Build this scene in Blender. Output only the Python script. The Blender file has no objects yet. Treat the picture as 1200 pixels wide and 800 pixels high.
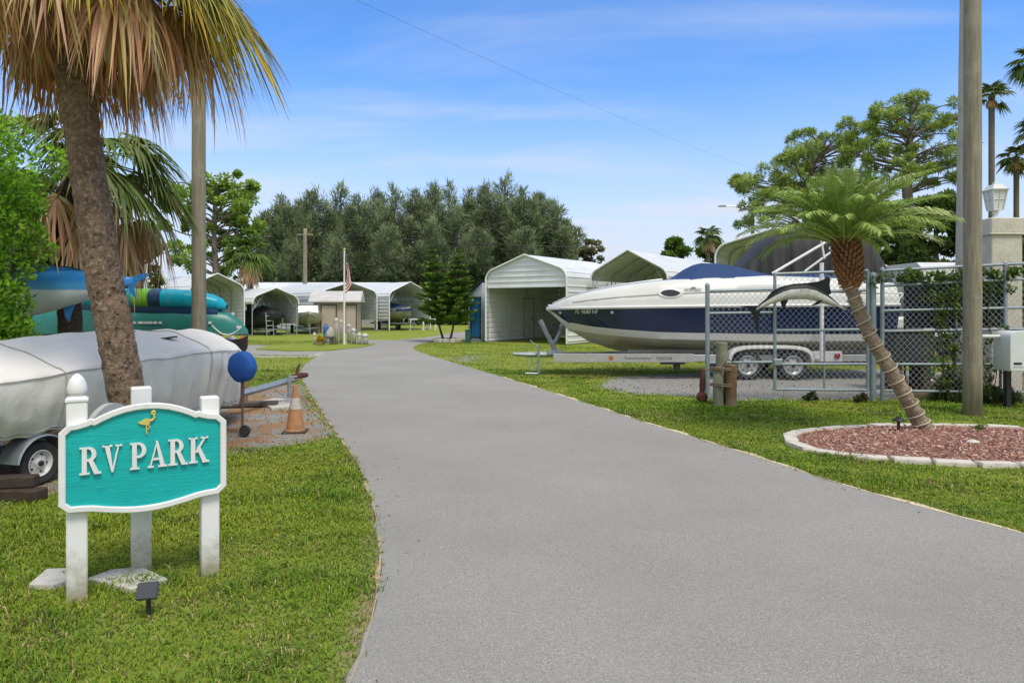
import bpy, math, random
import numpy as np
from mathutils import Vector, Matrix
random.seed(7); RNG = np.random.default_rng(7)
SC = bpy.context.scene; COL = SC.collection
PI = math.pi; R = math.radians
CAM_H = 1.65; FPX = 800.0; HOR = 360.0       # eye height, focal length and horizon measured on the photograph (1200 px wide)

def at(px, py, D): return Vector(((px-600)*D/FPX, D, CAM_H+(HOR-py)*D/FPX))
def gr(px, py):
    D = CAM_H*FPX/(py-HOR); return Vector(((px-600)*D/FPX, D, 0.0))

# ------------------------------------------------------------------ materials
def srgb(r, g, b): return tuple(((c/255)/12.92 if c/255 <= .04045 else ((c/255+.055)/1.055)**2.4) for c in (r, g, b))
def _nt(name):
    m = bpy.data.materials.new(name); m.use_nodes = True
    nt = m.node_tree; b = nt.nodes['Principled BSDF']; return m, nt, b
def N(nt, t, **kw):
    n = nt.nodes.new(t)
    for k, v in kw.items():
        if k.startswith('i_'): n.inputs[k[2:].replace('_', ' ')].default_value = v
        else: setattr(n, k, v)
    return n
def rgba(c): return (c[0], c[1], c[2], 1)
def mixc(nt, fac, a, b):
    m = nt.nodes.new('ShaderNodeMix'); m.data_type = 'RGBA'
    for s, v in ((0, fac), (6, a), (7, b)):
        if isinstance(v, bpy.types.NodeSocket): nt.links.new(v, m.inputs[s])
        elif isinstance(v, (int, float)): m.inputs[s].default_value = v
        else: m.inputs[s].default_value = rgba(v)
    return m.outputs[2]
def noise(nt, scale, detail=5, rough=.6, coord='Object', stretch=None):
    tc = nt.nodes.new('ShaderNodeTexCoord'); n = nt.nodes.new('ShaderNodeTexNoise')
    n.inputs['Scale'].default_value = scale; n.inputs['Detail'].default_value = detail; n.inputs['Roughness'].default_value = rough
    src = tc.outputs[coord]
    if stretch:
        mp = nt.nodes.new('ShaderNodeMapping'); mp.inputs['Scale'].default_value = stretch
        nt.links.new(src, mp.inputs['Vector']); src = mp.outputs['Vector']
    nt.links.new(src, n.inputs['Vector']); return n.outputs['Fac']
def ramp(nt, src, p0, p1):
    r = nt.nodes.new('ShaderNodeMapRange'); r.inputs['From Min'].default_value = p0; r.inputs['From Max'].default_value = p1
    nt.links.new(src, r.inputs['Value']); return r.outputs['Result']
def bump(nt, b, src, strength=.3, dist=.01):
    bp = nt.nodes.new('ShaderNodeBump'); bp.inputs['Strength'].default_value = strength; bp.inputs['Distance'].default_value = dist
    nt.links.new(src, bp.inputs['Height']); nt.links.new(bp.outputs['Normal'], b.inputs['Normal'])
def mat(name, c, c2=None, scale=6, rough=.6, metal=0, bmp=0, bscale=None, stretch=None, dirt=None, dscale=2.5, damt=(.5, .75), bdist=.01, coat=0, spec=None):
    m, nt, b = _nt(name)
    if c2 is None: c2 = tuple(x*.82 for x in c)
    col = mixc(nt, ramp(nt, noise(nt, scale, stretch=stretch), .32, .68), c, c2)
    if dirt: col = mixc(nt, ramp(nt, noise(nt, dscale, 7, .7), *damt), col, dirt)
    nt.links.new(col, b.inputs['Base Color'])
    b.inputs['Roughness'].default_value = rough; b.inputs['Metallic'].default_value = metal
    if coat: b.inputs['Coat Weight'].default_value = coat; b.inputs['Coat Roughness'].default_value = .08
    if spec is not None: b.inputs['Specular IOR Level'].default_value = spec
    if bmp: bump(nt, b, noise(nt, bscale or scale*4, 6, .65, stretch=stretch), bmp, bdist)
    return m
def leafmat(name, transl=.35, rough=.55, gain=1.0):
    m, nt, b = _nt(name)
    a = N(nt, 'ShaderNodeAttribute', attribute_name='Col')
    nt.links.new(a.outputs['Color'], b.inputs['Base Color']); b.inputs['Roughness'].default_value = rough
    b.inputs['Specular IOR Level'].default_value = .3
    t = nt.nodes.new('ShaderNodeBsdfTranslucent'); nt.links.new(a.outputs['Color'], t.inputs['Color'])
    mx = nt.nodes.new('ShaderNodeMixShader'); mx.inputs[0].default_value = transl
    nt.links.new(b.outputs[0], mx.inputs[1]); nt.links.new(t.outputs[0], mx.inputs[2])
    nt.links.new(mx.outputs[0], nt.nodes['Material Output'].inputs['Surface']); return m

WHITE = mat('white_paint', (.78,.78,.76), (.70,.70,.68), 3, .5, dirt=(.5,.49,.44), dscale=5, damt=(.6,.85), bmp=.05)
SHEET = mat('white_sheet_metal', (.74,.76,.76), (.68,.70,.71), .7, .42, dirt=(.52,.53,.50), dscale=.9, damt=(.52,.85))
SHEETIN = mat('white_sheet_trim', (.78,.79,.79), (.72,.73,.73), 1.5, .4)
GALV = mat('galvanised_steel', (.36,.40,.42), (.27,.31,.33), 9, .45, .55, dirt=(.22,.24,.24), damt=(.55,.8))
FENCEM = mat('fence_steel', (.30,.35,.37), (.22,.27,.29), 9, .5, .35, dirt=(.16,.17,.15), damt=(.55,.8))
WIRE = mat('wire_steel', (.42,.45,.46), (.32,.35,.36), 9, .5, .4)
DARKM = mat('dark_metal', (.035,.036,.038), (.025,.025,.027), 8, .5, .3)
BLACK = mat('black_plastic', (.018,.018,.02), (.028,.028,.03), 8, .5)
RUBBER = mat('tyre_rubber', (.022,.022,.023), (.04,.039,.036), 10, .85, bmp=.2)
RUST = mat('rusty_iron', (.12,.035,.018), (.055,.022,.014), 14, .85, bmp=.4)
RIM = mat('white_rim', (.66,.66,.63), (.5,.49,.45), 12, .5, dirt=(.25,.18,.12), dscale=9, damt=(.58,.8))
ALU = mat('aluminium', (.58,.60,.61), (.48,.50,.51), 7, .38, .6)
WOODPOLE = mat('weathered_pole_wood', (.31,.28,.205), (.18,.155,.11), 5, .9, bmp=.6, stretch=(6,6,.35), dirt=(.32,.31,.22), dscale=3, damt=(.5,.75))
WOODOLD = mat('old_dark_timber', (.075,.05,.035), (.035,.025,.018), 6, .9, bmp=.5, stretch=(1,8,8))
CONC = mat('pale_concrete', (.50,.475,.42), (.40,.38,.33), 5, .9, bmp=.3, dirt=(.28,.26,.2), dscale=6, damt=(.52,.8))
STUCCO = mat('cream_stucco', (.60,.56,.47), (.50,.465,.39), 3, .9, bmp=.7, bscale=22, dirt=(.33,.31,.25), dscale=2, damt=(.55,.85), bdist=.02)
LEAF = leafmat('leaf', .35); NEEDLE = leafmat('needle', .2); FROND = leafmat('frond', .25)
def barkmat(name, c1, c2, c3):
    m, nt, b = _nt(name)
    n1 = noise(nt, 7, 7, .7, stretch=(1, 1, 1.9)); n2 = noise(nt, 30, 6, .7, stretch=(1, 1, .8))
    col = mixc(nt, ramp(nt, n1, .36, .62), c1, c2); col = mixc(nt, ramp(nt, n2, .5, .7), col, c3)
    nt.links.new(col, b.inputs['Base Color']); b.inputs['Roughness'].default_value = .95
    ad = N(nt, 'ShaderNodeMath', operation='ADD'); nt.links.new(n1, ad.inputs[0]); nt.links.new(n2, ad.inputs[1])
    bump(nt, b, ad.outputs[0], 1, .03); return m
BARK = barkmat('palm_bark', (.27,.18,.12), (.12,.075,.048), (.42,.33,.245))
BARKG = barkmat('grey_bark', (.20,.17,.13), (.10,.085,.065), (.27,.24,.19))
BARKD = barkmat('dark_bark', (.10,.075,.05), (.05,.038,.028), (.16,.13,.10))
BOOT = barkmat('palm_boot', (.36,.165,.07), (.17,.075,.035), (.46,.28,.14))

# ------------------------------------------------------------------ mesh builder
class MB:
    def __init__(s): s.v = []; s.f = []; s.c = []; s.mi = []; s.m = 0; s.col = None
    def _add(s, vs, fs):
        o = len(s.v); s.v.extend([tuple(v) for v in vs]); s.f.extend([tuple(i+o for i in f) for f in fs]); s.mi.extend([s.m]*len(fs))
        if s.col is not None: s.c.extend([s.col]*len(vs))
    def box(s, c, size, rz=0, M=None):
        x, y, z = (a/2 for a in size)
        vs = [Vector((i*x, j*y, k*z)) for i in (-1, 1) for j in (-1, 1) for k in (-1, 1)]
        m = M if M is not None else Matrix.Rotation(rz, 3, 'Z')
        s._add([m@v+Vector(c) for v in vs], [(0,1,3,2),(4,6,7,5),(0,4,5,1),(2,3,7,6),(0,2,6,4),(1,5,7,3)]); return s
    def bbox(s, c, size, b=.01, rz=0, M=None):      # a box with chamfered edges
        x, y, z = (a/2 for a in size); b = min(b, x*.9, y*.9, z*.9); vs = []
        m = M if M is not None else Matrix.Rotation(rz, 3, 'Z'); c = Vector(c)
        idx = {}
        for i in (-1, 1):
            for j in (-1, 1):
                for k in (-1, 1):
                    for ax, p in enumerate(((i*x, j*(y-b), k*(z-b)), (i*(x-b), j*y, k*(z-b)), (i*(x-b), j*(y-b), k*z))):
                        idx[i, j, k, ax] = len(vs); vs.append(m@Vector(p)+c)
        fs = []; S = (-1, 1)
        def q(*ks): fs.append(tuple(idx[k] for k in ks))
        for i in S:
            q((i,-1,-1,0),(i,1,-1,0),(i,1,1,0),(i,-1,1,0)); q((-1,i,-1,1),(1,i,-1,1),(1,i,1,1),(-1,i,1,1)); q((-1,-1,i,2),(1,-1,i,2),(1,1,i,2),(-1,1,i,2))
            for j in S:
                q((i,j,-1,0),(i,j,1,0),(i,j,1,1),(i,j,-1,1)); q((i,-1,j,0),(i,1,j,0),(i,1,j,2),(i,-1,j,2)); q((-1,i,j,1),(1,i,j,1),(1,i,j,2),(-1,i,j,2))
                for k in S: q((i,j,k,0),(i,j,k,1),(i,j,k,2))
        s._add(vs, fs); return s
    def tube(s, pts, r, n=8, cap=True, jit=0):
        pts = [Vector(p) for p in pts]; rs = r if hasattr(r, '__len__') else [r]*len(pts); vs = []; fs = []
        t0 = (pts[1]-pts[0]).normalized(); up = Vector((0,0,1)) if abs(t0.z) < .9 else Vector((1,0,0))
        nx = t0.cross(up).normalized()
        for i, p in enumerate(pts):
            t = (pts[min(i+1, len(pts)-1)]-pts[max(i-1, 0)]).normalized()
            nx = (nx-t*nx.dot(t)).normalized(); ny = t.cross(nx)
            for k in range(n):
                a = 2*PI*k/n; rr = rs[i]*(1+random.uniform(-jit, jit)) if jit else rs[i]
                vs.append(p+nx*math.cos(a)*rr+ny*math.sin(a)*rr)
        for i in range(len(pts)-1):
            for k in range(n): fs.append((i*n+k, i*n+(k+1)%n, (i+1)*n+(k+1)%n, (i+1)*n+k))
        if cap: fs.append(tuple(range(n-1, -1, -1))); fs.append(tuple((len(pts)-1)*n+k for k in range(n)))
        s._add(vs, fs); return s
    def lathe(s, prof, c=(0,0,0), n=16, M=None, cap=True):     # prof: (r, z) pairs; axis z
        vs = []; fs = []; c = Vector(c)
        for r, z in prof:
            for k in range(n):
                v = Vector((r*math.cos(2*PI*k/n), r*math.sin(2*PI*k/n), z)); vs.append((M@v if M is not None else v)+c)
        for i in range(len(prof)-1):
            for k in range(n): fs.append((i*n+k, i*n+(k+1)%n, (i+1)*n+(k+1)%n, (i+1)*n+k))
        if cap: fs.append(tuple(range(n-1, -1, -1))); fs.append(tuple((len(prof)-1)*n+k for k in range(n)))
        s._add(vs, fs); return s
    def loft(s, secs, closed=False, cap=False):
        n = len(secs[0]); vs = [p for sec in secs for p in sec]; fs = []
        for i in range(len(secs)-1):
            for k in range(n if closed else n-1): fs.append((i*n+k, i*n+(k+1)%n, (i+1)*n+(k+1)%n, (i+1)*n+k))
        if cap: fs.append(tuple(range(n-1, -1, -1))); fs.append(tuple((len(secs)-1)*n+k for k in range(n)))
        s._add(vs, fs); return s
    def prism(s, poly, z0, z1, M=None):              # 2-D polygon extruded along local z
        n = len(poly); vs = [Vector((p[0], p[1], z)) for z in (z0, z1) for p in poly]
        if M is not None: vs = [M@v for v in vs]
        s._add(vs, [tuple(range(n-1, -1, -1)), tuple(range(n, 2*n))]+[(i, (i+1)%n, n+(i+1)%n, n+i) for i in range(n)]); return s
    def quad(s, *p): s._add(p, [tuple(range(len(p)))]); return s
    def shell(s, poly3, t=.002): return s

def rmat(o):
    r = o
    while r.parent: r = r.parent
    return Matrix.Translation(r.location)@Matrix.Rotation(r.rotation_euler.z, 4, 'Z')
def link_mesh(me, name, parent=None):
    o = bpy.data.objects.new(name, me); COL.objects.link(o)
    if parent: o.parent = parent
    return o
def build(mb, name, m, parent=None, smooth=False, world=False, label=None):
    me = bpy.data.meshes.new(name)
    vs = mb.v
    if world and parent is not None:
        Mi = rmat(parent).inverted(); vs = [tuple(Mi@Vector(v)) for v in vs]
    me.from_pydata(vs, [], mb.f)
    for x in (m if isinstance(m, (list, tuple)) else [m]): me.materials.append(x)
    if isinstance(m, (list, tuple)): me.polygons.foreach_set('material_index', mb.mi)
    if mb.c:
        a = me.color_attributes.new('Col', 'FLOAT_COLOR', 'POINT')
        a.data.foreach_set('color', np.array([(c[0], c[1], c[2], 1) for c in mb.c], np.float32).ravel())
    if smooth:
        me.polygons.foreach_set('use_smooth', [True]*len(me.polygons))
        me.update()
        if smooth != 'all': me.set_sharp_from_angle(angle=R(40))
    me.update()
    o = link_mesh(me, name, parent)
    if label: o['label'] = label
    return o
def cards(name, P, Dr, L, W, C, m, parent=None, world=False, bend=0.0):
    """leaf-shaped quads: P base points, Dr unit long axes, L lengths, W widths, C colours"""
    n = len(P); rnd = RNG.normal(size=(n, 3)); S = np.cross(Dr, rnd); S /= np.linalg.norm(S, axis=1)[:, None]+1e-9
    L = np.broadcast_to(L, (n,))[:, None]; W = np.broadcast_to(W, (n,))[:, None]
    V = np.empty((n, 4, 3), np.float32)
    V[:, 0] = P; V[:, 1] = P+Dr*L*.45+S*W*.5; V[:, 2] = P+Dr*L; V[:, 3] = P+Dr*L*.45-S*W*.5
    if bend: V[:, 2, 2] -= (bend*L[:, 0])
    if world and parent is not None: V -= np.array(parent.location, np.float32)
    return npmesh(name, V.reshape(-1, 3), np.arange(n*4).reshape(n, 4), np.repeat(C, 4, axis=0), m, parent)
def npmesh(name, V, F, C, m, parent=None, smooth=False):
    me = bpy.data.meshes.new(name); nv = len(V); nf = len(F); k = F.shape[1]
    me.vertices.add(nv); me.vertices.foreach_set('co', np.asarray(V, np.float32).ravel())
    me.loops.add(nf*k); me.loops.foreach_set('vertex_index', np.asarray(F, np.int32).ravel())
    me.polygons.add(nf); me.polygons.foreach_set('loop_start', np.arange(0, nf*k, k, dtype=np.int32))
    me.update(calc_edges=True)
    if C is not None:
        a = me.color_attributes.new('Col', 'FLOAT_COLOR', 'POINT')
        a.data.foreach_set('color', np.concatenate([np.asarray(C, np.float32), np.ones((nv, 1), np.float32)], 1).ravel())
    if smooth: me.polygons.foreach_set('use_smooth', np.ones(nf, bool))
    if m is not None: me.materials.append(m)
    return link_mesh(me, name, parent)
def tag(o, label=None, cat=None, group=None, kind=None):
    for k, v in (('label', label), ('category', cat), ('group', group), ('kind', kind)):
        if v: o[k] = v
    return o
def thing(name, label, cat, loc=(0,0,0), rz=0, group=None):
    o = bpy.data.objects.new(name, None); COL.objects.link(o); o.empty_display_size = .1
    o.location = loc; o.rotation_euler.z = rz; return tag(o, label, cat, group)
def solo(mb, name, m, label, cat, loc=(0,0,0), rz=0, group=None, smooth=False):
    o = build(mb, name, m, None, smooth); o.location = loc; o.rotation_euler.z = rz; return tag(o, label, cat, group)
def dup(root, loc, rz=None, label=None, scale=None):
    r = root.copy(); COL.objects.link(r); r.location = loc
    if rz is not None: r.rotation_euler.z = rz
    if label: r['label'] = label
    if scale: r.scale = (scale,)*3 if not hasattr(scale, '__len__') else scale
    for ch in list(root.children):
        c = ch.copy(); COL.objects.link(c); c.parent = r
        for g in list(ch.children):
            d = g.copy(); COL.objects.link(d); d.parent = c
    return r
def vary(c, n, amt=.25, rng=RNG):
    k = (1+rng.uniform(-amt, amt, (n, 1)))*(1+rng.uniform(-.08, .08, (n, 3))); return np.clip(np.array(c)*k, 0, 1)
def spline(pts, per=8):
    pts = [Vector(p) for p in pts]; out = []
    for i in range(len(pts)-1):
        p0, p1, p2, p3 = pts[max(i-1, 0)], pts[i], pts[i+1], pts[min(i+2, len(pts)-1)]
        for k in range(per):
            t = k/per; out.append(.5*((2*p1)+(p2-p0)*t+(2*p0-5*p1+4*p2-p3)*t*t+(3*p1-p0-3*p2+p3)*t**3))
    out.append(pts[-1]); return out
def interp(x, xs, ys): return float(np.interp(x, xs, ys))

# ------------------------------------------------------------------ camera, light, sky
cam = bpy.data.cameras.new('camera'); co = bpy.data.objects.new('camera', cam); COL.objects.link(co); SC.camera = co
cam.sensor_width = 36; cam.lens = 36*FPX/1200; cam.clip_end = 2000; cam.clip_start = .05
co.location = (0, 0, CAM_H); co.rotation_euler = (R(90), 0, 0); cam.shift_y = -(400-HOR)/1200
SUN_EL, SUN_AZ = R(60), R(150)                    # azimuth clockwise from +Y (the view direction): behind the camera, to the right
sl = bpy.data.lights.new('sun', 'SUN'); sl.energy = 2.8; sl.angle = R(18); sl.color = (1, .935, .82)
so = bpy.data.objects.new('sun', sl); COL.objects.link(so)
sd = Vector((math.sin(SUN_AZ)*math.cos(SUN_EL), math.cos(SUN_AZ)*math.cos(SUN_EL), math.sin(SUN_EL)))
so.rotation_euler = (-sd).to_track_quat('-Z', 'Y').to_euler(); so.location = (0, 0, 30)
W = bpy.data.worlds.new('World'); SC.world = W; W.use_nodes = True; nt = W.node_tree
sky = nt.nodes.new('ShaderNodeTexSky'); sky.sky_type = 'NISHITA'; sky.sun_disc = False; sky.sun_elevation = SUN_EL; sky.sun_rotation = SUN_AZ
sky.air_density = 1.0; sky.dust_density = .6; sky.ozone_density = 1.6
bg = nt.nodes['Background']; bg.inputs['Strength'].default_value = .15
tc = nt.nodes.new('ShaderNodeTexCoord'); sx = nt.nodes.new('ShaderNodeSeparateXYZ'); nt.links.new(tc.outputs['Generated'], sx.inputs[0])
def mth(op, a, b=None, c=None):
    n = nt.nodes.new('ShaderNodeMath'); n.operation = op
    for i, v in enumerate((a, b, c)):
        if v is None: continue
        if isinstance(v, (int, float)): n.inputs[i].default_value = v
        else: nt.links.new(v, n.inputs[i])
    return n.outputs[0]
zz = mth('MAXIMUM', sx.outputs[2], .03); den = mth('ADD', zz, .12)
cx = mth('DIVIDE', sx.outputs[0], den); cy = mth('DIVIDE', sx.outputs[1], den)
cb = nt.nodes.new('ShaderNodeCombineXYZ'); nt.links.new(mth('MULTIPLY', cx, .55), cb.inputs[0]); nt.links.new(mth('MULTIPLY', cy, 1.5), cb.inputs[1])
nz = nt.nodes.new('ShaderNodeTexNoise'); nz.inputs['Scale'].default_value = 1.05; nz.inputs['Detail'].default_value = 7; nz.inputs['Roughness'].default_value = .52
nz.inputs['Distortion'].default_value = .35; nt.links.new(cb.outputs[0], nz.inputs['Vector'])
cl = nt.nodes.new('ShaderNodeMapRange'); cl.interpolation_type = 'SMOOTHSTEP'; cl.inputs['From Min'].default_value = .44; cl.inputs['From Max'].default_value = .74
cl.inputs['To Max'].default_value = .42; nt.links.new(nz.outputs['Fac'], cl.inputs['Value'])
hz = nt.nodes.new('ShaderNodeMapRange'); hz.interpolation_type = 'SMOOTHERSTEP'; hz.inputs['From Min'].default_value = .39; hz.inputs['From Max'].default_value = -.02
hz.inputs['To Max'].default_value = .92; nt.links.new(sx.outputs[2], hz.inputs['Value'])
fac = mth('MAXIMUM', mth('ADD', cl.outputs[0], mth('MULTIPLY', hz.outputs[0], 1.0)), 0.0); 
def sm(v, a, b, top):
    n = nt.nodes.new('ShaderNodeMapRange'); n.interpolation_type = 'SMOOTHSTEP'; n.inputs['From Min'].default_value = a; n.inputs['From Max'].default_value = b; n.inputs['To Max'].default_value = top; nt.links.new(v, n.inputs['Value']); return n.outputs[0]
brk = mth('ADD', .75, mth('MULTIPLY', nz.outputs['Fac'], .35))      # unseen broken white cloud added overhead and behind the camera to soften the light
over = mth('MULTIPLY', mth('MAXIMUM', sm(sx.outputs[2], .5, .8, .85), sm(mth('MULTIPLY', sx.outputs[1], -1.0), .0, .5, .85)), brk)
fac = mth('MINIMUM', fac, .95)
hs = nt.nodes.new('ShaderNodeMix'); hs.data_type = 'RGBA'; hs.blend_type = 'MULTIPLY'; hs.inputs[0].default_value = 1; hs.inputs[7].default_value = (.66, 1.10, 1.62, 1)
nt.links.new(sky.outputs[0], hs.inputs[6])
cm = nt.nodes.new('ShaderNodeMix'); cm.data_type = 'RGBA'; nt.links.new(fac, cm.inputs[0]); nt.links.new(hs.outputs[2], cm.inputs[6]); cm.inputs[7].default_value = (5.55, 5.65, 5.95, 1)
cm.inputs[7].default_value = (5.0, 5.35, 6.1, 1)
cm2 = nt.nodes.new('ShaderNodeMix'); cm2.data_type = 'RGBA'; nt.links.new(over, cm2.inputs[0]); nt.links.new(cm.outputs[2], cm2.inputs[6]); cm2.inputs[7].default_value = (5.8, 5.75, 5.75, 1)
nt.links.new(cm2.outputs[2], bg.inputs['Color'])
SC.view_settings.view_transform = 'Standard'; SC.view_settings.look = 'None'; SC.view_settings.exposure = 0
try: SC.cycles.max_bounces = 6; SC.cycles.transparent_max_bounces = 8; SC.cycles.use_denoising = True
except Exception: pass

# ------------------------------------------------------------------ the ground, roads and lawn
def poly_in(P, poly):
    x, y = P[:, 0], P[:, 1]; ins = np.zeros(len(P), bool); n = len(poly)
    for i in range(n):
        x1, y1 = poly[i][0], poly[i][1]; x2, y2 = poly[i-1][0], poly[i-1][1]
        if y1 == y2: continue
        c = (y1 > y) != (y2 > y); ins ^= c & (x < (x2-x1)*(y-y1)/(y2-y1)+x1)
    return ins
def g2(pts): return [gr(*p) for p in pts]
left_edge = spline([Vector((-.7,-1.5,0)), Vector((-.72,1.5,0))]+g2([(412,800),(439,715),(447,655),(442,612),(431,570),(413,533),(388,498),(368,468),(356,446),(353,436),(361,425),(386,413),(420,405.5),(462,399.5),(505,394.5)])+[Vector((-3.2,46,0)), Vector((1.5,58,0)), Vector((14,72,0))], 6)
right_edge = spline([Vector((5.8,-1.5,0)), Vector((5.2,2.0,0))]+g2([(1200,628),(1050,588),(960,561),(860,528.5),(760,497.5),(680,471.5),(600,446),(540,428),(498,415),(484,407.5),(500,401.5),(530,398.5),(556,396.5)])+[Vector((2.8,44,0)), Vector((7,53,0)), Vector((19,66,0))], 6)
def resample(pl, n):
    d = [0]
    for a, b in zip(pl, pl[1:]): d.append(d[-1]+(b-a).length)
    return [Vector((np.interp(t, d, [p.x for p in pl]), np.interp(t, d, [p.y for p in pl]), 0)) for t in np.linspace(0, d[-1], n)]
LE, RE = left_edge, right_edge
road_poly = [(p.x, p.y) for p in LE]+[(p.x, p.y) for p in reversed(RE)]
side_poly = [(p.x, p.y) for p in (gr(150,417), gr(265,416), gr(372,416.5), gr(425,406), gr(470,399), gr(415,398.5), gr(395,403), gr(340,405), gr(262,404), gr(150,404))]
gravel_left = [(p.x, p.y) for p in g2([(-60,640),(-20,590),(60,583),(110,560),(250,532),(330,524),(385,512),(397,506),(372,474),(356,450),(330,448),(300,452),(255,460),(200,450),(100,440),(-80,440)])]
gravel_right = [(p.x, p.y) for p in g2([(697,452),(720,441),(790,437),(830,436),(900,436),(1030,432),(1100,436),(1230,442),(1260,470),(1100,466),(980,468),(860,470),(800,463),(730,461)])]
gravel_faint = [(p.x, p.y) for p in g2([(505,422),(540,412),(585,415),(575,424),(550,428)])]
dry_right = [(p.x, p.y) for p in g2([(1040,440),(1260,436),(1330,480),(1130,474),(1050,466)])]
bed_poly = [(5.42+2.12*math.cos(a)*(1-.10*math.cos(2*a+.6)*.5), 8.2+1.18*math.sin(a)*(1-.06*math.cos(3*a))) for a in np.linspace(0, 2*PI, 60, endpoint=False)]
sandL = [(p.x-.09, p.y) for p in LE]
def soft(P, poly, r, k=10):
    s = np.zeros(len(P))
    for i in range(k):
        a = 2*PI*i/k*1.618; q = r*math.sqrt((i+.5)/k); s += poly_in(P+np.array([math.cos(a)*q, math.sin(a)*q]), poly)
    return s/k
xs = np.unique(np.round(np.concatenate([[-400,-250,-150,-100,-70,-50,-40,-32,-26,-22,-19], np.arange(-16, 16.01, .16), [17,18,20,23,27,32,40,50,70,100,150,250,400]]), 3))
ys = np.unique(np.round(np.concatenate([[-60,-30,-10,-3], np.arange(1, 22, .16), np.arange(22, 50, .5), [52,55,58,62,68,75,85,100,130,180,260,400,700,1100]]), 3))
X, Y = np.meshgrid(xs, ys); P2 = np.stack([X.ravel(), Y.ravel()], 1)
gv = np.maximum.reduce([soft(P2, gravel_left, .35), soft(P2, gravel_right, .5), .55*soft(P2, gravel_faint, .8)])
dr = np.maximum(soft(P2, dry_right, .6), 0)
sandm = np.zeros(len(P2))
for e in (LE, RE):
    ea = np.array([(p.x, p.y) for p in e]); near = (np.abs(P2[:, 0]) < 16) & (P2[:, 1] < 50) & (P2[:, 1] > -3)
    d = np.full(len(P2), 9.0); idx = np.where(near)[0]
    d[idx] = np.min(np.linalg.norm(P2[idx][:, None, :]-ea[None, :, :], axis=2), axis=1)
    sandm = np.maximum(sandm, np.clip(1-d/.30, 0, 1))
ndl = soft(P2, gravel_left, .35); V = np.concatenate([P2, np.zeros((len(P2), 1))], 1); nx_, ny_ = len(xs), len(ys)
ii = np.arange(nx_*ny_).reshape(ny_, nx_)
F = np.stack([ii[:-1, :-1].ravel(), ii[:-1, 1:].ravel(), ii[1:, 1:].ravel(), ii[1:, :-1].ravel()], 1)
gm, gnt, gb = _nt('lawn_ground')
ga = N(gnt, 'ShaderNodeAttribute', attribute_name='Col'); gs = gnt.nodes.new('ShaderNodeSeparateColor'); gnt.links.new(ga.outputs['Color'], gs.inputs[0])
n_big = noise(gnt, .55, 6, .6); n_mid = noise(gnt, 3.0, 6, .65); n_sm = noise(gnt, 1.6, 8, .75); n_fine = noise(gnt, 26, 6, .75); n_vf = noise(gnt, 90, 4, .7)
gcol = mixc(gnt, ramp(gnt, n_mid, .35, .65), (.22,.29,.034), (.29,.33,.05))
gcol = mixc(gnt, ramp(gnt, n_big, .45, .72), gcol, (.38,.37,.08))
gcol = mixc(gnt, ramp(gnt, n_fine, .40, .72), gcol, (.13,.19,.024))
gcol = mixc(gnt, ramp(gnt, n_sm, .60, .70), gcol, (.27,.20,.11))
gcol = mixc(gnt, ramp(gnt, n_vf, .58, .75), gcol, (.29,.29,.09))
gravel = mixc(gnt, ramp(gnt, n_vf, .35, .65), (.19,.185,.175), (.46,.445,.42)); gravel = mixc(gnt, ramp(gnt, n_fine, .55, .75), gravel, (.10,.095,.09))
n_g2 = noise(gnt, 11, 5, .8); gravel = mixc(gnt, ramp(gnt, n_g2, .50, .66), gravel, (.15,.125,.095)); gravel = mixc(gnt, ramp(gnt, n_sm, .58, .68), gravel, (.24,.20,.13))
needles = mixc(gnt, ramp(gnt, n_vf, .4, .65), (.42,.25,.13), (.26,.145,.07))
na = N(gnt, 'ShaderNodeAttribute', attribute_name='needles'); nm = N(gnt, 'ShaderNodeMath', operation='MULTIPLY'); gnt.links.new(ramp(gnt, n_sm, .47, .53), nm.inputs[0]); gnt.links.new(na.outputs['Fac'], nm.inputs[1])
gravel = mixc(gnt, nm.outputs[0], gravel, needles)
def thr(sock, nsock, amt, lo=.45, hi=.62):
    ad = N(gnt, 'ShaderNodeMath', operation='MULTIPLY_ADD'); gnt.links.new(nsock, ad.inputs[0]); ad.inputs[1].default_value = amt
    sb = N(gnt, 'ShaderNodeMath', operation='SUBTRACT'); gnt.links.new(sock, sb.inputs[0]); sb.inputs[1].default_value = amt*.5; gnt.links.new(sb.outputs[0], ad.inputs[2])
    return ramp(gnt, ad.outputs[0], lo, hi)
gcol = mixc(gnt, thr(gs.outputs[0], n_fine, .8), gcol, gravel)
gcol = mixc(gnt, thr(gs.outputs[1], n_mid, .9), gcol, mixc(gnt, ramp(gnt, n_fine, .4, .6), (.24,.19,.12), (.13,.09,.055)))
gcol = mixc(gnt, thr(gs.outputs[2], n_fine, .7, .5, .75), gcol, mixc(gnt, ramp(gnt, n_vf, .4, .6), (.46,.36,.22), (.28,.21,.12)))
gnt.links.new(gcol, gb.inputs['Base Color']); gb.inputs['Roughness'].default_value = .95; gb.inputs['Specular IOR Level'].default_value = .15
bump(gnt, gb, n_vf, .8, .02)
g = npmesh('ground', V, F, np.stack([gv, dr, sandm], 1), gm); tag(g, kind='structure')
at_ = g.data.attributes.new('needles', 'FLOAT', 'POINT'); at_.data.foreach_set('value', ndl.astype(np.float32))

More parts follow.
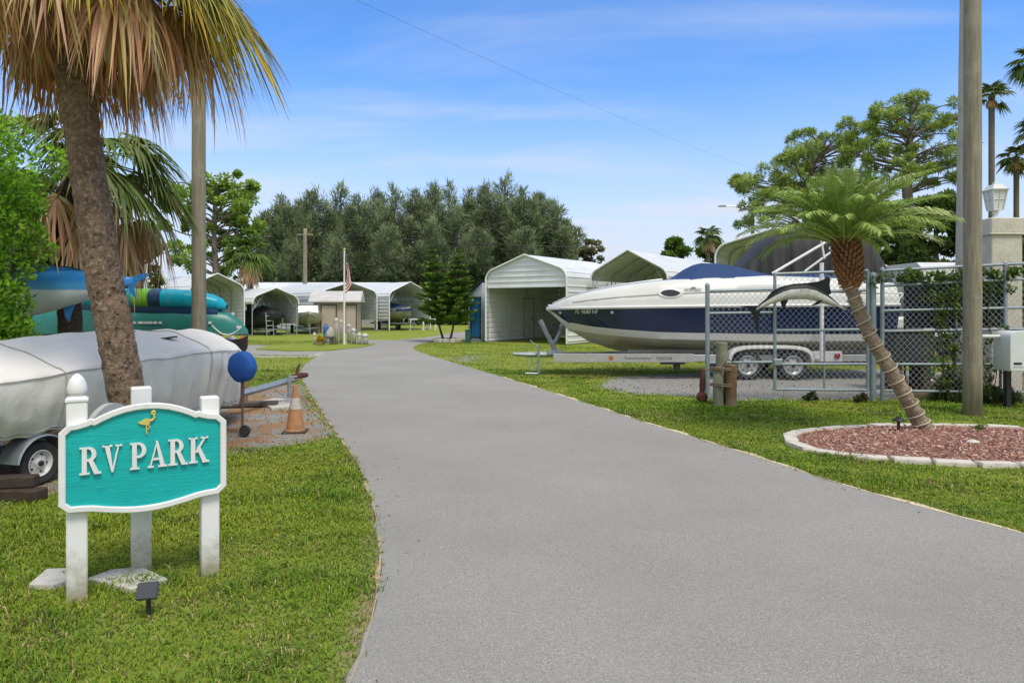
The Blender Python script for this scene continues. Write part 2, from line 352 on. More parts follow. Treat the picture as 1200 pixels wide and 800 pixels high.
# asphalt
am, ant, ab = _nt('asphalt')
a1 = noise(ant, 150, 2, .6); a2 = noise(ant, 70, 4, .8); a3 = noise(ant, .45, 5, .6); a4 = noise(ant, 2.2, 6, .7, stretch=(1, .35, 1)); a5 = noise(ant, 105, 2, .6)
ac = mixc(ant, ramp(ant, a2, .33, .67), (.212,.201,.172), (.362,.347,.302))
ac = mixc(ant, ramp(ant, a1, .58, .66), ac, (.52,.505,.47)); ac = mixc(ant, ramp(ant, a5, .61, .69), ac, (.10,.096,.088))
ac = mixc(ant, mixc(ant, ramp(ant, a4, .40, .8), (0,0,0), (.6,.6,.6)), ac, (.285,.273,.25)); ac2 = N(ant, 'ShaderNodeMix', data_type='RGBA', blend_type='MULTIPLY'); ac2.inputs[0].default_value = 1
ant.links.new(ac, ac2.inputs[6]); ant.links.new(mixc(ant, ramp(ant, a3, .3, .7), (.90,.90,.90), (1.1,1.1,1.1)), ac2.inputs[7])
a6 = noise(ant, 1.1, 6, .7); st_ = mixc(ant, ramp(ant, a6, .60, .78), (1,1,1), (.86,.85,.83)); ac3 = N(ant, 'ShaderNodeMix', data_type='RGBA', blend_type='MULTIPLY'); ac3.inputs[0].default_value = 1; ant.links.new(ac2.outputs[2], ac3.inputs[6]); ant.links.new(st_, ac3.inputs[7])
ant.links.new(ac3.outputs[2], ab.inputs['Base Color']); ab.inputs['Roughness'].default_value = .85; bump(ant, ab, a2, .9, .008)
def sheet(poly_l, poly_r, z, name, m, edge_drop=True):
    mb = MB(); n = min(len(poly_l), len(poly_r)); A = poly_l; B = poly_r
    secs = []
    for a, b in zip(A, B):
        d = (b-a).normalized(); row = [a-d*.03+Vector((0,0,-.02))]+[a.lerp(b, t)+Vector((0,0,z)) for t in np.linspace(0, 1, 9)]+[b+d*.03+Vector((0,0,-.02))]
        secs.append(row)
    mb.loft(secs); return tag(build(mb, name, m), kind='structure')
def wob(pl, amp):
    out = []
    for i, p in enumerate(pl):
        out.append(p+Vector((amp*math.sin(i*1.7+p.y*3)+random.uniform(-amp, amp), amp*.4*math.sin(i*2.3), 0)) if p.y < 30 else p)
    return out
sheet(resample(wob(resample(LE, 420), .028), 420), resample(wob(resample(RE, 420), .028), 420), .018, 'road', am)
mb = MB(); mb.prism(side_poly, -.02, .010); tag(build(mb, 'side_road', am), kind='structure')
isl = [(p.x, p.y) for p in g2([(300,410),(340,412),(385,411.5),(425,407.5),(440,403.8),(415,403),(360,403.4),(318,405)])]
mb = MB(); mb.prism(isl, -.02, .045); tag(build(mb, 'grass_island', gm), kind='structure')
sandmat = mat('pale_edge_sand', (.72,.62,.42), (.52,.42,.26), 18, .95, bmp=.5, bscale=60)
pavemat = mat('pale_kerb_strip', (.50,.47,.40), (.36,.33,.27), 9, .95, bmp=.4)
def strip(pl, off0, off1, z, name, m):
    mb = MB(); secs = []
    for i, p in enumerate(pl):
        t = (pl[min(i+1, len(pl)-1)]-pl[max(i-1, 0)]).normalized(); nn = Vector((-t.y, t.x, 0)); j = .03*math.sin(i*.43)+.025*math.sin(i*1.13+2)+random.uniform(-.012, .012); sg_ = 1 if off1 > off0 and off0 >= 0 else -1
        w__ = max(.006, (.034 if sg_ < 0 else .008)+j*(1 if sg_ < 0 else .6)); a, b = sorted((off0 if sg_ > 0 else off1, (off0+w__) if sg_ > 0 else off1-w__))
        a, b = (off0+j, off1+j) if abs(off1-off0) > .3 else (a, b); secs.append([p+nn*a+Vector((0,0,-.02)), p+nn*a+Vector((0,0,z)), p+nn*b+Vector((0,0,z)), p+nn*b+Vector((0,0,-.02))])
    mb.loft(secs); return tag(build(mb, name, m), kind='structure')
le_near = [p for p in resample(LE, 620) if 2 < p.y < 16]; re_near = [p for p in resample(RE, 620) if 2 < p.y < 16]
strip(le_near, .0, .055, .019, 'road_edging', mat('tan_edge_sand', (.50,.40,.25), (.33,.25,.15), 18, .95, bmp=.5, bscale=60)); strip(re_near, -.045, .0, .021, 'road_edging', sandmat)
sp = [gr(268,417.6), gr(320,418.2), gr(366,418.0), gr(380,414)]
strip(resample(sp, 30), -.25, .25, .012, 'road_edging', pavemat)

# lawn: real blades, thinning with distance
def scatter(n, x0, x1, y0, y1): return np.stack([RNG.uniform(x0, x1, n), RNG.uniform(y0, y1, n)], 1)
def fbm(P, s, seed):
    r = np.random.default_rng(seed); v = np.zeros(len(P))
    for o in range(4):
        for _ in range(3):
            a = r.uniform(0, 2*PI); ph = r.uniform(0, 2*PI); f = s*2**o*r.uniform(.7, 1.3)
            v += np.sin((P[:, 0]*math.cos(a)+P[:, 1]*math.sin(a))*f+ph+1.5*np.sin(P[:, 1]*f*.7+ph))/(3*1.6**o)
    return v
def offs(pl, d): return [p+Vector((-(pl[min(i+1,len(pl)-1)]-pl[max(i-1,0)]).normalized().y, (pl[min(i+1,len(pl)-1)]-pl[max(i-1,0)]).normalized().x, 0))*d for i, p in enumerate(pl)]
road_wide = [(p.x, p.y) for p in offs(LE, .012)]+[(p.x, p.y) for p in reversed(offs(RE, -.035))]
def lawn_points():
    out = []
    for (y0, y1, dens) in ((2.2, 5.5, 5200), (5.5, 8, 3600), (8, 12, 1900), (12, 18, 750), (18, 34, 170)):
        kx = 1.15 if y1 <= 12 else .98; xa = -kx*y1; xb = kx*y1; n = int((xb-xa)*(y1-y0)*dens)
        P = scatter(n, xa, xb, y0, y1); P = P[np.abs(P[:, 0]) < kx*P[:, 1]+.6]; P = P[(np.abs(P[:, 0]) < .80*P[:, 1]+.3) | (RNG.random(len(P)) < .5)]
        k = ~poly_in(P+RNG.normal(scale=.03, size=P.shape), road_wide) & ~poly_in(P, bed_poly) & ~poly_in(P, side_poly)
        P = P[k]; j = RNG.normal(scale=.16, size=P.shape); Pj = P+j
        k = ~poly_in(Pj, gravel_left) & ~poly_in(Pj, gravel_right)
        if y0 >= 12: k &= ~poly_in(P, [(-1.3,31.5),(3,28.8),(7,26),(14,30),(14,60),(-1,60)])
        # keep tufts among the stones
        keep = (k & (RNG.random(len(P)) > np.clip((fbm(P, 2.0, 55)-.42)*1.1, 0, .75))) | (RNG.random(len(P)) < .035)
        out.append(P[keep])
    return np.concatenate(out)
GP = lawn_points(); n = len(GP)
cl1 = fbm(GP, 1.1, 1); cl2 = fbm(GP, 5.0, 2)
dep = GP[:, 1]; h = (.020+.022*np.clip(cl2*.5+.5, 0, 1))*RNG.uniform(.5, 1.4, n)*np.where(RNG.random(n) < .05, 1.7, 1)*np.clip(1.05+.55*fbm(GP, 3.2, 77), .55, 1.8); wid = np.clip(.0055*dep/4.5, .0050, .015)*RNG.uniform(.8, 1.3, n)
az = RNG.uniform(0, 2*PI, n); lean = RNG.uniform(.35, 1.25, n)
d2 = np.stack([np.cos(az), np.sin(az)], 1); s2 = np.stack([-np.sin(az), np.cos(az)], 1)
V = np.zeros((n, 5, 3), np.float32)
b0 = np.concatenate([GP, np.zeros((n, 1))], 1)
m1 = b0.copy(); m1[:, :2] += d2*(h*lean*.35)[:, None]; m1[:, 2] = h*.62
t1 = b0.copy(); t1[:, :2] += d2*(h*lean*1.0)[:, None]; t1[:, 2] = h*(1.05-.45*lean)
sv = np.concatenate([s2, np.zeros((n, 1))], 1)*wid[:, None]*.5
V[:, 0] = b0-sv; V[:, 1] = b0+sv; V[:, 2] = m1+sv*.9; V[:, 3] = m1-sv*.9; t1[:, 2] = np.maximum(t1[:, 2], .004); V[:, 4] = t1
base = np.array((.185,.335,.022)); yel = np.array((.41,.445,.035)); dry = np.array((.58,.45,.22)); dark = np.array((.075,.165,.014))
cl3 = fbm(GP, .55, 9); cl4 = fbm(GP, 2.4, 12)*.7+fbm(GP, 1.0, 33)*.6
t = np.clip(.32+.34*cl1+.22*cl3+.25*RNG.normal(size=n), 0, 1)[:, None]; C = base*(1-t)+yel*t
u = np.clip(-.05+.55*cl2+.30*cl4+.30*RNG.normal(size=n), 0, 1)[:, None]; C = C*(1-u)+dark*u
dm = (RNG.random(n) < np.clip(.05+.34*(cl4-.12)+.10*cl1, .04, .62))[:, None]; C = np.where(dm, np.where(RNG.random((n,1)) < .6, dry, np.array((.22,.135,.075)))*RNG.uniform(.7, 1.2, (n, 1)), C)
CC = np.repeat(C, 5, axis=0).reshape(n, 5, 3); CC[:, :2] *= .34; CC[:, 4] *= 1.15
i5 = np.arange(n)[:, None]*5
F3 = np.concatenate([i5+np.array([[0, 1, 2]]), i5+np.array([[0, 2, 3]]), i5+np.array([[3, 2, 4]])])
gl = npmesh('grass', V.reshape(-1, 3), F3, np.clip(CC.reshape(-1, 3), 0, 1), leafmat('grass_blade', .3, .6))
tag(gl, kind='stuff', label='short mown lawn grass beside the paved drive', cat='grass')

# broad leaved weeds lying in the turf
k = RNG.random(len(GP)) < np.clip(.05+.07*fbm(GP, 1.6, 21), .004, .2); WP = GP[k & (GP[:, 1] < 9)]; WP = WP[:26000]; n = len(WP)
d = RNG.normal(size=(n, 3)); d[:, 2] = np.abs(d[:, 2])*.35; d /= np.linalg.norm(d, axis=1)[:, None]; u = RNG.random((n, 1))
wd_ = cards('lawn_weeds', np.concatenate([WP, RNG.uniform(.008, .03, (n, 1))], 1).astype(np.float32), d, RNG.uniform(.014, .032, n), RNG.uniform(.009, .018, n), (np.array((.10,.19,.022))*(1-u)+np.array((.25,.36,.05))*u), leafmat('weed_leaf', .3))
tag(wd_, 'small broad leaved weeds scattered through the lawn', 'weeds', kind='stuff')

# leaf litter along the verges
LP = []
for e, sgn in ((LE, 1), (RE, -1)):
    for q in resample(e, 900):
        if 2.4 < q.y < 20 and RNG.random() < .42: LP.append((q.x+sgn*abs(RNG.normal(scale=.22))-sgn*.08, q.y+RNG.normal(scale=.1), .022))
LP = np.array(LP); n = len(LP); d = RNG.normal(size=(n, 3)); d[:, 2] *= .12; d /= np.linalg.norm(d, axis=1)[:, None]
lf_ = cards('fallen_leaves', LP.astype(np.float32), d, RNG.uniform(.015, .045, n), RNG.uniform(.006, .018, n), np.array((.30,.19,.09))*RNG.uniform(.5, 1.5, (n, 1)), leafmat('dry_leaf', .1)); tag(lf_, 'dry brown leaf litter along both edges of the drive', 'leaf litter', kind='stuff')
# ================================================================== LEFT SIDE
# ---- the park sign
def inset(poly, d):
    n = len(poly); out = []
    for i in range(n):
        p0, p1, p2 = (Vector((*poly[(i+k) % n], 0)) for k in (-1, 0, 1))
        e1 = (p1-p0).normalized(); e2 = (p2-p1).normalized(); n1 = Vector((-e1.y, e1.x, 0)); n2 = Vector((-e2.y, e2.x, 0))
        b = (n1+n2).normalized(); k = d/max(.4, b.dot(n1)); q = p1+b*k; out.append((q.x, q.y))
    return out
half = [(0,1.093),(.06,1.090),(.12,1.079),(.18,1.060),(.235,1.036),(.262,1.021),(.28,1.026),(.30,1.016),(.345,1.004),(.385,1.0),(.43,.955),(.43,.555),(.385,.513),(.32,.510),(.27,.504),(.20,.488),(.12,.474),(.06,.467),(0,.465)]
outl = half+[(-x, z) for x, z in reversed(half[1:-1])]      # clockwise
outl = outl[::-1]                                           # counter-clockwise
Rx = Matrix.Rotation(PI/2, 4, 'X')                          # (x, z, depth) -> depth towards -y
def vert_prism(mb, poly, y_front, y_back):                  # outline in x-z, thickness along y
    n = len(poly); vs = [(x, y, z) for y in (y_front, y_back) for x, z in poly]
    mb._add(vs, [tuple(range(n)), tuple(range(2*n-1, n-1, -1))]+[(i, n+i, n+(i+1)%n, (i+1)%n) for i in range(n)])
tm, tnt, tb = _nt('teal_carved_wood')
w = noise(tnt, 5, 5, .6, stretch=(1.2, 1, 14)); w2 = noise(tnt, 3.2, 4, .5, stretch=(1.0, 1, 1.6))
wv = tnt.nodes.new('ShaderNodeTexWave'); wv.bands_direction = 'Z'; wv.inputs['Scale'].default_value = 22; wv.inputs['Distortion'].default_value = 9; wv.inputs['Detail'].default_value = 4; wv.inputs['Detail Scale'].default_value = 1.2
tcx = tnt.nodes.new('ShaderNodeTexCoord'); mpx = tnt.nodes.new('ShaderNodeMapping'); mpx.inputs['Scale'].default_value = (.35, 1, 1); tnt.links.new(tcx.outputs['Object'], mpx.inputs[0]); tnt.links.new(mpx.outputs[0], wv.inputs['Vector'])
tcol = mixc(tnt, ramp(tnt, w, .3, .7), (.0,.47,.44), (.0,.37,.36)); tcol = mixc(tnt, ramp(tnt, wv.outputs['Fac'], .86, 1.0), tcol, (.0,.28,.29)); tcol = mixc(tnt, ramp(tnt, w2, .60, .72), tcol, (.0,.29,.31))
tnt.links.new(tcol, tb.inputs['Base Color']); tb.inputs['Roughness'].default_value = .55; bump(tnt, tb, w, .35, .004)
GOLD = mat('gold_paint', (.68,.56,.15), (.58,.46,.11), 20, .45)
sg = thing('park_sign', 'white framed turquoise wooden sign reading RV PARK under a gold flamingo', 'sign', (-2.165, 4.04, 0), R(31.2))
pm_, pnt, pb3 = _nt('weathered_post_paint'); tcp = pnt.nodes.new('ShaderNodeTexCoord'); sp3 = pnt.nodes.new('ShaderNodeSeparateXYZ'); pnt.links.new(tcp.outputs['Object'], sp3.inputs[0])
pad = N(pnt, 'ShaderNodeMath', operation='MULTIPLY_ADD'); pnt.links.new(noise(pnt, 9, 6, .7), pad.inputs[0]); pad.inputs[1].default_value = -.5; pnt.links.new(sp3.outputs[2], pad.inputs[2])
pcl = mixc(pnt, ramp(pnt, noise(pnt, 6, 6, .7, stretch=(1,1,.25)), .55, .8), (.78,.775,.75), (.60,.59,.54)); pcl = mixc(pnt, ramp(pnt, pad.outputs[0], .02, -.22), pcl, (.34,.32,.22)); pnt.links.new(pcl, pb3.inputs['Base Color']); pb3.inputs['Roughness'].default_value = .55; bump(pnt, pb3, noise(pnt, 30, 5, .6, stretch=(1,1,.15)), .15, .004)
def post(mb, x, y, top, s=.102): mb.bbox((x, y, top/2-.02), (s, s, top+.04), .006)
mb = MB(); post(mb, -.345, 0, 1.12)
def sq_lathe(mb, prof, cx, cy):
    mb.loft([[Vector((cx+sx*r*1.0, cy+sy*r, z)) for sx, sy in ((-1,-1),(1,-1),(1,1),(-1,1))] for r, z in prof], closed=True, cap=True)
build(mb, 'post', pm_, sg)
mb = MB(); sq_lathe(mb, [(.056,1.122),(.056,1.135),(.040,1.150)], -.345, 0)
mb.lathe([(.036,1.149),(.036,1.162),(.048,1.168),(.05,1.178),(.0505,1.188),(.049,1.205),(.043,1.228),(.033,1.25),(.018,1.268),(.004,1.277)], (-.345, 0, 0), 20); build(mb, 'post_finial', WHITE, sg, smooth=True)
mb = MB(); post(mb, .345, 0, 1.10); build(mb, 'post', pm_, sg)
mb = MB(); post(mb, -.012, .299, 1.15, .112); build(mb, 'post', pm_, sg)
inn = inset(outl, .034)
def sign_board(mbf, mbp, y0):
    n = len(outl)
    rings = [(outl, y0+.03), (inset(outl, -.0), y0-.002), (inset(outl, .005), y0-.006), (inset(outl, .029), y0-.006), (inn, y0-.001), (inn, y0+.03)]
    mbf.loft([[Vector((x, y, z)) for x, z in ring] for ring, y in rings]+[[Vector((x, y0+.03, z)) for x, z in outl]], closed=True)
    vert_prism(mbp, inset(outl, .030), y0+.012, y0+.027)
Y0 = -.083
f, p_ = MB(), MB(); sign_board(f, p_, Y0); pan = build(p_, 'sign_panel', tm, sg); fr = build(f, 'sign_border', WHITE, sg)
# carved serif lettering, each letter one mesh
def stroke_parts(ch):
    S, T, H = .20, .075, .055
    P = []
    q = lambda *p: P.append(list(p))
    def serif(x0, x1, top): q((x0, 1-H), (x1, 1-H), (x1, 1), (x0, 1)) if top else q((x0, 0), (x1, 0), (x1, H), (x0, H))
    def bowl(x0, zc, rz, rx, tv=.19, th=.07):
        n = 14
        for i in range(n):
            a0, a1 = PI/2-PI*i/n, PI/2-PI*(i+1)/n
            o = lambda a: (x0+rx*math.cos(a), zc+rz*math.sin(a)); ii = lambda a: (x0+max(0, (rx-tv))*math.cos(a), zc+(rz-th)*math.sin(a))
            q(ii(a1), o(a1), o(a0), ii(a0))
    if ch in 'RP':
        q((.09, 0), (.09+S, 0), (.09+S, 1), (.09, 1)); serif(0, .40, False); q((0, 1-H), (.10, 1-H), (.10, 1), (0, 1))
        q((.28, 1-.07), (.36, 1-.07), (.36, 1), (.28, 1)); zc = .74 if ch == 'R' else .715; rz = 1-zc
        q((.28, zc-rz), (.36, zc-rz), (.36, zc-rz+.07), (.28, zc-rz+.07)); bowl(.35, zc, rz, .32 if ch == 'R' else .34)
        if ch == 'R': q((.34, .52), (.58, 0), (.80, 0), (.53, .52)); q((.60, 0), (.86, 0), (.86, H), (.60, H))
        return P, (.86 if ch == 'R' else .70)
    if ch == 'V':
        q((.08, 1), (.36, .0), (.44, .0), (.29, 1)); q((.36, 0), (.44, 0), (.69, 1), (.62, 1)); serif(0, .40, True); serif(.52, .80, True); return P, .80
    if ch == 'A':
        q((.06, 0), (.13, 0), (.43, .96), (.38, 1)); q((.34, 1), (.44, 1), (.76, 0), (.55, 0)); q((.18, .28), (.62, .28), (.60, .35), (.20, .35)); serif(0, .26, False); serif(.44, .84, False); return P, .84
    if ch == 'K':
        q((.09, 0), (.09+S, 0), (.09+S, 1), (.09, 1)); serif(0, .40, False); serif(0, .40, True)
        q((.28, .42), (.38, .40), (.78, 1), (.68, 1)); q((.36, .58), (.62, 0), (.86, 0), (.48, .68)); serif(.54, .88, True); serif(.60, .93, False); return P, .92
def letters(txt, x0, z0, cap, y, parent, total):
    ws = [stroke_parts(c)[1] if c != ' ' else .22 for c in txt]; gap = .05; tw = (sum(ws)+gap*(len(txt)-1))*cap; k = total/tw; x = x0
    for c, w_ in zip(txt, ws):
        if c != ' ':
            mb = MB(); P, _ = stroke_parts(c)
            for i, pl in enumerate(P): vert_prism(mb, [(x+px*cap*k, z0+pz*cap) for px, pz in pl], y-.0003*i, y+.014)
            build(mb, 'letter', WHITE, parent)
        x += (w_+gap)*cap*k
letters('RV PARK', -.332, .716, .152, Y0-.004, pan, .664)
mb = MB(); fx, fz = .002, .980
KF = .98      # gold flamingo
def fl(poly, d=0): vert_prism(mb, [(fx+x*KF*.8, fz+z*KF) for x, z in poly], Y0+.001-d, Y0+.016)
fl([(-.062,.002),(-.04,-.008),(-.01,-.014),(.015,-.008),(.026,.006),(.020,.018),(0,.024),(-.02,.022),(-.035,.012)])
for pts, r in (([(.016,.008),(.034,.014),(.046,.028),(.042,.044),(.030,.054),(.033,.064),(.044,.066),(.050,.058)], .0055), ([(.050,.058),(.050,.046)], .004), ([(-.004,-.01),(-.006,-.04),(-.004,-.066)], .003), ([(.004,-.01),(.016,-.026),(.006,-.04)], .003)):
    mb.tube([(fx+x*KF*.8, Y0+.002, fz+z*KF) for x, z in pts], r*1.35, 6)
build(mb, 'flamingo_emblem', GOLD, pan)
# second board behind, from the left post to the middle post
ang = math.atan2(.299, .333); k = .62
bb = MB(); ol2 = [(x*.52, z-.02) for x, z in outl]; Mb = Matrix.Translation((-.345+.167, .15+.05, 0))@Matrix.Rotation(ang, 4, 'Z')
n = len(ol2); vs = [Mb@Vector((x, y, z)) for y in (-.02, .02) for x, z in ol2]
bb._add(vs, [tuple(range(n)), tuple(range(2*n-1, n-1, -1))]+[(i, n+i, n+(i+1)%n, (i+1)%n) for i in range(n)])
build(bb, 'rear_board', mat('shaded_white_board', (.46,.46,.44), (.38,.38,.36), 4, .6), sg)  # white board coloured grey: its shade is put into the paint

# paving slabs at its feet, solar spotlight
def slab(pxs, name, label):
    mb = MB(); P = g2(pxs); c = sum(P, Vector())/len(P); top = [p-c for p in P]
    n = len(P); mb._add([(p.x, p.y, z) for z in (-.02, .028) for p in top]+[(p.x*.97, p.y*.97, .034) for p in top], [tuple(range(2*n, 3*n))]+[(r*n+i, r*n+(i+1)%n, (r+1)*n+(i+1)%n, (r+1)*n+i) for r in (0, 1) for i in range(n)])
    return solo(mb, name, mat('whitish_slab', (.56,.54,.49), (.46,.44,.39), 9, .9, bmp=.4, dirt=(.33,.31,.24), dscale=9, damt=(.55,.8)), label, 'slab', (c.x, c.y, 0))
slab([(103,683),(130,673),(165,669),(197,684),(180,689),(152,696)], 'paving_slab', 'whole white square slab between the front sign posts')
slab([(34,690),(55,672),(85,671),(82,684),(62,691)], 'paving_slab', 'broken whitish slab piece in the grass left of the sign')
p = gr(173, 724); t = thing('solar_spotlight', 'small black solar spotlight on a stake before the sign', 'garden light', tuple(p), R(14))
Mt = Matrix.Rotation(R(55), 3, 'X')
mb = MB(); mb.bbox((0, 0, .145), (.105, .09, .022), .006, M=Mt); build(mb, 'solar_panel', mat('solar_panel_glass', (.05,.055,.065), (.035,.038,.045), 4, .25), t)
mb = MB(); mb.bbox((0, .022, .128), (.07, .05, .03), .006, M=Mt); build(mb, 'lamp_housing', BLACK, t)
mb = MB(); mb.tube([(0, .02, -.03), (0, .02, .06), (0, .02, .12)], [.008, .012, .014], 8); build(mb, 'stake', BLACK, t)

# ---- covered boat on its trailer
BD = Vector((.26, .9656, 0)); BN = Vector((.9656, -.26, 0)); C0 = Vector((-5.25, 6.57, 0))
def bp(t, s, z): return C0+BD*t+BN*s+Vector((0, 0, z))
tarp_m = mat('pale_grey_tarp', (.77,.745,.685), (.70,.68,.62), 2.2, .95, bmp=.4, bscale=5, dirt=(.62,.59,.51), dscale=1.7, damt=(.50,.85), bdist=.03, spec=.12)
cvb = thing('covered_boat', 'small boat under a pale grey tarp behind the palm trunk', 'boat', tuple(bp(0, 0, 0)))
ts = [-2.6,-2.2,-1.0,0,1.2,2.0,2.7,3.1,3.45,3.7,3.88,3.97]
hw = [.9,1.0,1.02,1.02,1.0,.95,.82,.70,.52,.35,.18,.06]; tp = [1.12,1.18,1.20,1.27,1.34,1.36,1.36,1.34,1.24,1.08,.92,.80]; hm = [.5,.5,.50,.48,.42,.38,.34,.30,.28,.26,.25,.3]
secs = []; NT = 170; NS = 44
for i in range(NT+1):
    t_ = -2.6+(3.97+2.6)*i/NT; w_, tz, hz_ = interp(t_, ts, hw), interp(t_, ts, tp), interp(t_, ts, hm); row = []
    hz_ += .02*math.sin(t_*9)+.012*math.sin(t_*23)
    for k in range(-NS, NS+1):
        a = abs(k)/NS; sg_ = 1 if k >= 0 else -1
        if a < .55:
            u = a/.55; s = w_*u; z = tz-.20*u**1.6*(tz-.55)-(.10*u**3)
            z += .012*math.sin(t_*4.3+u*5*sg_)*u+.018*math.sin(t_*1.9)*(1-u)
        else:
            u = (a-.55)/.45; zs = tz-.20*(tz-.55)-.10; z = zs+(hz_-zs)*u
            fold = math.sin(t_*(21 if t_ > 1.0 else 8)+1.3*math.sin(t_*5)+.8*u)*.6+math.sin(t_*37+2-u)*.35
            s = w_+(.03*math.sin(u*PI))+fold*u**.8*interp(t_, [.2,1.6,3.8], [.016,.05,.075])-.13*u*u
        wr_ = abs(math.sin(t_*3.1+a*4*sg_+1.2*math.sin(t_*2.3+a*3)))**6*.016+abs(math.sin(t_*1.7-a*7*sg_+2))**8*.014+.006*math.sin(t_*13+a*19*sg_)*(1-a*.5)
        row.append(bp(t_, s*sg_+wr_*sg_*(a > .5), z+wr_*(a < .75)))
    secs.append(row)
TS = secs
mb = MB(); mb.loft(secs); mb._add([secs[-1][k] for k in range(2*NS+1)], [tuple(range(2*NS+1))]); build(mb, 'boat_cover', tarp_m, cvb, smooth='all', world=True)
mb = MB()
def on_tarp(t_, a, off=.008):
    i_ = min(NT, max(0, int(round((t_+2.6)/(3.97+2.6)*NT)))); k_ = int(round((a+1)/2*2*NS)); return TS[i_][k_]+Vector((0, 0, off))+BN*(off if a > .5 else 0)
for t_ in (-.9, .15, 2.3): mb.tube([on_tarp(t_, a) for a in np.linspace(-1, 1, 60)], .006, 5)
mb.tube([on_tarp(t_, .56) for t_ in np.linspace(-2.5, 3.9, 90)], .005, 5)
mb.tube([on_tarp(t_, .985) for t_ in np.linspace(-2.5, 3.9, 120)], .009, 5)
build(mb, 'cover_seam', mat('tarp_seam', (.42,.41,.38)), cvb, world=True)
mb = MB()
secs = [[bp(t_, w_*s, z) for s, z in ((-1,.75),(-.9,.5),(-.45,.38),(0,.33),(.45,.38),(.9,.5),(1,.75))] for t_, w_ in ((-2.4,.85),(0,.86),(2,.75),(3.2,.4),(3.8,.05))]
mb.loft(secs); build(mb, 'hull', mat('aluminium_hull', (.4,.41,.42), None, 4, .5, .4), cvb, smooth=True, world=True)
pc = bp(1.95, .45, 1.262); mb = MB(); mb.bbox(pc, (.42, .09, .02), .008, M=Matrix.Rotation(R(-8), 3, 'Y')); mb.tube([pc+Vector((-.18, -.03, -.01)), pc+Vector((-.15,-.12,-.05)), pc+Vector((-.05,-.16,-.06))], .006, 5)
build(mb, 'cover_strap', DARKM, cvb, world=True)
tr = thing('boat_trailer', 'grey galvanised trailer under the tarp covered boat', 'trailer', tuple(bp(0, 0, 0)))
mb = MB()
for s in (-1, 1):
    mb.tube([bp(-2.3, .62*s, .34), bp(1.6, .62*s, .34), bp(3.3, .06*s, .30)], .04, 4); mb.tube([bp(-2.3, .35*s, .40), bp(2.6, .3*s, .40)], .035, 4)
for t_ in (-2.2, -.9, .4, 1.5): mb.tube([bp(t_, -.62, .33), bp(t_, .62, .33)], .03, 4)
mb.tube([bp(0, -.85, .22), bp(0, .85, .22)], .028, 6); build(mb, 'trailer_frame', GALV, tr, world=True)
mb = MB(); mb.tube([bp(2.8, 0, .25), bp(4.4, 0, .33), bp(5.62, 0, .40)], .058, 4); build(mb, 'tongue', GALV, tr, world=True)
mb = MB(); mb.tube([bp(5.5, 0, .42), bp(5.75, 0, .44), bp(5.95, 0, .43)], [.06, .055, .04], 8); mb.tube([bp(5.62, 0, .44), bp(5.66, 0, .56), bp(5.70, .02, .66)], [.03,.025,.015], 6); build(mb, 'coupler', RUST, tr, world=True)
mb = MB(); mb.tube([bp(5.25, .1, .12), bp(5.25, .1, .50)], .035, 8); mb.tube([bp(5.25, .1, .47), bp(5.3, .22, .47)], .012, 6); mb.tube([bp(4.9, .06, .30), bp(5.02, .14, .17), bp(5.18, .12, .22)], .012, 5); build(mb, 'tongue_jack', GALV, tr, world=True)
mb = MB(); mb.tube([bp(3.55, 0, .30), bp(3.75, 0, .60), bp(3.80, 0, .72)], .035, 4); mb.tube([bp(3.55, -.12, .30), bp(3.6, -.12, .62)], .02, 5); mb.tube([bp(4.05, .08, .22), bp(4.05, .08, .48)], .02, 5); build(mb, 'winch_post', GALV, tr, world=True)
def wheel(parent, c, axis, r, wd, rim_r, rimmat=RIM, holes=8, world=True):
    M = Vector((0,0,1)).rotation_difference(axis).to_matrix()
    mb = MB(); h = wd/2
    mb.lathe([(rim_r*.96,-h*.7),(rim_r,-h*.85),(r*.86,-h),(r*.95,-h*.82),(r,-h*.55),(r,h*.55),(r*.95,h*.82),(r*.86,h),(rim_r,h*.85),(rim_r*.96,h*.7)], c, 36, M, cap=False)
    w_ = build(mb, 'wheel', RUBBER, parent, smooth=True, world=world)
    mb = MB(); mb.lathe([(rim_r*.99,-h*.6),(rim_r*1.02,h*.80),(rim_r*.93,h*.86),(rim_r*.86,h*.5),(rim_r*.74,h*.34),(rim_r*.55,h*.52),(rim_r*.36,h*.55),(rim_r*.30,h*.75),(rim_r*.06,h*.8)], c, 32, M); mb.m = 1
    for i in range(holes):
        a = 2*PI*i/holes; mb.lathe([(rim_r*.085,h*.36),(rim_r*.085,h*.50)], Vector(c)+M@Vector((math.cos(a)*rim_r*.64, math.sin(a)*rim_r*.64, 0)), 8, M)
    build(mb, 'rim', [rimmat, BLACK], w_, smooth=True, world=world)
    mb = MB(); mb.lathe([(rim_r*.2,h*.7),(rim_r*.2,h*.95),(rim_r*.12,h*1.05)], c, 12, M); build(mb, 'hub', DARKM, w_, smooth=True, world=world)
for s in (-1, 1): wheel(tr, bp(0, .85*s, .205), BN*s, .205, .15, .125, holes=5)
for s in (-1, 1):
    mb = MB(); secs = []
    for a in np.linspace(R(8), R(172), 16):
        q0 = .265; secs.append([bp(q0*math.cos(a), s*(.85-.12), .21+q0*math.sin(a)), bp(q0*math.cos(a), s*(.85+.10), .21+q0*math.sin(a)), bp(q0*.94*math.cos(a), s*(.85+.11), .21+q0*.94*math.sin(a))])
    mb.loft(secs); mb.tube([bp(.30, s*.8, .30), bp(.62, s*.72, .30)], .02, 4); build(mb, 'fender', GALV, tr, smooth=True, world=True)
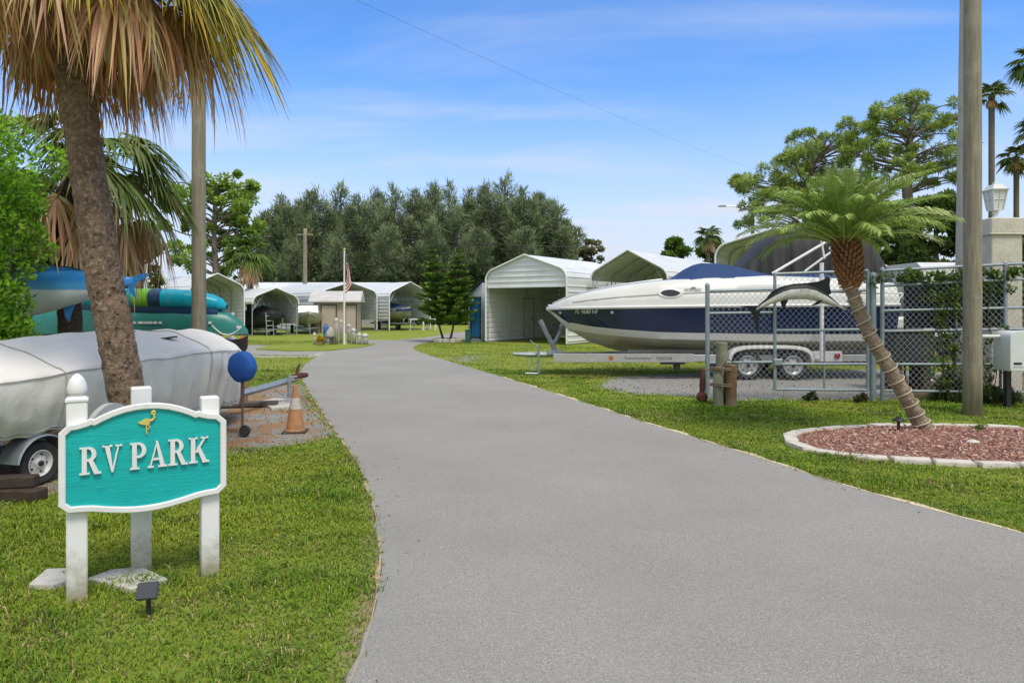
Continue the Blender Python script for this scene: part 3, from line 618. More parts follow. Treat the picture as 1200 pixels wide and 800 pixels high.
# dark timber blocks beside the wheel
p = gr(10, 585); mb = MB(); mb.bbox((0,0,.05), (.62,.16,.10), .012, rz=R(-6)); solo(mb, 'timber_block', WOODOLD, 'dark timber block lying beneath the other at the trailer wheel', 'timber', (p.x, p.y, 0), group=None)
mb = MB(); mb.bbox((0,0,.05), (.46,.13,.10), .012, rz=R(10)); solo(mb, 'timber_block', WOODOLD, 'shorter dark timber block stacked on top near the trailer wheel', 'timber', (p.x-.02, p.y+.01, .1))
p = gr(318, 477); mb = MB(); mb.bbox((0,0,.05), (1.15,.24,.07), .012, rz=R(12)); mb.box((-.4,-.06,.008), (.1,.2,.03)); mb.box((.4,.06,.008), (.1,.2,.03)); solo(mb, 'timber_plank', mat('grey_plank', (.13,.105,.085), (.07,.055,.045), 6, .9, bmp=.5), 'long weathered plank on blocks under the trailer tongue', 'timber', (p.x-.5, p.y, 0))
slab([(305,472),(322,468),(346,470),(340,478),(318,480)], 'paving_slab', 'pale slab on the gravel behind the traffic cone')
# firewood-like stump behind blue disc
mb = MB(); mb.bbox((0, 0, .36), (.16, .16, .76), .012, rz=.3); mb.bbox((.15,-.05,.22), (.12,.12,.46), .012, rz=.9); pp = at(276, 440, 11.4); solo(mb, 'wooden_stub', mat('raw_brown_timber', (.33,.19,.09), (.21,.12,.06), 5, .85, bmp=.4, stretch=(5,5,.6)), 'brown squared timber stub standing behind the blue disc', 'timber post', (pp.x, pp.y, 0))

# ---- blue covered disc on a pole
p = gr(284, 511); t = thing('covered_disc', 'round blue cloth cover on a thin metal pole', 'covered disc', (p.x, p.y, 0), R(-20))
blue_m = mat('blue_canvas', (.012,.10,.40), (.008,.07,.31), 4, .75, bmp=.35, bscale=9, bdist=.02)
M = Matrix.Rotation(R(90), 3, 'X'); mb = MB()
prof = [(.01,.085),(.08,.088),(.14,.080),(.175,.066),(.192,.045),(.199,.015),(.199,-.02),(.192,-.05),(.172,-.07),(.12,-.085),(.01,-.088)]
prof = [(r, -z) for r, z in prof]
mb.lathe(prof, (0, 0, .89), 40, M); mb.v = [(x+.004*math.sin(z*40+x*22), y, z*1.0+.004*math.sin(x*33)) for x, y, z in mb.v]; build(mb, 'cover', blue_m, t, smooth='all')
mb = MB(); mb.tube([(0, 0, .06), (0, .005, .40), (.012, 0, .76)], .017, 8); mb.tube([(0, 0, .40), (0, .005, .72)], .024, 8); build(mb, 'pole', mat('brown_steel', (.20,.165,.13), (.11,.08,.06), 9, .6, .3), t)
mb = MB(); mb.lathe([(.02,-.025),(.068,-.025),(.075,-.012),(.075,.012),(.068,.025),(.02,.025)], (.055, -.02, .075), 20, Matrix.Rotation(R(75), 3, 'X')); build(mb, 'caster', RUBBER, t, smooth=True)
mb = MB(); mb.bbox((-.015, 0, .04), (.06, .07, .09), .01); build(mb, 'foot_plate', GALV, t)

# ---- traffic cone
p = gr(346, 506); t = thing('traffic_cone', 'faded orange traffic cone with a white collar on the gravel', 'traffic cone', (p.x, p.y, 0), R(8)); t.scale = (.86, .86, .86)
om = mat('faded_orange_rubber', (.45,.22,.095), (.36,.175,.075), 5, .75, dirt=(.22,.13,.07), dscale=9, damt=(.5,.8))
cr = lambda z: .148-(.148-.028)*z/.74
mb = MB(); mb.lathe([(cr(z), z) for z in (.035, .12, .25, .36)], (0,0,0), 28); mb.lathe([(cr(.53), .53), (cr(.64), .64), (.034,.70), (.030,.715), (.018,.715), (.015, .5)], (0,0,0), 28); mb.lathe([(.155,.022),(.152,.04),(cr(.05),.055)], (0,0,0), 28); build(mb, 'cone_body', om, t, smooth=True)
mb = MB(); mb.lathe([(cr(.36)+.003, .36), (cr(.53)+.003, .53)], (0,0,0), 28); build(mb, 'collar', mat('grimy_white_collar', (.58,.52,.48), (.42,.36,.32), 12, .7), t, smooth=True)
mb = MB(); mb.bbox((0, 0, .014), (.36, .36, .03), .01); build(mb, 'cone_base', mat('dark_brown_rubber', (.075,.05,.035), (.05,.035,.025), 10, .85), t)

# ---- palms
def fan_frond(mb, base, az, el, pet, Rr, droop, nseg, c0, c1, spread=3.6, pdroop=.25, width=.030, roll=0, pcol=(.16,.19,.05), limp=0.0, tipc=None):
    d = Vector((math.cos(el)*math.cos(az), math.cos(el)*math.sin(az), math.sin(el))); base = Vector(base)
    mb.col = pcol; pp = []
    for s in np.linspace(0, 1, 5): pp.append(base+d*pet*s+Vector((0, 0, -pdroop*pet*s*s)))
    mb.tube(pp, [.022,.016,.013,.011,.009], 4, cap=False); T = pp[-1]; t = (pp[-1]-pp[-2]).normalized()
    side = t.cross(Vector((0,0,1))); side = side.normalized() if side.length > 1e-3 else Vector((1,0,0)); nrm = side.cross(t)
    side, nrm = side*math.cos(roll)+nrm*math.sin(roll), nrm*math.cos(roll)-side*math.sin(roll)
    for i in range(nseg):
        f = (i+.5)/nseg*2-1; phi = f*spread/2+random.uniform(-.04, .04); L = Rr*(1-.34*abs(f)**1.5)*random.uniform(.88, 1.06)
        dr = (t*math.cos(phi)+side*math.sin(phi)); root = T+t*(.10*(1-abs(f)))
        dr = (dr+nrm*(.20*abs(f)-.05)).normalized(); wv = (side*math.cos(phi)-t*math.sin(phi)); wv = (wv+nrm*random.uniform(-.7, .7)).normalized()
        k = droop*random.uniform(.75, 1.3); sw = Vector((random.uniform(-1,1), random.uniform(-1,1), 0))*limp*.22; col0 = tuple(a*random.uniform(.8, 1.2) for a in (c0 if random.random() < .6 else c1)); col1 = tuple((a*.5+b*.5)*random.uniform(.75, 1.25) for a, b in zip(c1, tipc or c1))
        vs = []; cs = []
        for s, ww in ((.02,.35),(.22,.9),(.45,1),(.66,.72),(.85,.38),(1,.05)):
            # a hanging segment: direction turns towards straight down along its length
            p = root+dr*L*(s-.5*limp*s*s)+Vector((0,0,-1))*L*(k*s**2.1+limp*.55*s**1.5)+sw*L*s*s
            w = width*ww*random.uniform(.9, 1.1); vs += [p-wv*w*.5, p+wv*w*.5]; cs += [tuple(a*(1-s)+b*s for a, b in zip(col0, col1))]*2
        o = len(mb.v); mb.v.extend(tuple(v) for v in vs); mb.c.extend(cs)
        for j in range(5): mb.f.append((o+2*j, o+2*j+1, o+2*j+3, o+2*j+2)); mb.mi.append(0)
GR1, GR2, YE, YE2 = (.11,.185,.03), (.19,.27,.05), (.56,.47,.05), (.42,.44,.07)
BR1, BR2, BR3 = (.58,.34,.155), (.40,.225,.10), (.78,.58,.35)
def trunk_mesh(pts, rr, n=22, amp=.02):
    P = spline(pts, 14); mb = MB(); m_ = len(P)
    rs = [interp(i/(m_-1), [0,.5,1], rr)*(1+.012*math.sin(i*2.1)+random.uniform(-.022,.022)) for i in range(m_)]; mb.tube(P, rs, n, jit=amp)
    for _ in range(int(m_*9)):                                     # torn fibres and old boot stubs on the bark
        k = random.uniform(0, m_-1.01); j = int(k); c = P[j].lerp(P[j+1], k-j); a = random.uniform(0, 2*PI); rr_ = rs[j]*1.0; o_ = Vector((math.cos(a), math.sin(a), 0)); t_ = Vector((-math.sin(a), math.cos(a), 0)); w_ = random.uniform(.008,.025); h_ = random.uniform(.015,.05); q = c+o_*rr_*.97
        mb._add([q-t_*w_, q+t_*w_, q+t_*w_*.5+o_*random.uniform(.008,.024)+Vector((0,0,h_)), q-t_*w_*.5+o_*random.uniform(.008,.024)+Vector((0,0,h_*.9))], [(0,1,2,3)])
    return mb
# near palm
pb = gr(172, 573)
palm = thing('cabbage_palm', 'tall leaning palm with a brown dead skirt right behind the sign', 'palm tree', (pb.x, pb.y, 0))
D = pb.y
pts = [Vector((pb.x, D, -.05)), at(150,470,D), at(135,390,D), at(118,300,D), at(103,200,D), at(89,100,D), at(77,0,D), at(70,-50,D)]
mb = trunk_mesh(pts, [.155,.145,.135], 26, .045); build(mb, 'trunk', BARK, palm, smooth='all', world=True)
cc = at(70,-50,D)
random.seed(21)
mb = MB()
for i in range(34):
    z = random.uniform(.02, .95); a = random.uniform(0, 2*PI); c = cc+Vector((math.cos(a)*.12, math.sin(a)*.12, -z+.3)); mb.tube([c, c+Vector((math.cos(a)*.06, math.sin(a)*.06, .10)), c+Vector((math.cos(a)*.17, math.sin(a)*.17, .26+random.uniform(0,.1)))], [.04,.032,.018], 5)
build(mb, 'leaf_boot', BOOT, palm, world=True)
def fronds(palm, cc, spec, nm, world=True):
    for (az, el, pet, Rr, dp, limp, c0, c1, tipc, nseg, wd, roll) in spec:
        mb = MB(); mb.col = c0; fan_frond(mb, cc+Vector((math.cos(az)*.08, math.sin(az)*.08, random.uniform(-.15,.15))), az, el, pet, Rr, dp, nseg, c0, c1, pdroop=.35, width=wd, roll=roll, limp=limp, tipc=tipc, pcol=tuple(a*.8 for a in c1)); build(mb, nm, FROND, palm, world=world)
live = []
for i in range(20):
    az = 2*PI*i*.381966+.4; el = R(random.uniform(34, 78)); live.append((az, el, random.uniform(.75,1.0), random.uniform(.8,.98), .28, .15, GR1 if i % 3 else YE2, GR2 if i % 2 else YE, YE if i % 4 == 0 else None, 54, .034, random.uniform(-.4,.4)))
for az, el, pe, rr in ((-.15,.02,1.05,1.0),(.15,.10,1.1,1.05),(.45,.16,1.15,1.0),(.0,.28,1.0,1.05),(-.4,.22,1.0,.95),(-.28,-.02,1.12,.9),(-1.15,.02,.5,.62),(-1.5,.08,.5,.6),(-.85,.0,.65,.7)):
    live.append((az, el, pe, rr, .48, .34, GR1, YE if el < .12 else GR2, (.50,.30,.08), 58, .032, random.uniform(-.5,.5)))
fronds(palm, cc+Vector((0,0,.12)), live, 'frond')
dead = []
for i in range(34):
    az = 2*PI*i/34+random.uniform(-.15,.15); az = (az+PI) % (2*PI)-PI; right = -.55 < az < .7; front = -2.3 < az < -.85
    if front and i % 2: continue
    el = R(random.uniform(-42, -18) if right else random.uniform(-30, 5)); dead.append((az, el, random.uniform(.5,.7) if right else random.uniform(.55,.85), random.uniform(.55,.78), .5, .68, BR1 if i % 2 else BR3, BR2 if i % 3 else BR1, BR3 if i % 2 else BR2, 46, .028, random.uniform(-.9,.9)))
for i in range(18):
    az = 2*PI*i/18+random.uniform(-.15,.15); front = math.sin(az) < -.3; dead.append((az, R(random.uniform(-66,-40)), random.uniform(.25,.4) if front else random.uniform(.45,.7), random.uniform(.4,.55) if front else random.uniform(.5,.65), .4, .9, BR2 if i % 2 else BR1, BR1 if i % 2 else (.20,.115,.06), BR3 if i % 3 == 0 else BR2, 40, .026, random.uniform(-.9,.9)))
for az, el, pe, rr in ((-.30,-.10,.85,.85),(-.05,-.18,.95,.80),(.22,-.08,1.0,.85),(-.55,-.12,.8,.8),(.05,-.32,.85,.75)):
    dead.append((az, el, pe, rr, .5, .72, BR1, BR2, BR3, 50, .028, random.uniform(-.9,.9)))
fronds(palm, cc+Vector((0,0,.06)), dead, 'dead_frond')
# second palm, behind
D = 10.7
palm2 = thing('cabbage_palm', 'shorter palm standing behind the blue marlin at the rack', 'palm tree', (at(82,0,D).x, D, 0))
mb = trunk_mesh([Vector((at(84,0,D).x, D, -.05)), at(82,375,D), at(78,290,D), at(84,215,D), at(92,175,D)], [.17,.16,.15], 20, .05); build(mb, 'trunk', BARKD, palm2, smooth='all', world=True)
cc2 = at(94,185,D); random.seed(5)
sp2 = []
for i in range(18):
    az = 2*PI*i*.381966; el = R(random.uniform(-15, 60)); sp2.append((az, el, random.uniform(.7,.95), random.uniform(.8,.95), .45, .3, (.07,.125,.025), GR2, (.16,.19,.05), 38, .045, random.uniform(-.4,.4)))
for az, el in ((-.2,.45),(.2,.15),(-.55,.05),(0,-.2),(-.9,.3),(.3,.7)): sp2.append((az, el, .9, .95, .5, .3, (.075,.13,.03), (.12,.175,.045), (.2,.2,.06), 40, .045, .2))
fronds(palm2, cc2, sp2, 'frond')
sp2 = []
for i in range(18):
    az = 2*PI*i/18+random.uniform(-.2,.2); sp2.append((az, R(random.uniform(-55,-20)), random.uniform(.6,1.0), random.uniform(.7,.95), .5, .95, BR1 if i % 2 else BR3, BR2, BR3, 34, .04, random.uniform(-.8,.8)))
fronds(palm2, cc2+Vector((0,0,-.1)), sp2, 'dead_frond')
# third, leaning into the bush
D = 10.2; palm3 = thing('cabbage_palm', 'leaning palm half hidden by the bright green bush', 'palm tree', (at(42,0,D).x, D, 0))
mb = trunk_mesh([Vector((at(44,0,D).x, D, -.05)), at(33,410,D), at(20,370,D), at(2,320,D), at(-25,240,D)], [.14,.13,.12], 16, .05); build(mb, 'trunk', BARKD, palm3, smooth='all', world=True)
cc3 = at(-28,225,D); sp3 = []
for i in range(12): sp3.append((2*PI*i*.381966, R(random.uniform(-30,60)), .7, .85, .45, .35, (.07,.125,.025), GR2, None, 30, .045, 0))
fronds(palm3, cc3, sp3, 'frond'); sp3 = []
for i in range(10): sp3.append((2*PI*i/10, R(random.uniform(-60,-25)), .6, .8, .5, .95, BR3, BR1, BR3, 28, .04, .4))
fronds(palm3, cc3, sp3, 'dead_frond')

# ---- bright bush at the left edge
def leaf_blob(name, centres, radii, n_each, L, Wd, cols, m, parent, seed=1, flat=.0, shell_=.55, up=.3):
    r = np.random.default_rng(seed); P = []; Dd = []; C = []
    for (c, rad) in zip(centres, radii):
        rad = np.array(rad if hasattr(rad, '__len__') else (rad,)*3); v = r.normal(size=(n_each, 3)); v /= np.linalg.norm(v, axis=1)[:, None]
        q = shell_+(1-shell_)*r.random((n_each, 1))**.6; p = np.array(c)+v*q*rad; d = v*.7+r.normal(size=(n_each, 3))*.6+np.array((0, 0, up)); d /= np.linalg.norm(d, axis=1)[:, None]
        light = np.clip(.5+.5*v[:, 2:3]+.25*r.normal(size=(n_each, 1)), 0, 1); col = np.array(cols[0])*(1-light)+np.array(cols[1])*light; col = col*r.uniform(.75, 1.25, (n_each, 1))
        P.append(p); Dd.append(d); C.append(col)
    P = np.concatenate(P); Dd = np.concatenate(Dd); C = np.clip(np.concatenate(C), 0, 1); k = len(P)
    return cards(name, P.astype(np.float32), Dd, r.uniform(.7, 1.25, k)*L, r.uniform(.7, 1.2, k)*Wd, C, m, parent)
D = 8.7; bx = at(2, 0, D).x
bush = thing('bush', 'tall bright green leafy bush at the left edge', 'bush', (bx-.25, D, 0))
random.seed(11); cs, rs = [], []
for i in range(105):
    z = random.uniform(.25, 4.0); rr = .46 if z < 2.35 else .92*(1-((z-2.9)/1.4)**4*.6); a = random.uniform(0, 2*PI); q = math.sqrt(random.random())*rr
    if z < 3.0: q *= random.uniform(.7, 1)
    cs.append((q*math.cos(a), q*math.sin(a), z)); rs.append(random.uniform(.15, .30))
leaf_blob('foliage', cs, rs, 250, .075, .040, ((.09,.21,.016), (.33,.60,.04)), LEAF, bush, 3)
mb = MB()
for i in range(7):
    a = i*.9; mb.tube([(0,0,-.02), (.12*math.cos(a), .12*math.sin(a), 1.2), (.45*math.cos(a), .45*math.sin(a), 2.7)], [.035,.025,.01], 6)
build(mb, 'stem', BARKG, bush)

# ---- hanging blue marlin on the second palm
D = 9.85
def fish_mat(name, top, mid, belly, zsplit, w):
    m, nt, b = _nt(name); tcn = nt.nodes.new('ShaderNodeTexCoord'); s3 = nt.nodes.new('ShaderNodeSeparateXYZ'); nt.links.new(tcn.outputs['Object'], s3.inputs[0])
    nn = noise(nt, 9, 5, .6); ad = nt.nodes.new('ShaderNodeMath'); ad.operation = 'MULTIPLY_ADD'; nt.links.new(nn, ad.inputs[0]); ad.inputs[1].default_value = w*.6; nt.links.new(s3.outputs[2], ad.inputs[2])
    c = mixc(nt, ramp(nt, ad.outputs[0], zsplit-w+w*.3, zsplit+w*.3), belly, mid); c = mixc(nt, ramp(nt, ad.outputs[0], zsplit+w*1.5, zsplit+w*5), c, top)
    c = mixc(nt, ramp(nt, noise(nt, 30, 5, .7), .60, .75), c, tuple(min(1, x*1.25+.04) for x in mid)); nt.links.new(c, b.inputs['Base Color']); b.inputs['Roughness'].default_value = .4; return m
zc0 = at(0, 340, D).z
fish = thing('mounted_marlin', 'big blue and white marlin sculpture hung on the rear palm', 'fish sculpture', (at(60,0,D).x, D, zc0))
px = [-42,-22,-8,4,20,40,60,82,105,128,145,156]; cy = [371,366,361,357,348,344,341,338,334,331.5,330,329]; hf = [1.2,3,8,15,25,25.5,24,21,17,11.5,6.5,4]
secs = []
for x, y, h_ in zip(px, cy, hf):
    c = at(x, y, D); r_ = h_*D/800; secs.append([c+Vector((0, -math.sin(a)*r_*.55, math.cos(a)*r_)) for a in np.linspace(0, 2*PI, 18, endpoint=False)])
mb = MB(); mb.loft(secs, closed=True, cap=True); fm = fish_mat('marlin_paint', (.02,.19,.50), (.07,.32,.62), (.60,.66,.66), .015, .03); build(mb, 'body', fm, fish, smooth='all', world=True)
def fin(pxy, name, m, parent, D, th=.012, y=0):
    mb = MB(); P = [at(x, yy, D) for x, yy in pxy]; n = len(P); mb._add([p+Vector((0, s+y, 0)) for s in (-th, th) for p in P], [tuple(range(n)), tuple(range(2*n-1, n-1, -1))]+[(i, n+i, n+(i+1)%n, (i+1)%n) for i in range(n)]); return build(mb, name, m, parent, world=True)
fb = mat('fin_blue', (.02,.19,.48), (.015,.13,.38), 8, .45); fd = mat('fin_dark', (.02,.03,.045), (.03,.045,.06), 8, .4)
fin([(12,326),(15,312),(18,299),(22,295),(25,299),(30,304),(40,307),(60,311),(82,313),(105,319),(104,323),(60,322),(20,330)], 'dorsal_fin', fb, fish, D)
fin([(17,303),(20,294),(25,297),(31,303),(41,306),(60,310),(82,312.5),(98,317),(98,318.2),(82,314),(60,311.5),(40,308),(29,305),(24,300),(20,299)], 'fin_edge', fd, fish, D, .014)
fin([(27,362),(33,356),(45,353),(53,352),(44,357),(33,362)], 'pectoral_fin', fd, fish, D, .01, -.14); fin([(10,350),(20,344),(32,347),(22,353)], 'gill_patch', fd, fish, D, .006, -.158)
fin([(74,358),(88,357),(84,366),(81,377),(77,371)], 'anal_fin', fb, fish, D)
fin([(150,332),(154,326),(164,321),(174,320),(170,326),(160,331),(157,337),(160,350),(152,342)], 'tail_fin', fb, fish, D)

# ---- boat rack: posts, green canoe, turquoise kayak, dark skiff underneath
D = 13.2
rk = thing('canoe_rack', 'white pipe rack holding the canoe and the kayak', 'rack', (at(160,0,D).x, D, 0))
PVC = mat('white_pipe', (.72,.72,.69), (.62,.62,.58), 6, .45)
for x, ytop in ((142,313),(157,308),(262,366),(60,362)):
    for dy in (-.42, .42):
        c = at(x, ytop, D); z = c.z if dy > 0 else min(c.z, 1.0); mb = MB(); mb.tube([(c.x, D+dy, -.05), (c.x, D+dy, z)], .035, 10); build(mb, 'upright', PVC, rk, smooth=True, world=True)
    mb = MB(); mb.tube([(c.x, D-.5, 1.02), (c.x, D+.5, 1.02)], .035, 8); build(mb, 'crossbar', PVC, rk, smooth=True, world=True)
mb = MB(); a_, b_ = at(188,316,D+.5), at(196,332,D+.5); mb.tube([a_, b_, Vector((b_.x, b_.y, .0))], .03, 8); build(mb, 'upright', PVC, rk, smooth=True, world=True)
cn = thing('canoe', 'upturned long green canoe on the rack below the turquoise kayak', 'canoe', (at(160,0,D).x, D, 1.06))
xs_ = [18,30,60,100,160,210,245,268,282,291]; top = [378,368,361,358.5,358,358,359.5,366,376,388]; bot = [391]*8+[391,391]; wf = [.03,.14,.30,.40,.43,.40,.32,.21,.11,.02]
secs = []
for x, y1, y2, w_ in zip(xs_, top, bot, wf):
    ct, cb_ = at(x, y1, D), at(x, y2, D); h_ = ct.z-cb_.z; secs.append([Vector((ct.x, D-w_*math.cos(a)**.7*(1 if a < PI/2 else 1) if math.cos(a) >= 0 else D+w_*abs(math.cos(a))**.7, cb_.z+h_*math.sin(a))) for a in np.linspace(0, PI, 15)])
grn = mat('green_hull', (.018,.205,.165), (.012,.16,.13), 2.5, .38, dirt=(.05,.12,.10), dscale=2, damt=(.55,.8))
mb = MB(); mb.loft(secs); build(mb, 'hull', grn, cn, smooth='all', world=True)
mb = MB()
for k in (0, -1): mb.tube([s[k] for s in secs], .022, 6)
build(mb, 'gunwale', mat('dark_green_trim', (.012,.06,.05), None, 4, .5), cn, smooth=True, world=True)
mb = MB()
for i, (x, w_) in enumerate(((158,3),(163,2),(166,4),(171,3),(176,5),(182,4),(188,3),(246,3),(280,5))):
    c = at(x, 378-(0 if i < 8 else -5), D-.40 if i < 7 else D-.29); mb.box(c, (w_*.016, .03, .045))
build(mb, 'hull_lettering', WHITE, cn, world=True)
ky = thing('kayak', 'turquoise kayak with lime and navy bands above the green canoe', 'kayak', (at(190,0,D).x, D-.05, 1.7))
xs_ = [70,85,105,140,164,165,184,185,197,198,225,245,258,266]; y1s = [350,344,341,338,338,338,338,338,338.5,338.5,340,344,349,357]; y2s = [356,358,360,361,361,361,361.5,361.5,361.5,361.5,362,363,363,362]; wf = [.03,.15,.25,.33,.36,.36,.37,.37,.36,.36,.32,.25,.16,.04]
tq = mat('turquoise_plastic', (.0,.40,.52), (.0,.33,.46), 3, .35); lime = mat('lime_plastic', (.20,.50,.02), None, 3, .35); navy = mat('navy_plastic', (.01,.06,.16), None, 3, .35)
secs = []
for x, y1, y2, w_ in zip(xs_, y1s, y2s, wf):
    ct, cb_ = at(x, y1, D-.05), at(x, y2, D-.05); zm = (ct.z+cb_.z)/2; hh = (ct.z-cb_.z)/2; secs.append([Vector((ct.x, D-.05-w_*math.copysign(abs(math.cos(a))**.6, math.cos(a)), zm+hh*math.copysign(abs(math.sin(a))**.75, math.sin(a)))) for a in np.linspace(0, 2*PI, 20, endpoint=False)])
mb = MB()
for i in range(len(secs)-1):
    xm = (xs_[i]+xs_[i+1])/2; mb.m = 1 if 165 < xm < 184 else 2 if 184 < xm < 198 else 0; mb.loft(secs[i:i+2], closed=True)
build(mb, 'hull', [tq, lime, navy], ky, smooth='all', world=True)
secs2 = [[Vector((p.x, D-.05+(p.y-D+.05)*.8, p.z-.16)) for p in s] for s in secs[2:-1]]
mb = MB(); mb.loft(secs2, closed=True, cap=True); build(mb, 'keel', navy, ky, smooth='all', world=True)
sk = thing('skiff', 'dark brown skiff stored on the ground beneath the green canoe', 'boat', (at(180,0,D+.2).x, D+.2, 0))
secs = []
for x, w_, zt, zb in ((40,.5,.95,.25),(120,.62,.95,.2),(200,.6,.97,.2),(250,.45,1.0,.3),(278,.2,1.02,.5),(290,.03,1.05,.85)):
    X_ = at(x, 0, D+.2).x; secs.append([Vector((X_, D+.2-w_*s, z)) for s, z in ((1,zt),(.9,zb+.25),(.6,zb+.06),(0,zb),(-.6,zb+.06),(-.9,zb+.25),(-1,zt))])
mb = MB(); mb.loft(secs); build(mb, 'hull', mat('dark_brown_hull', (.05,.04,.035), (.03,.025,.022), 4, .5), sk, smooth='all', world=True)
mb = MB(); a_, b_ = at(248,381,D-.35), at(283,383,D-.2); mb.tube([a_.lerp(b_, t_)+Vector((0,0,-.17*math.sin(t_*PI))) for t_ in np.linspace(0, 1, 9)], .014, 6); build(mb, 'rope', PVC, sk, world=True)
p = at(287, 384, 20); mb = MB(); mb.lathe([(.10,0),(.16,.06),(.17,.22),(.14,.30),(.06,.34)], (0,0,.0), 14); mb.tube([(-.05,0,.33),(0,0,.42),(.05,0,.33)], .015, 5); solo(mb, 'fuel_can', mat('red_plastic', (.40,.02,.035), None, 4, .45), 'small red fuel can near the end of the green canoe', 'fuel can', (at(285,0,30).x, 30, 0), smooth=True)

# ---- left utility pole
D = 12.1; x0 = at(233, 0, D).x
def utility_pole(name, label, x, y, r0, r1, h_, lean=0, m=WOODPOLE, group=None):
    t = thing(name, label, 'utility pole', (x, y, 0)); mb = MB(); mb.tube([(lean*z/h_, 0, z) for z in np.linspace(-.1, h_, 14)], list(np.linspace(r0, r1, 14)), 18, jit=.012); build(mb, 'shaft', m, t, smooth='all'); return t
up1 = utility_pole('utility_pole', 'weathered round wooden pole behind the covered boat', x0, D, .125, .105, 9.2)
mb = MB(); mb.box((0, .0, 9.0), (1.6, .09, .11)); build(mb, 'crossarm', WOODPOLE, up1)
# ================================================================== CARPORTS
INNER = mat('galvanised_frame', (.42,.44,.45), (.34,.36,.37), 6, .45, .4)
def cprofile(Wd, he, hr, rc=.55):
    th = math.atan2(hr-he, Wd/2-rc); L_ = []
    for a in np.linspace(PI, PI/2+th, 9): L_.append((rc+rc*math.cos(a), he-rc+rc*math.sin(a)))
    return L_, th
def carport(name, label, org, rz, Wd, L, he, hr, zl=.06, zr=.06, gable=None, back=None, nb=5, brace=False, group='metal carports'):
    t = thing(name, label, 'carport', (org[0], org[1], 0), R(rz), group)
    arc, th = cprofile(Wd, he, hr); rc = .55
    def ribbed(seq):            # polyline (x,z) -> with ribs pressed outwards
        out = []; d = [0]
        for a, b in zip(seq, seq[1:]): d.append(d[-1]+math.dist(a, b))
        tot = d[-1]; S = [0]
        k = .12
        while k < tot-.06: S += [k-.045, k-.02, k+.02, k+.045]; k += .24
        S.append(tot); Sset = sorted(set(S+d))
        for s in Sset:
            i = max(0, min(len(d)-2, int(np.searchsorted(d, s, 'right')-1))); u = (s-d[i])/max(1e-6, d[i+1]-d[i]); a, b = seq[i], seq[i+1]
            x, z = a[0]+(b[0]-a[0])*u, a[1]+(b[1]-a[1])*u; tx, tz = b[0]-a[0], b[1]-a[1]; l_ = math.hypot(tx, tz) or 1; nx, nz = -tz/l_, tx/l_
            ph = (s-.12) % .24; ph = min(ph, .24-ph); h_ = .026*max(0, min(1, (.045-ph)/.025)); out.append((x+nx*h_, z+nz*h_))
        return out
    roofL = ribbed(arc+[(Wd/2, hr)]); roofR = [(Wd-x, z) for x, z in reversed(roofL)]
    roof = roofL+roofR[1:]
    mb = MB(); mb.loft([[Vector((x, y, z)) for x, z in roof] for y in (-.12, L+.12)]); build(mb, 'roof_panel', SHEET, t)
    for zb, side in ((zl, 0), (zr, 1)):
        if zb is None: continue
        w_ = ribbed([(0, zb), (0, he-rc)]); w_ = w_ if not side else [(Wd-x, z) for x, z in reversed(w_)]
        mb = MB(); mb.loft([[Vector((x, y, z)) for x, z in w_] for y in (-.06, L+.06)]); build(mb, 'side_panel', SHEET, t)
    def hwid(z):
        if z <= he-rc: return Wd/2-.01
        if z >= hr-.001: return .01
        xs_ = [p[0] for p in arc]+[Wd/2]; zs_ = [p[1] for p in arc]+[hr]; return max(.01, Wd/2-float(np.interp(z, zs_, xs_))-.01)
    for zb, y, sgn in ((gable, .0, -1), (back, L, 1)):
        if zb is None: continue
        mb = MB(); rows = []; z = zb
        prof = [z for z in np.arange(zb, hr, .04)]+[hr-.01]
        for z in prof:
            ph = (z-zb) % .24; ph = min(ph, .24-ph); h_ = .026*max(0, min(1, (.05-ph)/.02)); w_ = hwid(z); rows.append([Vector((Wd/2-w_, y+sgn*(h_+.004), z)), Vector((Wd/2+w_, y+sgn*(h_+.004), z))])
        mb.loft(rows); 
        if gable is not None and sgn < 0: mb.box((Wd/2, y-.012, zb), (Wd-.1, .06, .07))
        build(mb, 'gable_panel', SHEET, t)
    edge = [(0, .06 if zl is not None else he-rc-.02)]+arc+[(Wd/2, hr)]; edge = edge+[(Wd-x, z) for x, z in reversed(edge[:-1])]
    mb = MB(); mb.tube([(x, -.12, z+.012) for x, z in edge], .042, 6); build(mb, 'front_trim', SHEETIN, t, smooth=True)
    ins = .05; bow = [(ins, -.03)]+[(ins+(x)*(1-2*ins/Wd), z-.05) for x, z in arc]+[(Wd/2, hr-.06)]; bow = bow+[(Wd-x, z) for x, z in reversed(bow[:-1])]
    for y in np.linspace(.03, L-.03, nb):
        mb = MB(); mb.tube([(x, y, z) for x, z in bow], .03, 4); 
        if brace or gable is None:
            for s in (0, 1):
                xa, xb = (.06, .75) if not s else (Wd-.06, Wd-.75); mb.tube([(xa, y, he-.95), (xb, y, he+(hr-he)*.38-.1)], .02, 4)
        build(mb, 'frame_bow', INNER, t)
    for x in (ins, Wd-ins):
        mb = MB(); mb.box((x, L/2, .04), (.06, L, .06)); build(mb, 'base_rail', INNER, t)
    if brace:
        mb = MB(); mb.tube([(.06, .1, he-1.7), (.06, 1.5, he-.6)], .022, 4); build(mb, 'brace', INNER, t)
    return t
cA = carport('carport', 'tall white metal carport with a closed gable and deep empty bay', (-1.17, 32.2), -35, 4.4, 6.6, 3.42, 4.02, gable=2.58, back=.06)
cB = carport('carport', 'open sided white carport with bare frame legs behind the navy boat bow', (3.62, 30.95), -35, 3.66, 11, 3.4, 4.15, zl=None, brace=True, nb=7)
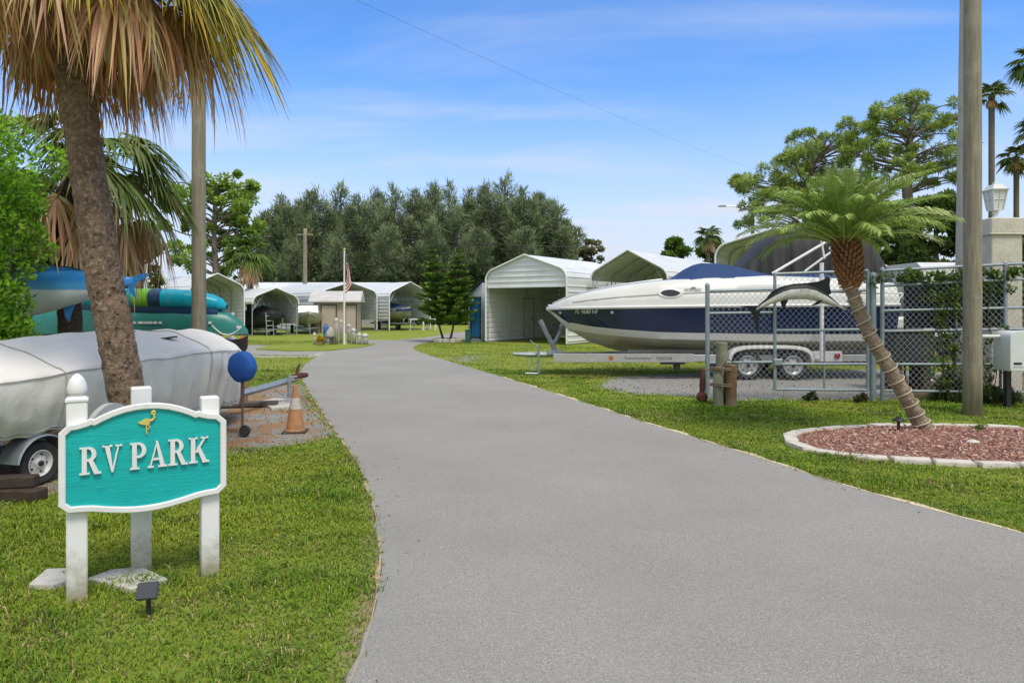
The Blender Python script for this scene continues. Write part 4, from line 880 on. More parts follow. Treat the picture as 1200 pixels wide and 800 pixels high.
cC = carport('carport', 'tallest carport arching behind the charcoal tarp', (7.75, 25.9), -35, 4.4, 7, 4.05, 4.5, nb=6, zl=2.6, zr=3.0)
c1 = carport('carport', 'leftmost white carport with a dark arched bay beyond the canoe tip', (-17.8, 37.6), 45, 3.05, 6.5, 3.05, 3.55, zr=.75)
c2 = carport('carport', 'low carport sheltering the boat under a black cover', (-14.95, 39.2), 45, 2.85, 5.5, 2.4, 2.78, zl=None, zr=.65)
c4 = carport('carport', 'wide carport with visible bows just behind the flagpole', (-12.6, 44.9), 45, 4.3, 8, 2.85, 3.35, zr=.75)
c5 = carport('carport', 'carport holding a small boat with a blue cover', (-8.6, 47.45), 45, 3.6, 7, 2.85, 3.45, zl=.75, zr=.75)
cR = carport('carport', 'far small carport roof showing between the dark tarp and the pine trunk', (15.6, 33.2), -30, 3.2, 5, 3.35, 3.9, gable=None, nb=4)
# door outline on the near inner wall of the first bay
mb = MB()
for y in (3.0, 3.95): mb.box((.045, y, 1.05), (.03, .05, 2.1))
mb.box((.045, 3.475, 2.1), (.03, .95, .05)); build(mb, 'door_frame', INNER, cA)
mb = MB(); mb.bbox((.05, 3.8, 1.05), (.05, .06, .1), .01); build(mb, 'door_handle', DARKM, cA)

# long white roofed building at the back, tan shed
lb = thing('long_shed', 'long low building with a white roof behind the left carports', 'shed', (-17.2, 57, 0))
mb = MB(); mb.box((0, 3.5, 1.3), (11.5, 6.6, 2.6)); build(mb, 'wall', mat('dull_wall', (.40,.40,.38), None, 3, .8), lb)
mb = MB(); mb.loft([[Vector((x, y, z)) for y, z in ((-.3,2.62),(-.3,2.72),(3.5,3.85),(7.3,2.72),(7.3,2.62))] for x in (-6.2, 6.4)], cap=True); build(mb, 'roof', SHEET, lb)
ts_ = thing('garden_shed', 'small tan shed with brown trimmed doors and a pale roof', 'shed', (-11.35, 44, 0), R(6))
TAN = mat('tan_siding', (.47,.39,.31), (.41,.34,.265), 3, .8, stretch=(1,1,8)); BRT = mat('brown_trim', (.10,.065,.045), None, 5, .7)
mb = MB(); mb.box((0, 1.05, 1.0), (2.7, 2.0, 2.0)); build(mb, 'wall', TAN, ts_)
mb = MB(); mb.loft([[Vector((x*1.0, y, z)) for y, z in ((-.25,1.98),(-.25,2.06),(1.05,2.72),(2.3,2.06),(2.3,1.98))] for x in (-1.7, 1.6)], cap=True); build(mb, 'roof', mat('pale_roof', (.56,.55,.52), None, 2, .6), ts_)
for x, w_ in ((-.45,.95),(.95,.7)):
    mb = MB(); mb.box((x, .02, .9), (w_, .05, 1.75)); d_ = build(mb, 'door', TAN, ts_)
    mb = MB()
    for s in (-1, 1): mb.box((x+s*w_/2, .0, .92), (.06, .09, 1.82))
    mb.box((x, .0, 1.8), (w_, .09, .06)); build(mb, 'door_frame', BRT, d_)
# ---- boats under the left carports
def small_boat(name, label, loc, rz, L, Bm, hull_m, deck_m, cover_m=None, cover_h=.6, z0=.55, bim=None, cat='boat'):
    t = thing(name, label, cat, (loc[0], loc[1], 0), R(rz))        # bow along -y
    secs = []
    for u, w_, zk, zs in ((0,.02,.85,1.0),(.08,.34,.5,.95),(.2,.68,.2,.9),(.4,.95,.04,.85),(.7,1,0,.82),(1,.95,0,.82)):
        y = -L/2+L*u; b_ = Bm/2*w_; secs.append([Vector((s*b_, y, z0+z)) for s, z in ((-1,zs),(-.96,zs*.55+zk*.4),(-.8,zk+.22),(0,zk),(.8,zk+.22),(.96,zs*.55+zk*.4),(1,zs))])
    mb = MB(); mb.loft(secs); mb._add(secs[-1], [tuple(range(7))]); build(mb, 'hull', hull_m, t, smooth=True)
    if cover_m:
        cs = []
        for u, h_ in ((-.005,.08),(.15,.3),(.4,.8),(.55,1),(.75,.75),(1.01,.35)):
            y = -L/2+L*u; b_ = Bm/2*float(np.interp(u, [0,.08,.2,.4,.7,1], [.05,.36,.70,.97,1.02,.97])); cs.append([Vector((s*b_, y, z0+z)) for s, z in ((-1.02,.7),(-1.0,.86),(-.6,.86+cover_h*h_*.7),(0,.88+cover_h*h_),(.6,.86+cover_h*h_*.7),(1.0,.86),(1.02,.7))])
        mb = MB(); mb.loft(cs); mb._add(cs[-1], [tuple(range(7))]); build(mb, 'cover', cover_m, t, smooth=True)
    else:
        cs = []
        for u in (0,.1,.25,.4,1):
            y = -L/2+L*u; b_ = Bm/2*float(np.interp(u, [0,.08,.2,.4,.7,1], [.05,.34,.68,.95,1,.95])); cs.append([Vector((s*b_*.98, y, z0+z)) for s, z in ((-1,.86),(-.5,.93),(0,.95),(.5,.93),(1,.86))])
        mb = MB(); mb.loft(cs); build(mb, 'deck', deck_m, t, smooth=True)
        mb = MB(); mb.loft([[Vector((s*Bm*.36, -L*.08+dy, z0+z)) for s in (-1,-.6,.6,1)] for dy, z in ((0,.9),(.25,1.35))]); build(mb, 'windscreen', mat('smoked_glass', (.05,.06,.07), None, 3, .15), t)
    if bim:
        mb = MB(); mb.loft([[Vector((s*Bm*.45, y, z0+1.75-.18*abs(s)**2-.06*abs(v)**2)) for s in np.linspace(-1, 1, 7)] for y, v in ((.0,-1),(.7,0),(1.5,1))]); b_ = build(mb, 'bimini_top', bim, t, smooth=True)
        for s in (-1, 1):
            mb = MB(); mb.tube([(s*Bm*.46, .6, z0+.8), (s*Bm*.45, .2, z0+1.58)], .018, 5); mb.tube([(s*Bm*.46, .6, z0+.8), (s*Bm*.45, 1.3, z0+1.58)], .018, 5); build(mb, 'bimini_frame', ALU, b_)
    return t
def simple_trailer(name, label, loc, rz, L, Bm, zf=.42, wr=.3, wy=.6):
    t = thing(name, label, 'trailer', (loc[0], loc[1], 0), R(rz)); mb = MB()
    for s in (-1, 1): mb.tube([(s*Bm*.36, L*.45, zf), (s*Bm*.36, -L*.2, zf), (s*.05, -L*.5, zf)], .04, 4); mb.tube([(s*Bm*.2, L*.45, zf+.09), (s*Bm*.2, -L*.2, zf+.09)], .04, 4)
    for y in (-.2, .1, .4): mb.tube([(-Bm*.36, L*y, zf-.03), (Bm*.36, L*y, zf-.03)], .035, 4)
    mb.tube([(-Bm*.42, wy, wr), (Bm*.42, wy, wr)], .03, 6); mb.tube([(0, -L*.45, zf), (0, -L*.5-.9, zf)], .045, 4); build(mb, 'frame', GALV, t)
    mb = MB(); mb.tube([(.06, -L*.5-.6, .03), (.06, -L*.5-.6, zf+.3)], .03, 6); build(mb, 'tongue_jack', GALV, t)
    mb = MB(); mb.tube([(0, -L*.5+.1, zf), (0, -L*.5-.15, zf+.65)], .04, 4); build(mb, 'winch_post', GALV, t)
    for s in (-1, 1): wheel(t, Vector((s*Bm*.44, wy, wr)), Vector((s, 0, 0)), wr, .18, wr*.58, world=False, holes=5)
    return t
WHULL = mat('white_gelcoat', (.66,.66,.64), (.58,.58,.55), 2, .3, dirt=(.42,.40,.35), dscale=2, damt=(.55,.85)); GHULL = mat('grey_beige_hull', (.42,.40,.36), None, 2, .35)
small_boat('covered_boat', 'boat under a black cover in the low carport', (-14.95, 41.3), 45, 4.6, 1.9, mat('black_hull', (.03,.03,.033), None, 2, .4), WHULL, mat('black_canvas', (.012,.012,.015), (.02,.02,.023), 4, .8), .55, .35)
simple_trailer('boat_trailer', 'trailer beneath the black covered boat in the low carport', (-14.95, 41.3), 45, 4.4, 1.8, .36, .25)
small_boat('motor_boat', 'white motor boat with a brown bimini beside the tan shed', (-13.15, 43.6), 20, 5.0, 2.0, GHULL, WHULL, z0=.4, bim=mat('brown_canvas', (.09,.045,.03), None, 4, .8))
simple_trailer('boat_trailer', 'trailer beneath the brown bimini boat next to the tan shed', (-13.15, 43.6), 20, 4.6, 1.9, .36, .27)
small_boat('covered_boat', 'grey boat under a royal blue cover in a left carport', (-8.75, 49.9), 40, 5.0, 2.1, GHULL, WHULL, mat('navy_canvas', (.02,.04,.16), None, 4, .8), .45, .68)
simple_trailer('boat_trailer', 'trailer beneath the royal blue covered boat', (-8.75, 49.9), 40, 4.6, 1.9, .5, .3)
simple_trailer('boat_trailer', 'empty trailer parked in the wide carport behind the flagpole', (-12.7, 48.0), 45, 4.4, 1.9, .45, .3)
# pontoon-like step rails, sawhorses
def sawhorse(x, y, rz, label):
    t = thing('sawhorse', label, 'sawhorse', (x, y, 0), R(rz)); mb = MB(); mb.bbox((0,0,.8), (1.0,.09,.09), .01); build(mb, 'beam', WHITE, t)
    for sx in (-1, 1):
        for sy in (-1, 1):
            mb = MB(); mb.tube([(sx*.42, sy*.03, .78), (sx*.48, sy*.3, -.01)], .03, 4); build(mb, 'leg', WHITE, t)
sawhorse(-6.75, 48.4, 12, 'white sawhorse at the right foot of the far carport'); sawhorse(-5.9, 48.9, -8, 'white sawhorse close to the norfolk pines')
t = thing('step_ladder', 'low aluminium boarding ladder leaning by the black covered boat', 'ladder', (-14.05, 39.7, 0), R(40)); mb = MB()
for s in (-.2, .2): mb.tube([(s, 0, 0), (s, .2, 1.35)], .022, 5)
build(mb, 'rail', ALU, t)
for i in range(4): mb = MB(); mb.tube([(-.2, .045+.04*i, .3+.28*i), (.2, .045+.04*i, .3+.28*i)], .02, 5); build(mb, 'rung', ALU, t)

# ---- flagpole island
D = 29.3; x0 = at(403.5, 0, D).x
fp = thing('flagpole', 'white flagpole on the grass island beyond the bend', 'flagpole', (x0, D, 0)); mb = MB(); mb.tube([(0,0,-.05),(0,0,2),(0,0,4.1)], [.045,.04,.03], 10); build(mb, 'pole', WHITE, fp, smooth=True)
mb = MB(); mb.lathe([(.005,0),(.04,.015),(.055,.05),(.04,.085),(.005,.1)], (0,0,4.09), 12); build(mb, 'finial', GOLD, fp, smooth=True)
fm_, fnt, fb_ = _nt('flag_cloth'); fa = N(fnt, 'ShaderNodeAttribute', attribute_name='Col'); fnt.links.new(fa.outputs['Color'], fb_.inputs['Base Color']); fb_.inputs['Roughness'].default_value = .8
NU, NV = 26, 52; V = []; C = []                     # hanging limp: fly droops along the pole
for j in range(NV+1):
    for i in range(NU+1):
        u, v = i/NU, j/NV                           # u along the fly, v down the hoist
        z = 3.98-v*.75-u*1.05*(.75+.25*v); x = .04+.34*math.sin(u*PI*.85)*(.45+.55*v)-.16*v*u+.04*math.sin(u*9+v*2); y = .10*math.sin(u*14+v*1.5)
        V.append((x, y-.05, z)); st = int(v*13) % 2 == 0; c = srgb(178,34,52) if st else srgb(238,236,230)
        if u < .42 and v < 7/13:
            c = srgb(40,44,90); 
            if (i % 3 == 1) and (j % 4 == 2): c = srgb(225,225,230)
        C.append(c)
Fq = np.array([(j*(NU+1)+i, j*(NU+1)+i+1, (j+1)*(NU+1)+i+1, (j+1)*(NU+1)+i) for j in range(NV) for i in range(NU)])
flg = npmesh('flag', np.array(V), Fq, np.array(C), fm_, None, True); flg.location = (x0, D, 0); tag(flg, 'stars and stripes flag hanging limp on the white pole', 'flag')
PCAP = mat('grimy_white_cap', (.56,.55,.51), (.42,.41,.37), 6, .7)
PIL = mat('grey_white_post', (.40,.39,.36), (.24,.23,.20), 5, .85, bmp=.4)
posts = [(368.5, 391, 405, .10, 'short grey post at the left end of the flagpole island'), (394, 374, 404.5, .12, 'tall whitish post just left of the flagpole'), (399.5, 376, 403, .10, 'thin grey post touching the flagpole from the left'), (409, 381, 403, .12, 'grey post just right of the flagpole'), (414.5, 386, 404, .15, 'stout white capped post right of the flagpole'), (421, 391, 404.5, .13, 'low grey post, second from the right on the island'), (428, 392, 404.5, .19, 'rightmost stout post with a white cap on the island')]
for px_, y1, y2, r_, lb_ in posts:
    p = gr(px_, y2); h_ = at(px_, y1, p.y).z; r_ *= .7; t = thing('mooring_post', lb_, 'post', tuple(p), 0, 'posts around the flagpole')
    mb = MB(); mb.tube([(0,0,-.05),(.01,0,h_*.5),(0,0,h_-.08)], [r_,r_*.96,r_*.93], 12, jit=.03); build(mb, 'shaft', PIL, t, smooth='all'); mb = MB(); mb.lathe([(r_*.9,-.1),(r_*1.1,-.08),(r_*1.1,-.02),(r_*.5,.05),(.01,.07)], (0,0,h_), 12); build(mb, 'cap', PCAP, t, smooth=True)
p = gr(383, 405); t = thing('stone_bench', 'low dark stone bench on the flagpole island', 'bench', tuple(p)); DS = mat('dark_stone', (.13,.12,.105), (.08,.075,.065), 8, .9, bmp=.4)
mb = MB(); mb.bbox((0,0,.36), (.62,.35,.09), .02); build(mb, 'seat', DS, t)
for s in (-.2, .2): mb = MB(); mb.bbox((s,0,.15), (.12,.28,.34), .02); build(mb, 'leg', DS, t)
p = gr(375, 406); t = thing('flower_pot', 'pot of yellow flowers beside the stone bench', 'plant pot', tuple(p)); mb = MB(); mb.lathe([(.09,0),(.13,.2),(.14,.22),(.12,.22)], (0,0,0), 14); build(mb, 'pot', mat('ochre_pot', (.32,.22,.08), None, 4, .7), t)
leaf_blob('flowers', [(0,0,.33),(.08,.02,.28),(-.07,0,.30)], [.13,.1,.1], 90, .08, .05, ((.25,.22,.02),(.60,.42,.03)), LEAF, t, 9)
p = gr(382, 402); mb = MB(); mb.lathe([(.10,.42),(.13,.48),(.13,.75),(.09,.82),(.04,.84),(.04,.9)], (0,0,0), 14); mb.box((0,0,.21), (.2,.2,.42)); solo(mb, 'water_cooler', mat('blue_plastic', (.04,.14,.42), None, 4, .4), 'small blue jug on a stand behind the stone bench', 'jug', tuple(p), smooth=True)
def rock(name, label, loc, s, m, seed):
    r = random.Random(seed); mb = MB(); rows = []; ph = [r.uniform(0, 6) for _ in range(6)]
    for i in range(9):
        th = PI*i/8; rows.append([Vector((s[0]*math.sin(th)*math.cos(a)*(1+.13*math.sin(3*a+ph[0]+th*2)+.08*math.sin(5*a+ph[1])), s[1]*math.sin(th)*math.sin(a)*(1+.12*math.sin(2*a+ph[2])), s[2]*math.cos(th)*(1+.12*math.sin(2*a+ph[3]))+s[2]*.75)) for a in np.linspace(0, 2*PI, 14, endpoint=False)])
    mb.loft(rows, closed=True); return solo(mb, name, m, label, 'rock', loc, smooth='all')
p = gr(387, 402.5); rock('rock', 'pale rounded rock on the flagpole island', tuple(p), (.2,.18,.42), CONC, 3)

# ---- norfolk pines in a stone ring, green box, blue shed
p0 = gr(524, 401)
def norfolk(name, label, top_px, H, seed, lean):
    t = thing(name, label, 'tree', (p0.x+lean*.2, p0.y, 0)); r = random.Random(seed); mb = MB(); tp_ = Vector((lean, 0, H)); tp_b = Vector((lean*.55, 0, H*.3)); P = spline([Vector((0,0,-.05)), tp_b, tp_], 8); mb.tube(P, [interp(i/(len(P)-1), [0,1], [.065,.012]) for i in range(len(P))], 8)
    Pp, Dd, C, Ls = [], [], [], []; nt_ = 13
    br = MB()
    for k in range(nt_):
        u = k/(nt_-1); z = H*(.20+.77*u)+r.uniform(-.06,.06); c = Vector((lean*(.35+.65*u), 0, z)); LB = 1.22*(1-u*.83)*(1 if k > 0 else .85)*r.uniform(.92,1.05); n_ = 7 if k < nt_-3 else 5; a0 = r.uniform(0, 2)
        for b in range(n_):
            a = a0+2*PI*b/n_+r.uniform(-.12,.12); d = Vector((math.cos(a), math.sin(a), r.uniform(.08,.34))); e = c+d*LB*r.uniform(.82,1.1)+Vector((0,0,.10*LB)); br.tube([c, c+d*LB*.5+Vector((0,0,-.02)), e], [.014,.009,.003], 4, cap=False)
            m_ = max(6, int(LB*30))
            for j in range(m_):
                f = .15+.85*j/m_; q = c.lerp(e, f); sd = Vector((-d.y, d.x, 0)); ll = .36*(1-.5*f)*min(1, LB+.25)
                for s in (-1, 1):
                    for _ in range(3):
                        Pp.append(q+Vector((r.uniform(-.02,.02),)*3)); dd = (d*.75+sd*s*r.uniform(.5,1.0)+Vector((0,0,r.uniform(.15,.65)))).normalized(); Dd.append(dd); Ls.append(ll*r.uniform(.7,1.2)); g_ = r.uniform(.7,1.3)*(.8+.35*f); C.append((.125*g_*(.7+.6*f), .25*g_, .04*g_))
    mb._add(br.v, br.f); build(mb, 'trunk', BARKD, t, smooth=True)
    o = cards('foliage', np.array([tuple(x) for x in Pp]), np.array([tuple(x) for x in Dd]), np.array(Ls), .065, np.array(C), NEEDLE, t)
    return t
norfolk('norfolk_pine', 'left of the two tiered norfolk pines in the stone ring', 508, 4.35, 3, -.62); norfolk('norfolk_pine', 'right of the two tiered norfolk pines in the stone ring', 537, 4.4, 8, .5)
t = thing('stone_planter', 'low ring of stones around the norfolk pines', 'planter', tuple(p0)); mb = MB()
for i in range(12):
    a = 2*PI*i/12; mb.bbox((.58*math.cos(a), .58*math.sin(a), .09), (.2,.30,.2), .04, rz=a+random.uniform(-.1,.1))
build(mb, 'ring', CONC, t); mb = MB(); mb.lathe([(.5,0),(.5,.1),(.25,.16),(.01,.17)], (0,0,0), 16); build(mb, 'soil', mat('soil', (.06,.045,.03), None, 9, .95, bmp=.5), t)
p = gr(548.5, 402); t = thing('utility_box', 'small dark green utility box left of the tall carport', 'utility box', tuple(p)); GBX = mat('green_box_paint', (.02,.085,.07), (.016,.07,.058), 4, .5)
mb = MB(); mb.bbox((0,0,.29), (.25,.25,.6), .02); build(mb, 'body', GBX, t); mb = MB(); mb.bbox((0,0,.60), (.28,.28,.05), .02); build(mb, 'lid', GBX, t)
t = thing('storage_shed', 'narrow white shed with a blue roll up door beside the tall carport', 'shed', (-2.13, 33.25, 0), R(-35)); BLU = mat('blue_roller_door', (.02,.19,.42), (.016,.15,.34), 3, .45)
mb = MB(); mb.prism([(0,0),(.85,0),(.85,2.83),(0,2.22)], 0, -2.2, M=Matrix.Rotation(PI/2, 4, 'X')); build(mb, 'wall', mat('pale_blue_white_wall', (.60,.66,.70), None, 2, .5), t)
mb = MB(); rows = []
for i, z in enumerate(np.arange(.25, 2.06, .03)): rows.append([Vector((.22, -.02-.012*abs(math.sin(i*PI/3)), z)), Vector((.74, -.02-.012*abs(math.sin(i*PI/3)), z))])
mb.loft(rows); d_ = build(mb, 'door', BLU, t)
mb = MB()
for x in (.19, .77): mb.box((x, -.03, 1.1), (.06, .05, 2.0))
mb.box((.48, -.03, 2.12), (.64, .05, .07)); mb.box((.48, -.03, .2), (.64, .05, .08)); build(mb, 'door_frame', mat('dark_blue_frame', (.02,.05,.10), None, 4, .5), d_)
mb = MB(); mb.loft([[Vector((x, y, z+dz)) for x, z in ((-.08,2.18),(.87,2.87))] for y, dz in ((-.1,0),(-.1,.09),(2.3,.09),(2.3,0))], closed=False); build(mb, 'roof', mat('dark_blue_roof', (.03,.055,.085), None, 4, .5), t)

# ================================================================== BACKGROUND TREES
# casuarina row: every tree its own trunk and crown, four crown shapes shared
def casuarina(seed, H, Rm):
    r = np.random.default_rng(seed); P, Dd, C, L, Wd = [], [], [], [], []; br = MB(); rr = random.Random(seed)
    ptsT = [Vector((rr.uniform(-.3,.3)*k, rr.uniform(-.3,.3)*k, H*k*.96)) for k in (0,.3,.6,1)]; TR = MB(); PT = spline(ptsT, 6); TR.tube(PT, [interp(i/(len(PT)-1), [0,1], [.28,.03]) for i in range(len(PT))], 8)
    nb = 116; LD = [(0, 0, 1.0)]+[(Rm*rr.uniform(.35,.62)*math.cos(q_), Rm*rr.uniform(.35,.62)*math.sin(q_), rr.uniform(.74,.97)) for q_ in (rr.uniform(0,1.5), rr.uniform(2,3.4), rr.uniform(4,5.6))]
    for ox, oy, hs in LD[1:]:
        pl = spline([PT[5], PT[9]+Vector((ox*.6, oy*.6, 0)), Vector((ox, oy, H*hs*.95))], 5); br.tube(pl, [interp(i/(len(pl)-1), [0,1], [.12,.02]) for i in range(len(pl))], 5, cap=False)
    for b in range(nb):
        ox, oy, hs = LD[b % 4]; u = .10+.88*(b/nb)**.95; z0 = H*hs*u*.94; prof = math.sin(min(1, (u+.06)/.38)*PI/2)**.8 if u < .32 else (max(0, 1-((u-.32)/.70)**1.35))**.85
        a = rr.uniform(0, 2*PI); RL = Rm*.66*max(.12, prof)*rr.uniform(.5, 1.2); k = min(int(u*hs*.93*(len(PT)-1)), len(PT)-1); g_ = min(1, u*1.5); c = PT[k]+Vector((ox*g_, oy*g_, 0)); c.z = z0; up_ = rr.uniform(.6, 1.4)*(1 if u < .65 else 1.7); e = c+Vector((math.cos(a)*RL, math.sin(a)*RL, RL*up_+.45)); br.tube([c, c.lerp(e, .5)+Vector((0,0,-.1*RL)), e], [.05,.03,.01], 4, cap=False)
        m_ = int(100*(.55+.6*prof)); f = r.random((m_, 1))**.75; ax = np.array(tuple(c))+(np.array(tuple(e-c)))*(.25+.80*f); sp_ = (.36*(1.12-f)**.7+.07)*(.75+.4*rr.random()); cl = r.normal(size=(m_, 3))*sp_*np.array((1,1,.9)); pts = ax+cl; P.append(pts)
        d = r.normal(size=pts.shape)*.42+np.array(tuple((e-c).normalized()))*.75+cl*.5; d[:, 2] += np.where(f[:, 0] > .75, .35, -.25); Dd.append(d/np.linalg.norm(d, axis=1)[:, None])
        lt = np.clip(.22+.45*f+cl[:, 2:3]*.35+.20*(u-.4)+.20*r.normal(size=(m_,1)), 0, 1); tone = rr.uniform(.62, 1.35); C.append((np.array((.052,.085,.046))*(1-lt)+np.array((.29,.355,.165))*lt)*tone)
    P = np.concatenate(P); return P, np.concatenate(Dd), np.concatenate(C), br, TR
cas = []
for i, (H, Rm) in enumerate(((17, 2.7), (16, 2.2), (15, 3.0), (13.5, 2.6))):
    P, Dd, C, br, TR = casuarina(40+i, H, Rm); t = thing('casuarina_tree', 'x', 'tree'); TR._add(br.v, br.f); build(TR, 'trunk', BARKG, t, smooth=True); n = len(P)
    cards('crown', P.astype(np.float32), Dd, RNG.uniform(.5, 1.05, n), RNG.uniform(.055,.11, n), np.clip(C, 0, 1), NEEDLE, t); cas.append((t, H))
row = [(312,236,80,3),(332,214,78,1),(352,222,84,3),(372,205,76,0),(398,203,80,2),(420,214,73,1),(438,206,82,0),(462,205,75,2),(488,207,78,1),(506,200,84,0),(528,203,73,2),(549,206,80,1),(572,198,76,0),(592,193,80,2),(612,204,74,1),(632,214,80,3),(650,224,75,2),(662,246,77,3),(455,250,66,3),(395,262,66,3),(560,256,66,3),(340,270,68,3),(505,245,69,2),(615,255,68,3)]
words = ['tall', 'slender', 'broad', 'low dark']
used = {}
for i, (px_, yt, D, k) in enumerate(row):
    src, H = cas[k]; s = at(px_, yt+6, D).z/H*.97; loc = (at(px_, 0, D).x, D, 0)
    lab = 'dark feathery casuarina in the tree row behind the carports'
    if i == 0: lab = 'leftmost casuarina of the tree row, above the small fan palm'
    if i == 17: lab = 'rightmost casuarina of the tree row, above the tall carport'
    if i == 13: lab = 'tallest casuarina of the row, left above the tall carport gable'
    if k not in used: used[k] = 1; o = src; o.location = loc; o.scale = (s,)*3; o['label'] = lab; o['group'] = 'casuarinas behind the carports'
    else: o = dup(src, loc, random.uniform(0, 6), lab, (s*random.uniform(.92,1.1), s*random.uniform(.92,1.1), s)); o['group'] = 'casuarinas behind the carports'
    if i in (0, 13, 17): del o['group']
def clump_tree(name, label, base, limbs, rb, pads, lm, leaf, n_each, L, Wd, cols, seed, bark=BARKG, cat='tree', flat=.6, up=.4, nlimb_r=.06):
    t = thing(name, label, cat, base); r = random.Random(seed); mb = MB()
    P = spline([Vector(p) for p in limbs], 6); mb.tube(P, [interp(i/(len(P)-1), np.linspace(0,1,len(rb)), rb) for i in range(len(P))], 12, jit=.03); build(mb, 'trunk', bark, t, smooth='all')
    mb = MB()
    for c, _ in pads:
        c = Vector(c); k = min(range(len(P)), key=lambda i: (P[i]-c).length+2.2*max(0, P[i].z-c.z+.25*math.hypot(P[i].x-c.x, P[i].y-c.y))); b_ = P[k]; md = b_.lerp(c, .5)+Vector((r.uniform(-.25,.25), r.uniform(-.25,.25), r.uniform(-.1,.35)))
        pp = spline([b_, md, c], 4); mb.tube(pp, [interp(i/(len(pp)-1), [0,1], [nlimb_r,.018]) for i in range(len(pp))], 5, cap=False)
    build(mb, 'limb', bark, t, smooth=True)
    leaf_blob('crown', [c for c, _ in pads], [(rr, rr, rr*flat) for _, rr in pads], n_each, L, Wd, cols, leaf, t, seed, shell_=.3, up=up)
    return t
def pads_from_px(items, D, base, jy, seed):
    r = random.Random(seed); out = []
    for x, y, rpx in items: p = at(x, y, D); out.append(((p.x-base[0], r.uniform(-jy, jy), p.z), rpx*D/800))
    return out
# slash pine on the right (two of them)
D = 38; base = (at(1067,0,D).x, D, 0); r = random.Random(4)
it = [(1070,124,17),(1048,128,15),(1092,128,14),(1112,140,13),(1030,142,14),(1010,140,9),(1060,142,13),(1085,148,13),(1108,158,14),(1040,160,14),(1015,158,12),(1120,172,10),(1098,176,13),(1060,172,9),(1030,176,13),(1085,192,12),(1108,194,11),(1048,192,10),(1124,190,8),(1018,184,11),(1002,172,9),(1100,210,10),(1118,212,8),(1074,205,8),(1040,208,10),(1012,150,9),(1075,118,10)]
it = [(x+r.uniform(-.95,.95)*rp, y+r.uniform(-.55,.55)*rp, rp*r.uniform(.38,.66)) for x, y, rp in it for _ in range(4)]
limbs = [(0,0,-.1), (at(1067,270,D).x-base[0],0,at(0,270,D).z), (at(1063,220,D).x-base[0],0,at(0,220,D).z), (at(1068,170,D).x-base[0],.2,at(0,170,D).z), (at(1070,122,D).x-base[0],0,at(0,122,D).z)]
PC = ((.11,.18,.032), (.42,.53,.10))
clump_tree('slash_pine', 'tall slash pine with a flat crown beside the wooden pole', base, limbs, [.34,.26,.10], pads_from_px(it, D, base, 1.6, 5), None, NEEDLE, 175, .30, .05, PC, 6, flat=.8, up=.5)
D = 42; base = (at(935,0,D).x, D, 0)
it = [(878,212,12),(895,207,14),(872,222,9),(888,228,11),(915,196,13),(932,186,14),(912,212,12),(950,176,14),(968,170,14),(985,168,13),(948,196,13),(930,210,14),(970,190,14),(990,186,13),(952,214,14),(975,208,13),(905,232,12),(885,242,9),(925,232,13),(945,236,12),(996,200,12),(1000,178,10),(900,250,9),(940,160,7),(975,158,8),(918,186,8),(880,260,8),(1008,214,10),(868,208,6),(985,228,12),(962,240,10)]
it = [(x+r.uniform(-.95,.95)*rp, y+r.uniform(-.55,.55)*rp, rp*r.uniform(.38,.66)) for x, y, rp in it for _ in range(4)]
limbs = [(0,0,-.1), (.2,0,3), (.5,0,6), (at(945,215,D).x-base[0],0,at(0,215,D).z), (at(965,175,D).x-base[0],0,at(0,175,D).z)]
clump_tree('slash_pine', 'wide spreading slash pine behind the young date palm', base, limbs, [.32,.24,.08], pads_from_px(it, D, base, 1.8, 8), None, NEEDLE, 170, .32, .055, PC, 9, flat=.8, up=.5)
# leafy trees right, dark understory behind the boat stern
def round_tree(name, label, px_, ytop, ybot, wpx, D, cols, seed, n=46, n_each=240, L=.26, Wd=.15, lowz=None, group=None):
    base = (at(px_, 0, D).x, D, 0); zt = at(0, ytop, D).z; zb = max(.3, at(0, ybot, D).z); rx = wpx*D/1600; r = random.Random(seed); pads = []
    for i in range(n):
        u = r.random(); z = zb+(zt-zb)*u; k = math.sqrt(max(.05, 1-(2*abs(u-.42)/1.16)**2)); a = r.uniform(0, 2*PI); q = rx*k*r.uniform(.35, .92); pads.append(((q*math.cos(a), q*math.sin(a)*.8, z-.12*rx), rx*r.uniform(.16,.30)))
    return clump_tree(name, label, base, [(0,0,-.1), (.1,0,zb*.7), (0,.1,(zb+zt)/2), (.1,0,zt*.93)], [.22,.15,.04], pads, None, LEAF, n_each, L, Wd, cols, seed, flat=.75)
DK = ((.035,.07,.014), (.14,.215,.04)); MD = ((.05,.10,.016), (.18,.28,.045))
round_tree('broadleaf_tree', 'dark green leafy tree between the pine trunk and the wooden pole', 1098, 218, 352, 84, 34, DK, 21, 60, 260)
round_tree('broadleaf_tree', 'dark green tree behind the boat stern', 1040, 238, 352, 80, 36, DK, 22, 55, 240)
round_tree('broadleaf_tree', 'mid green tree rising behind the stucco pillar', 1196, 268, 350, 55, 30, MD, 23, 40, 220)
round_tree('broadleaf_tree', 'tree filling the gap under the spreading pine', 978, 235, 350, 90, 44, DK, 24, 50, 240)
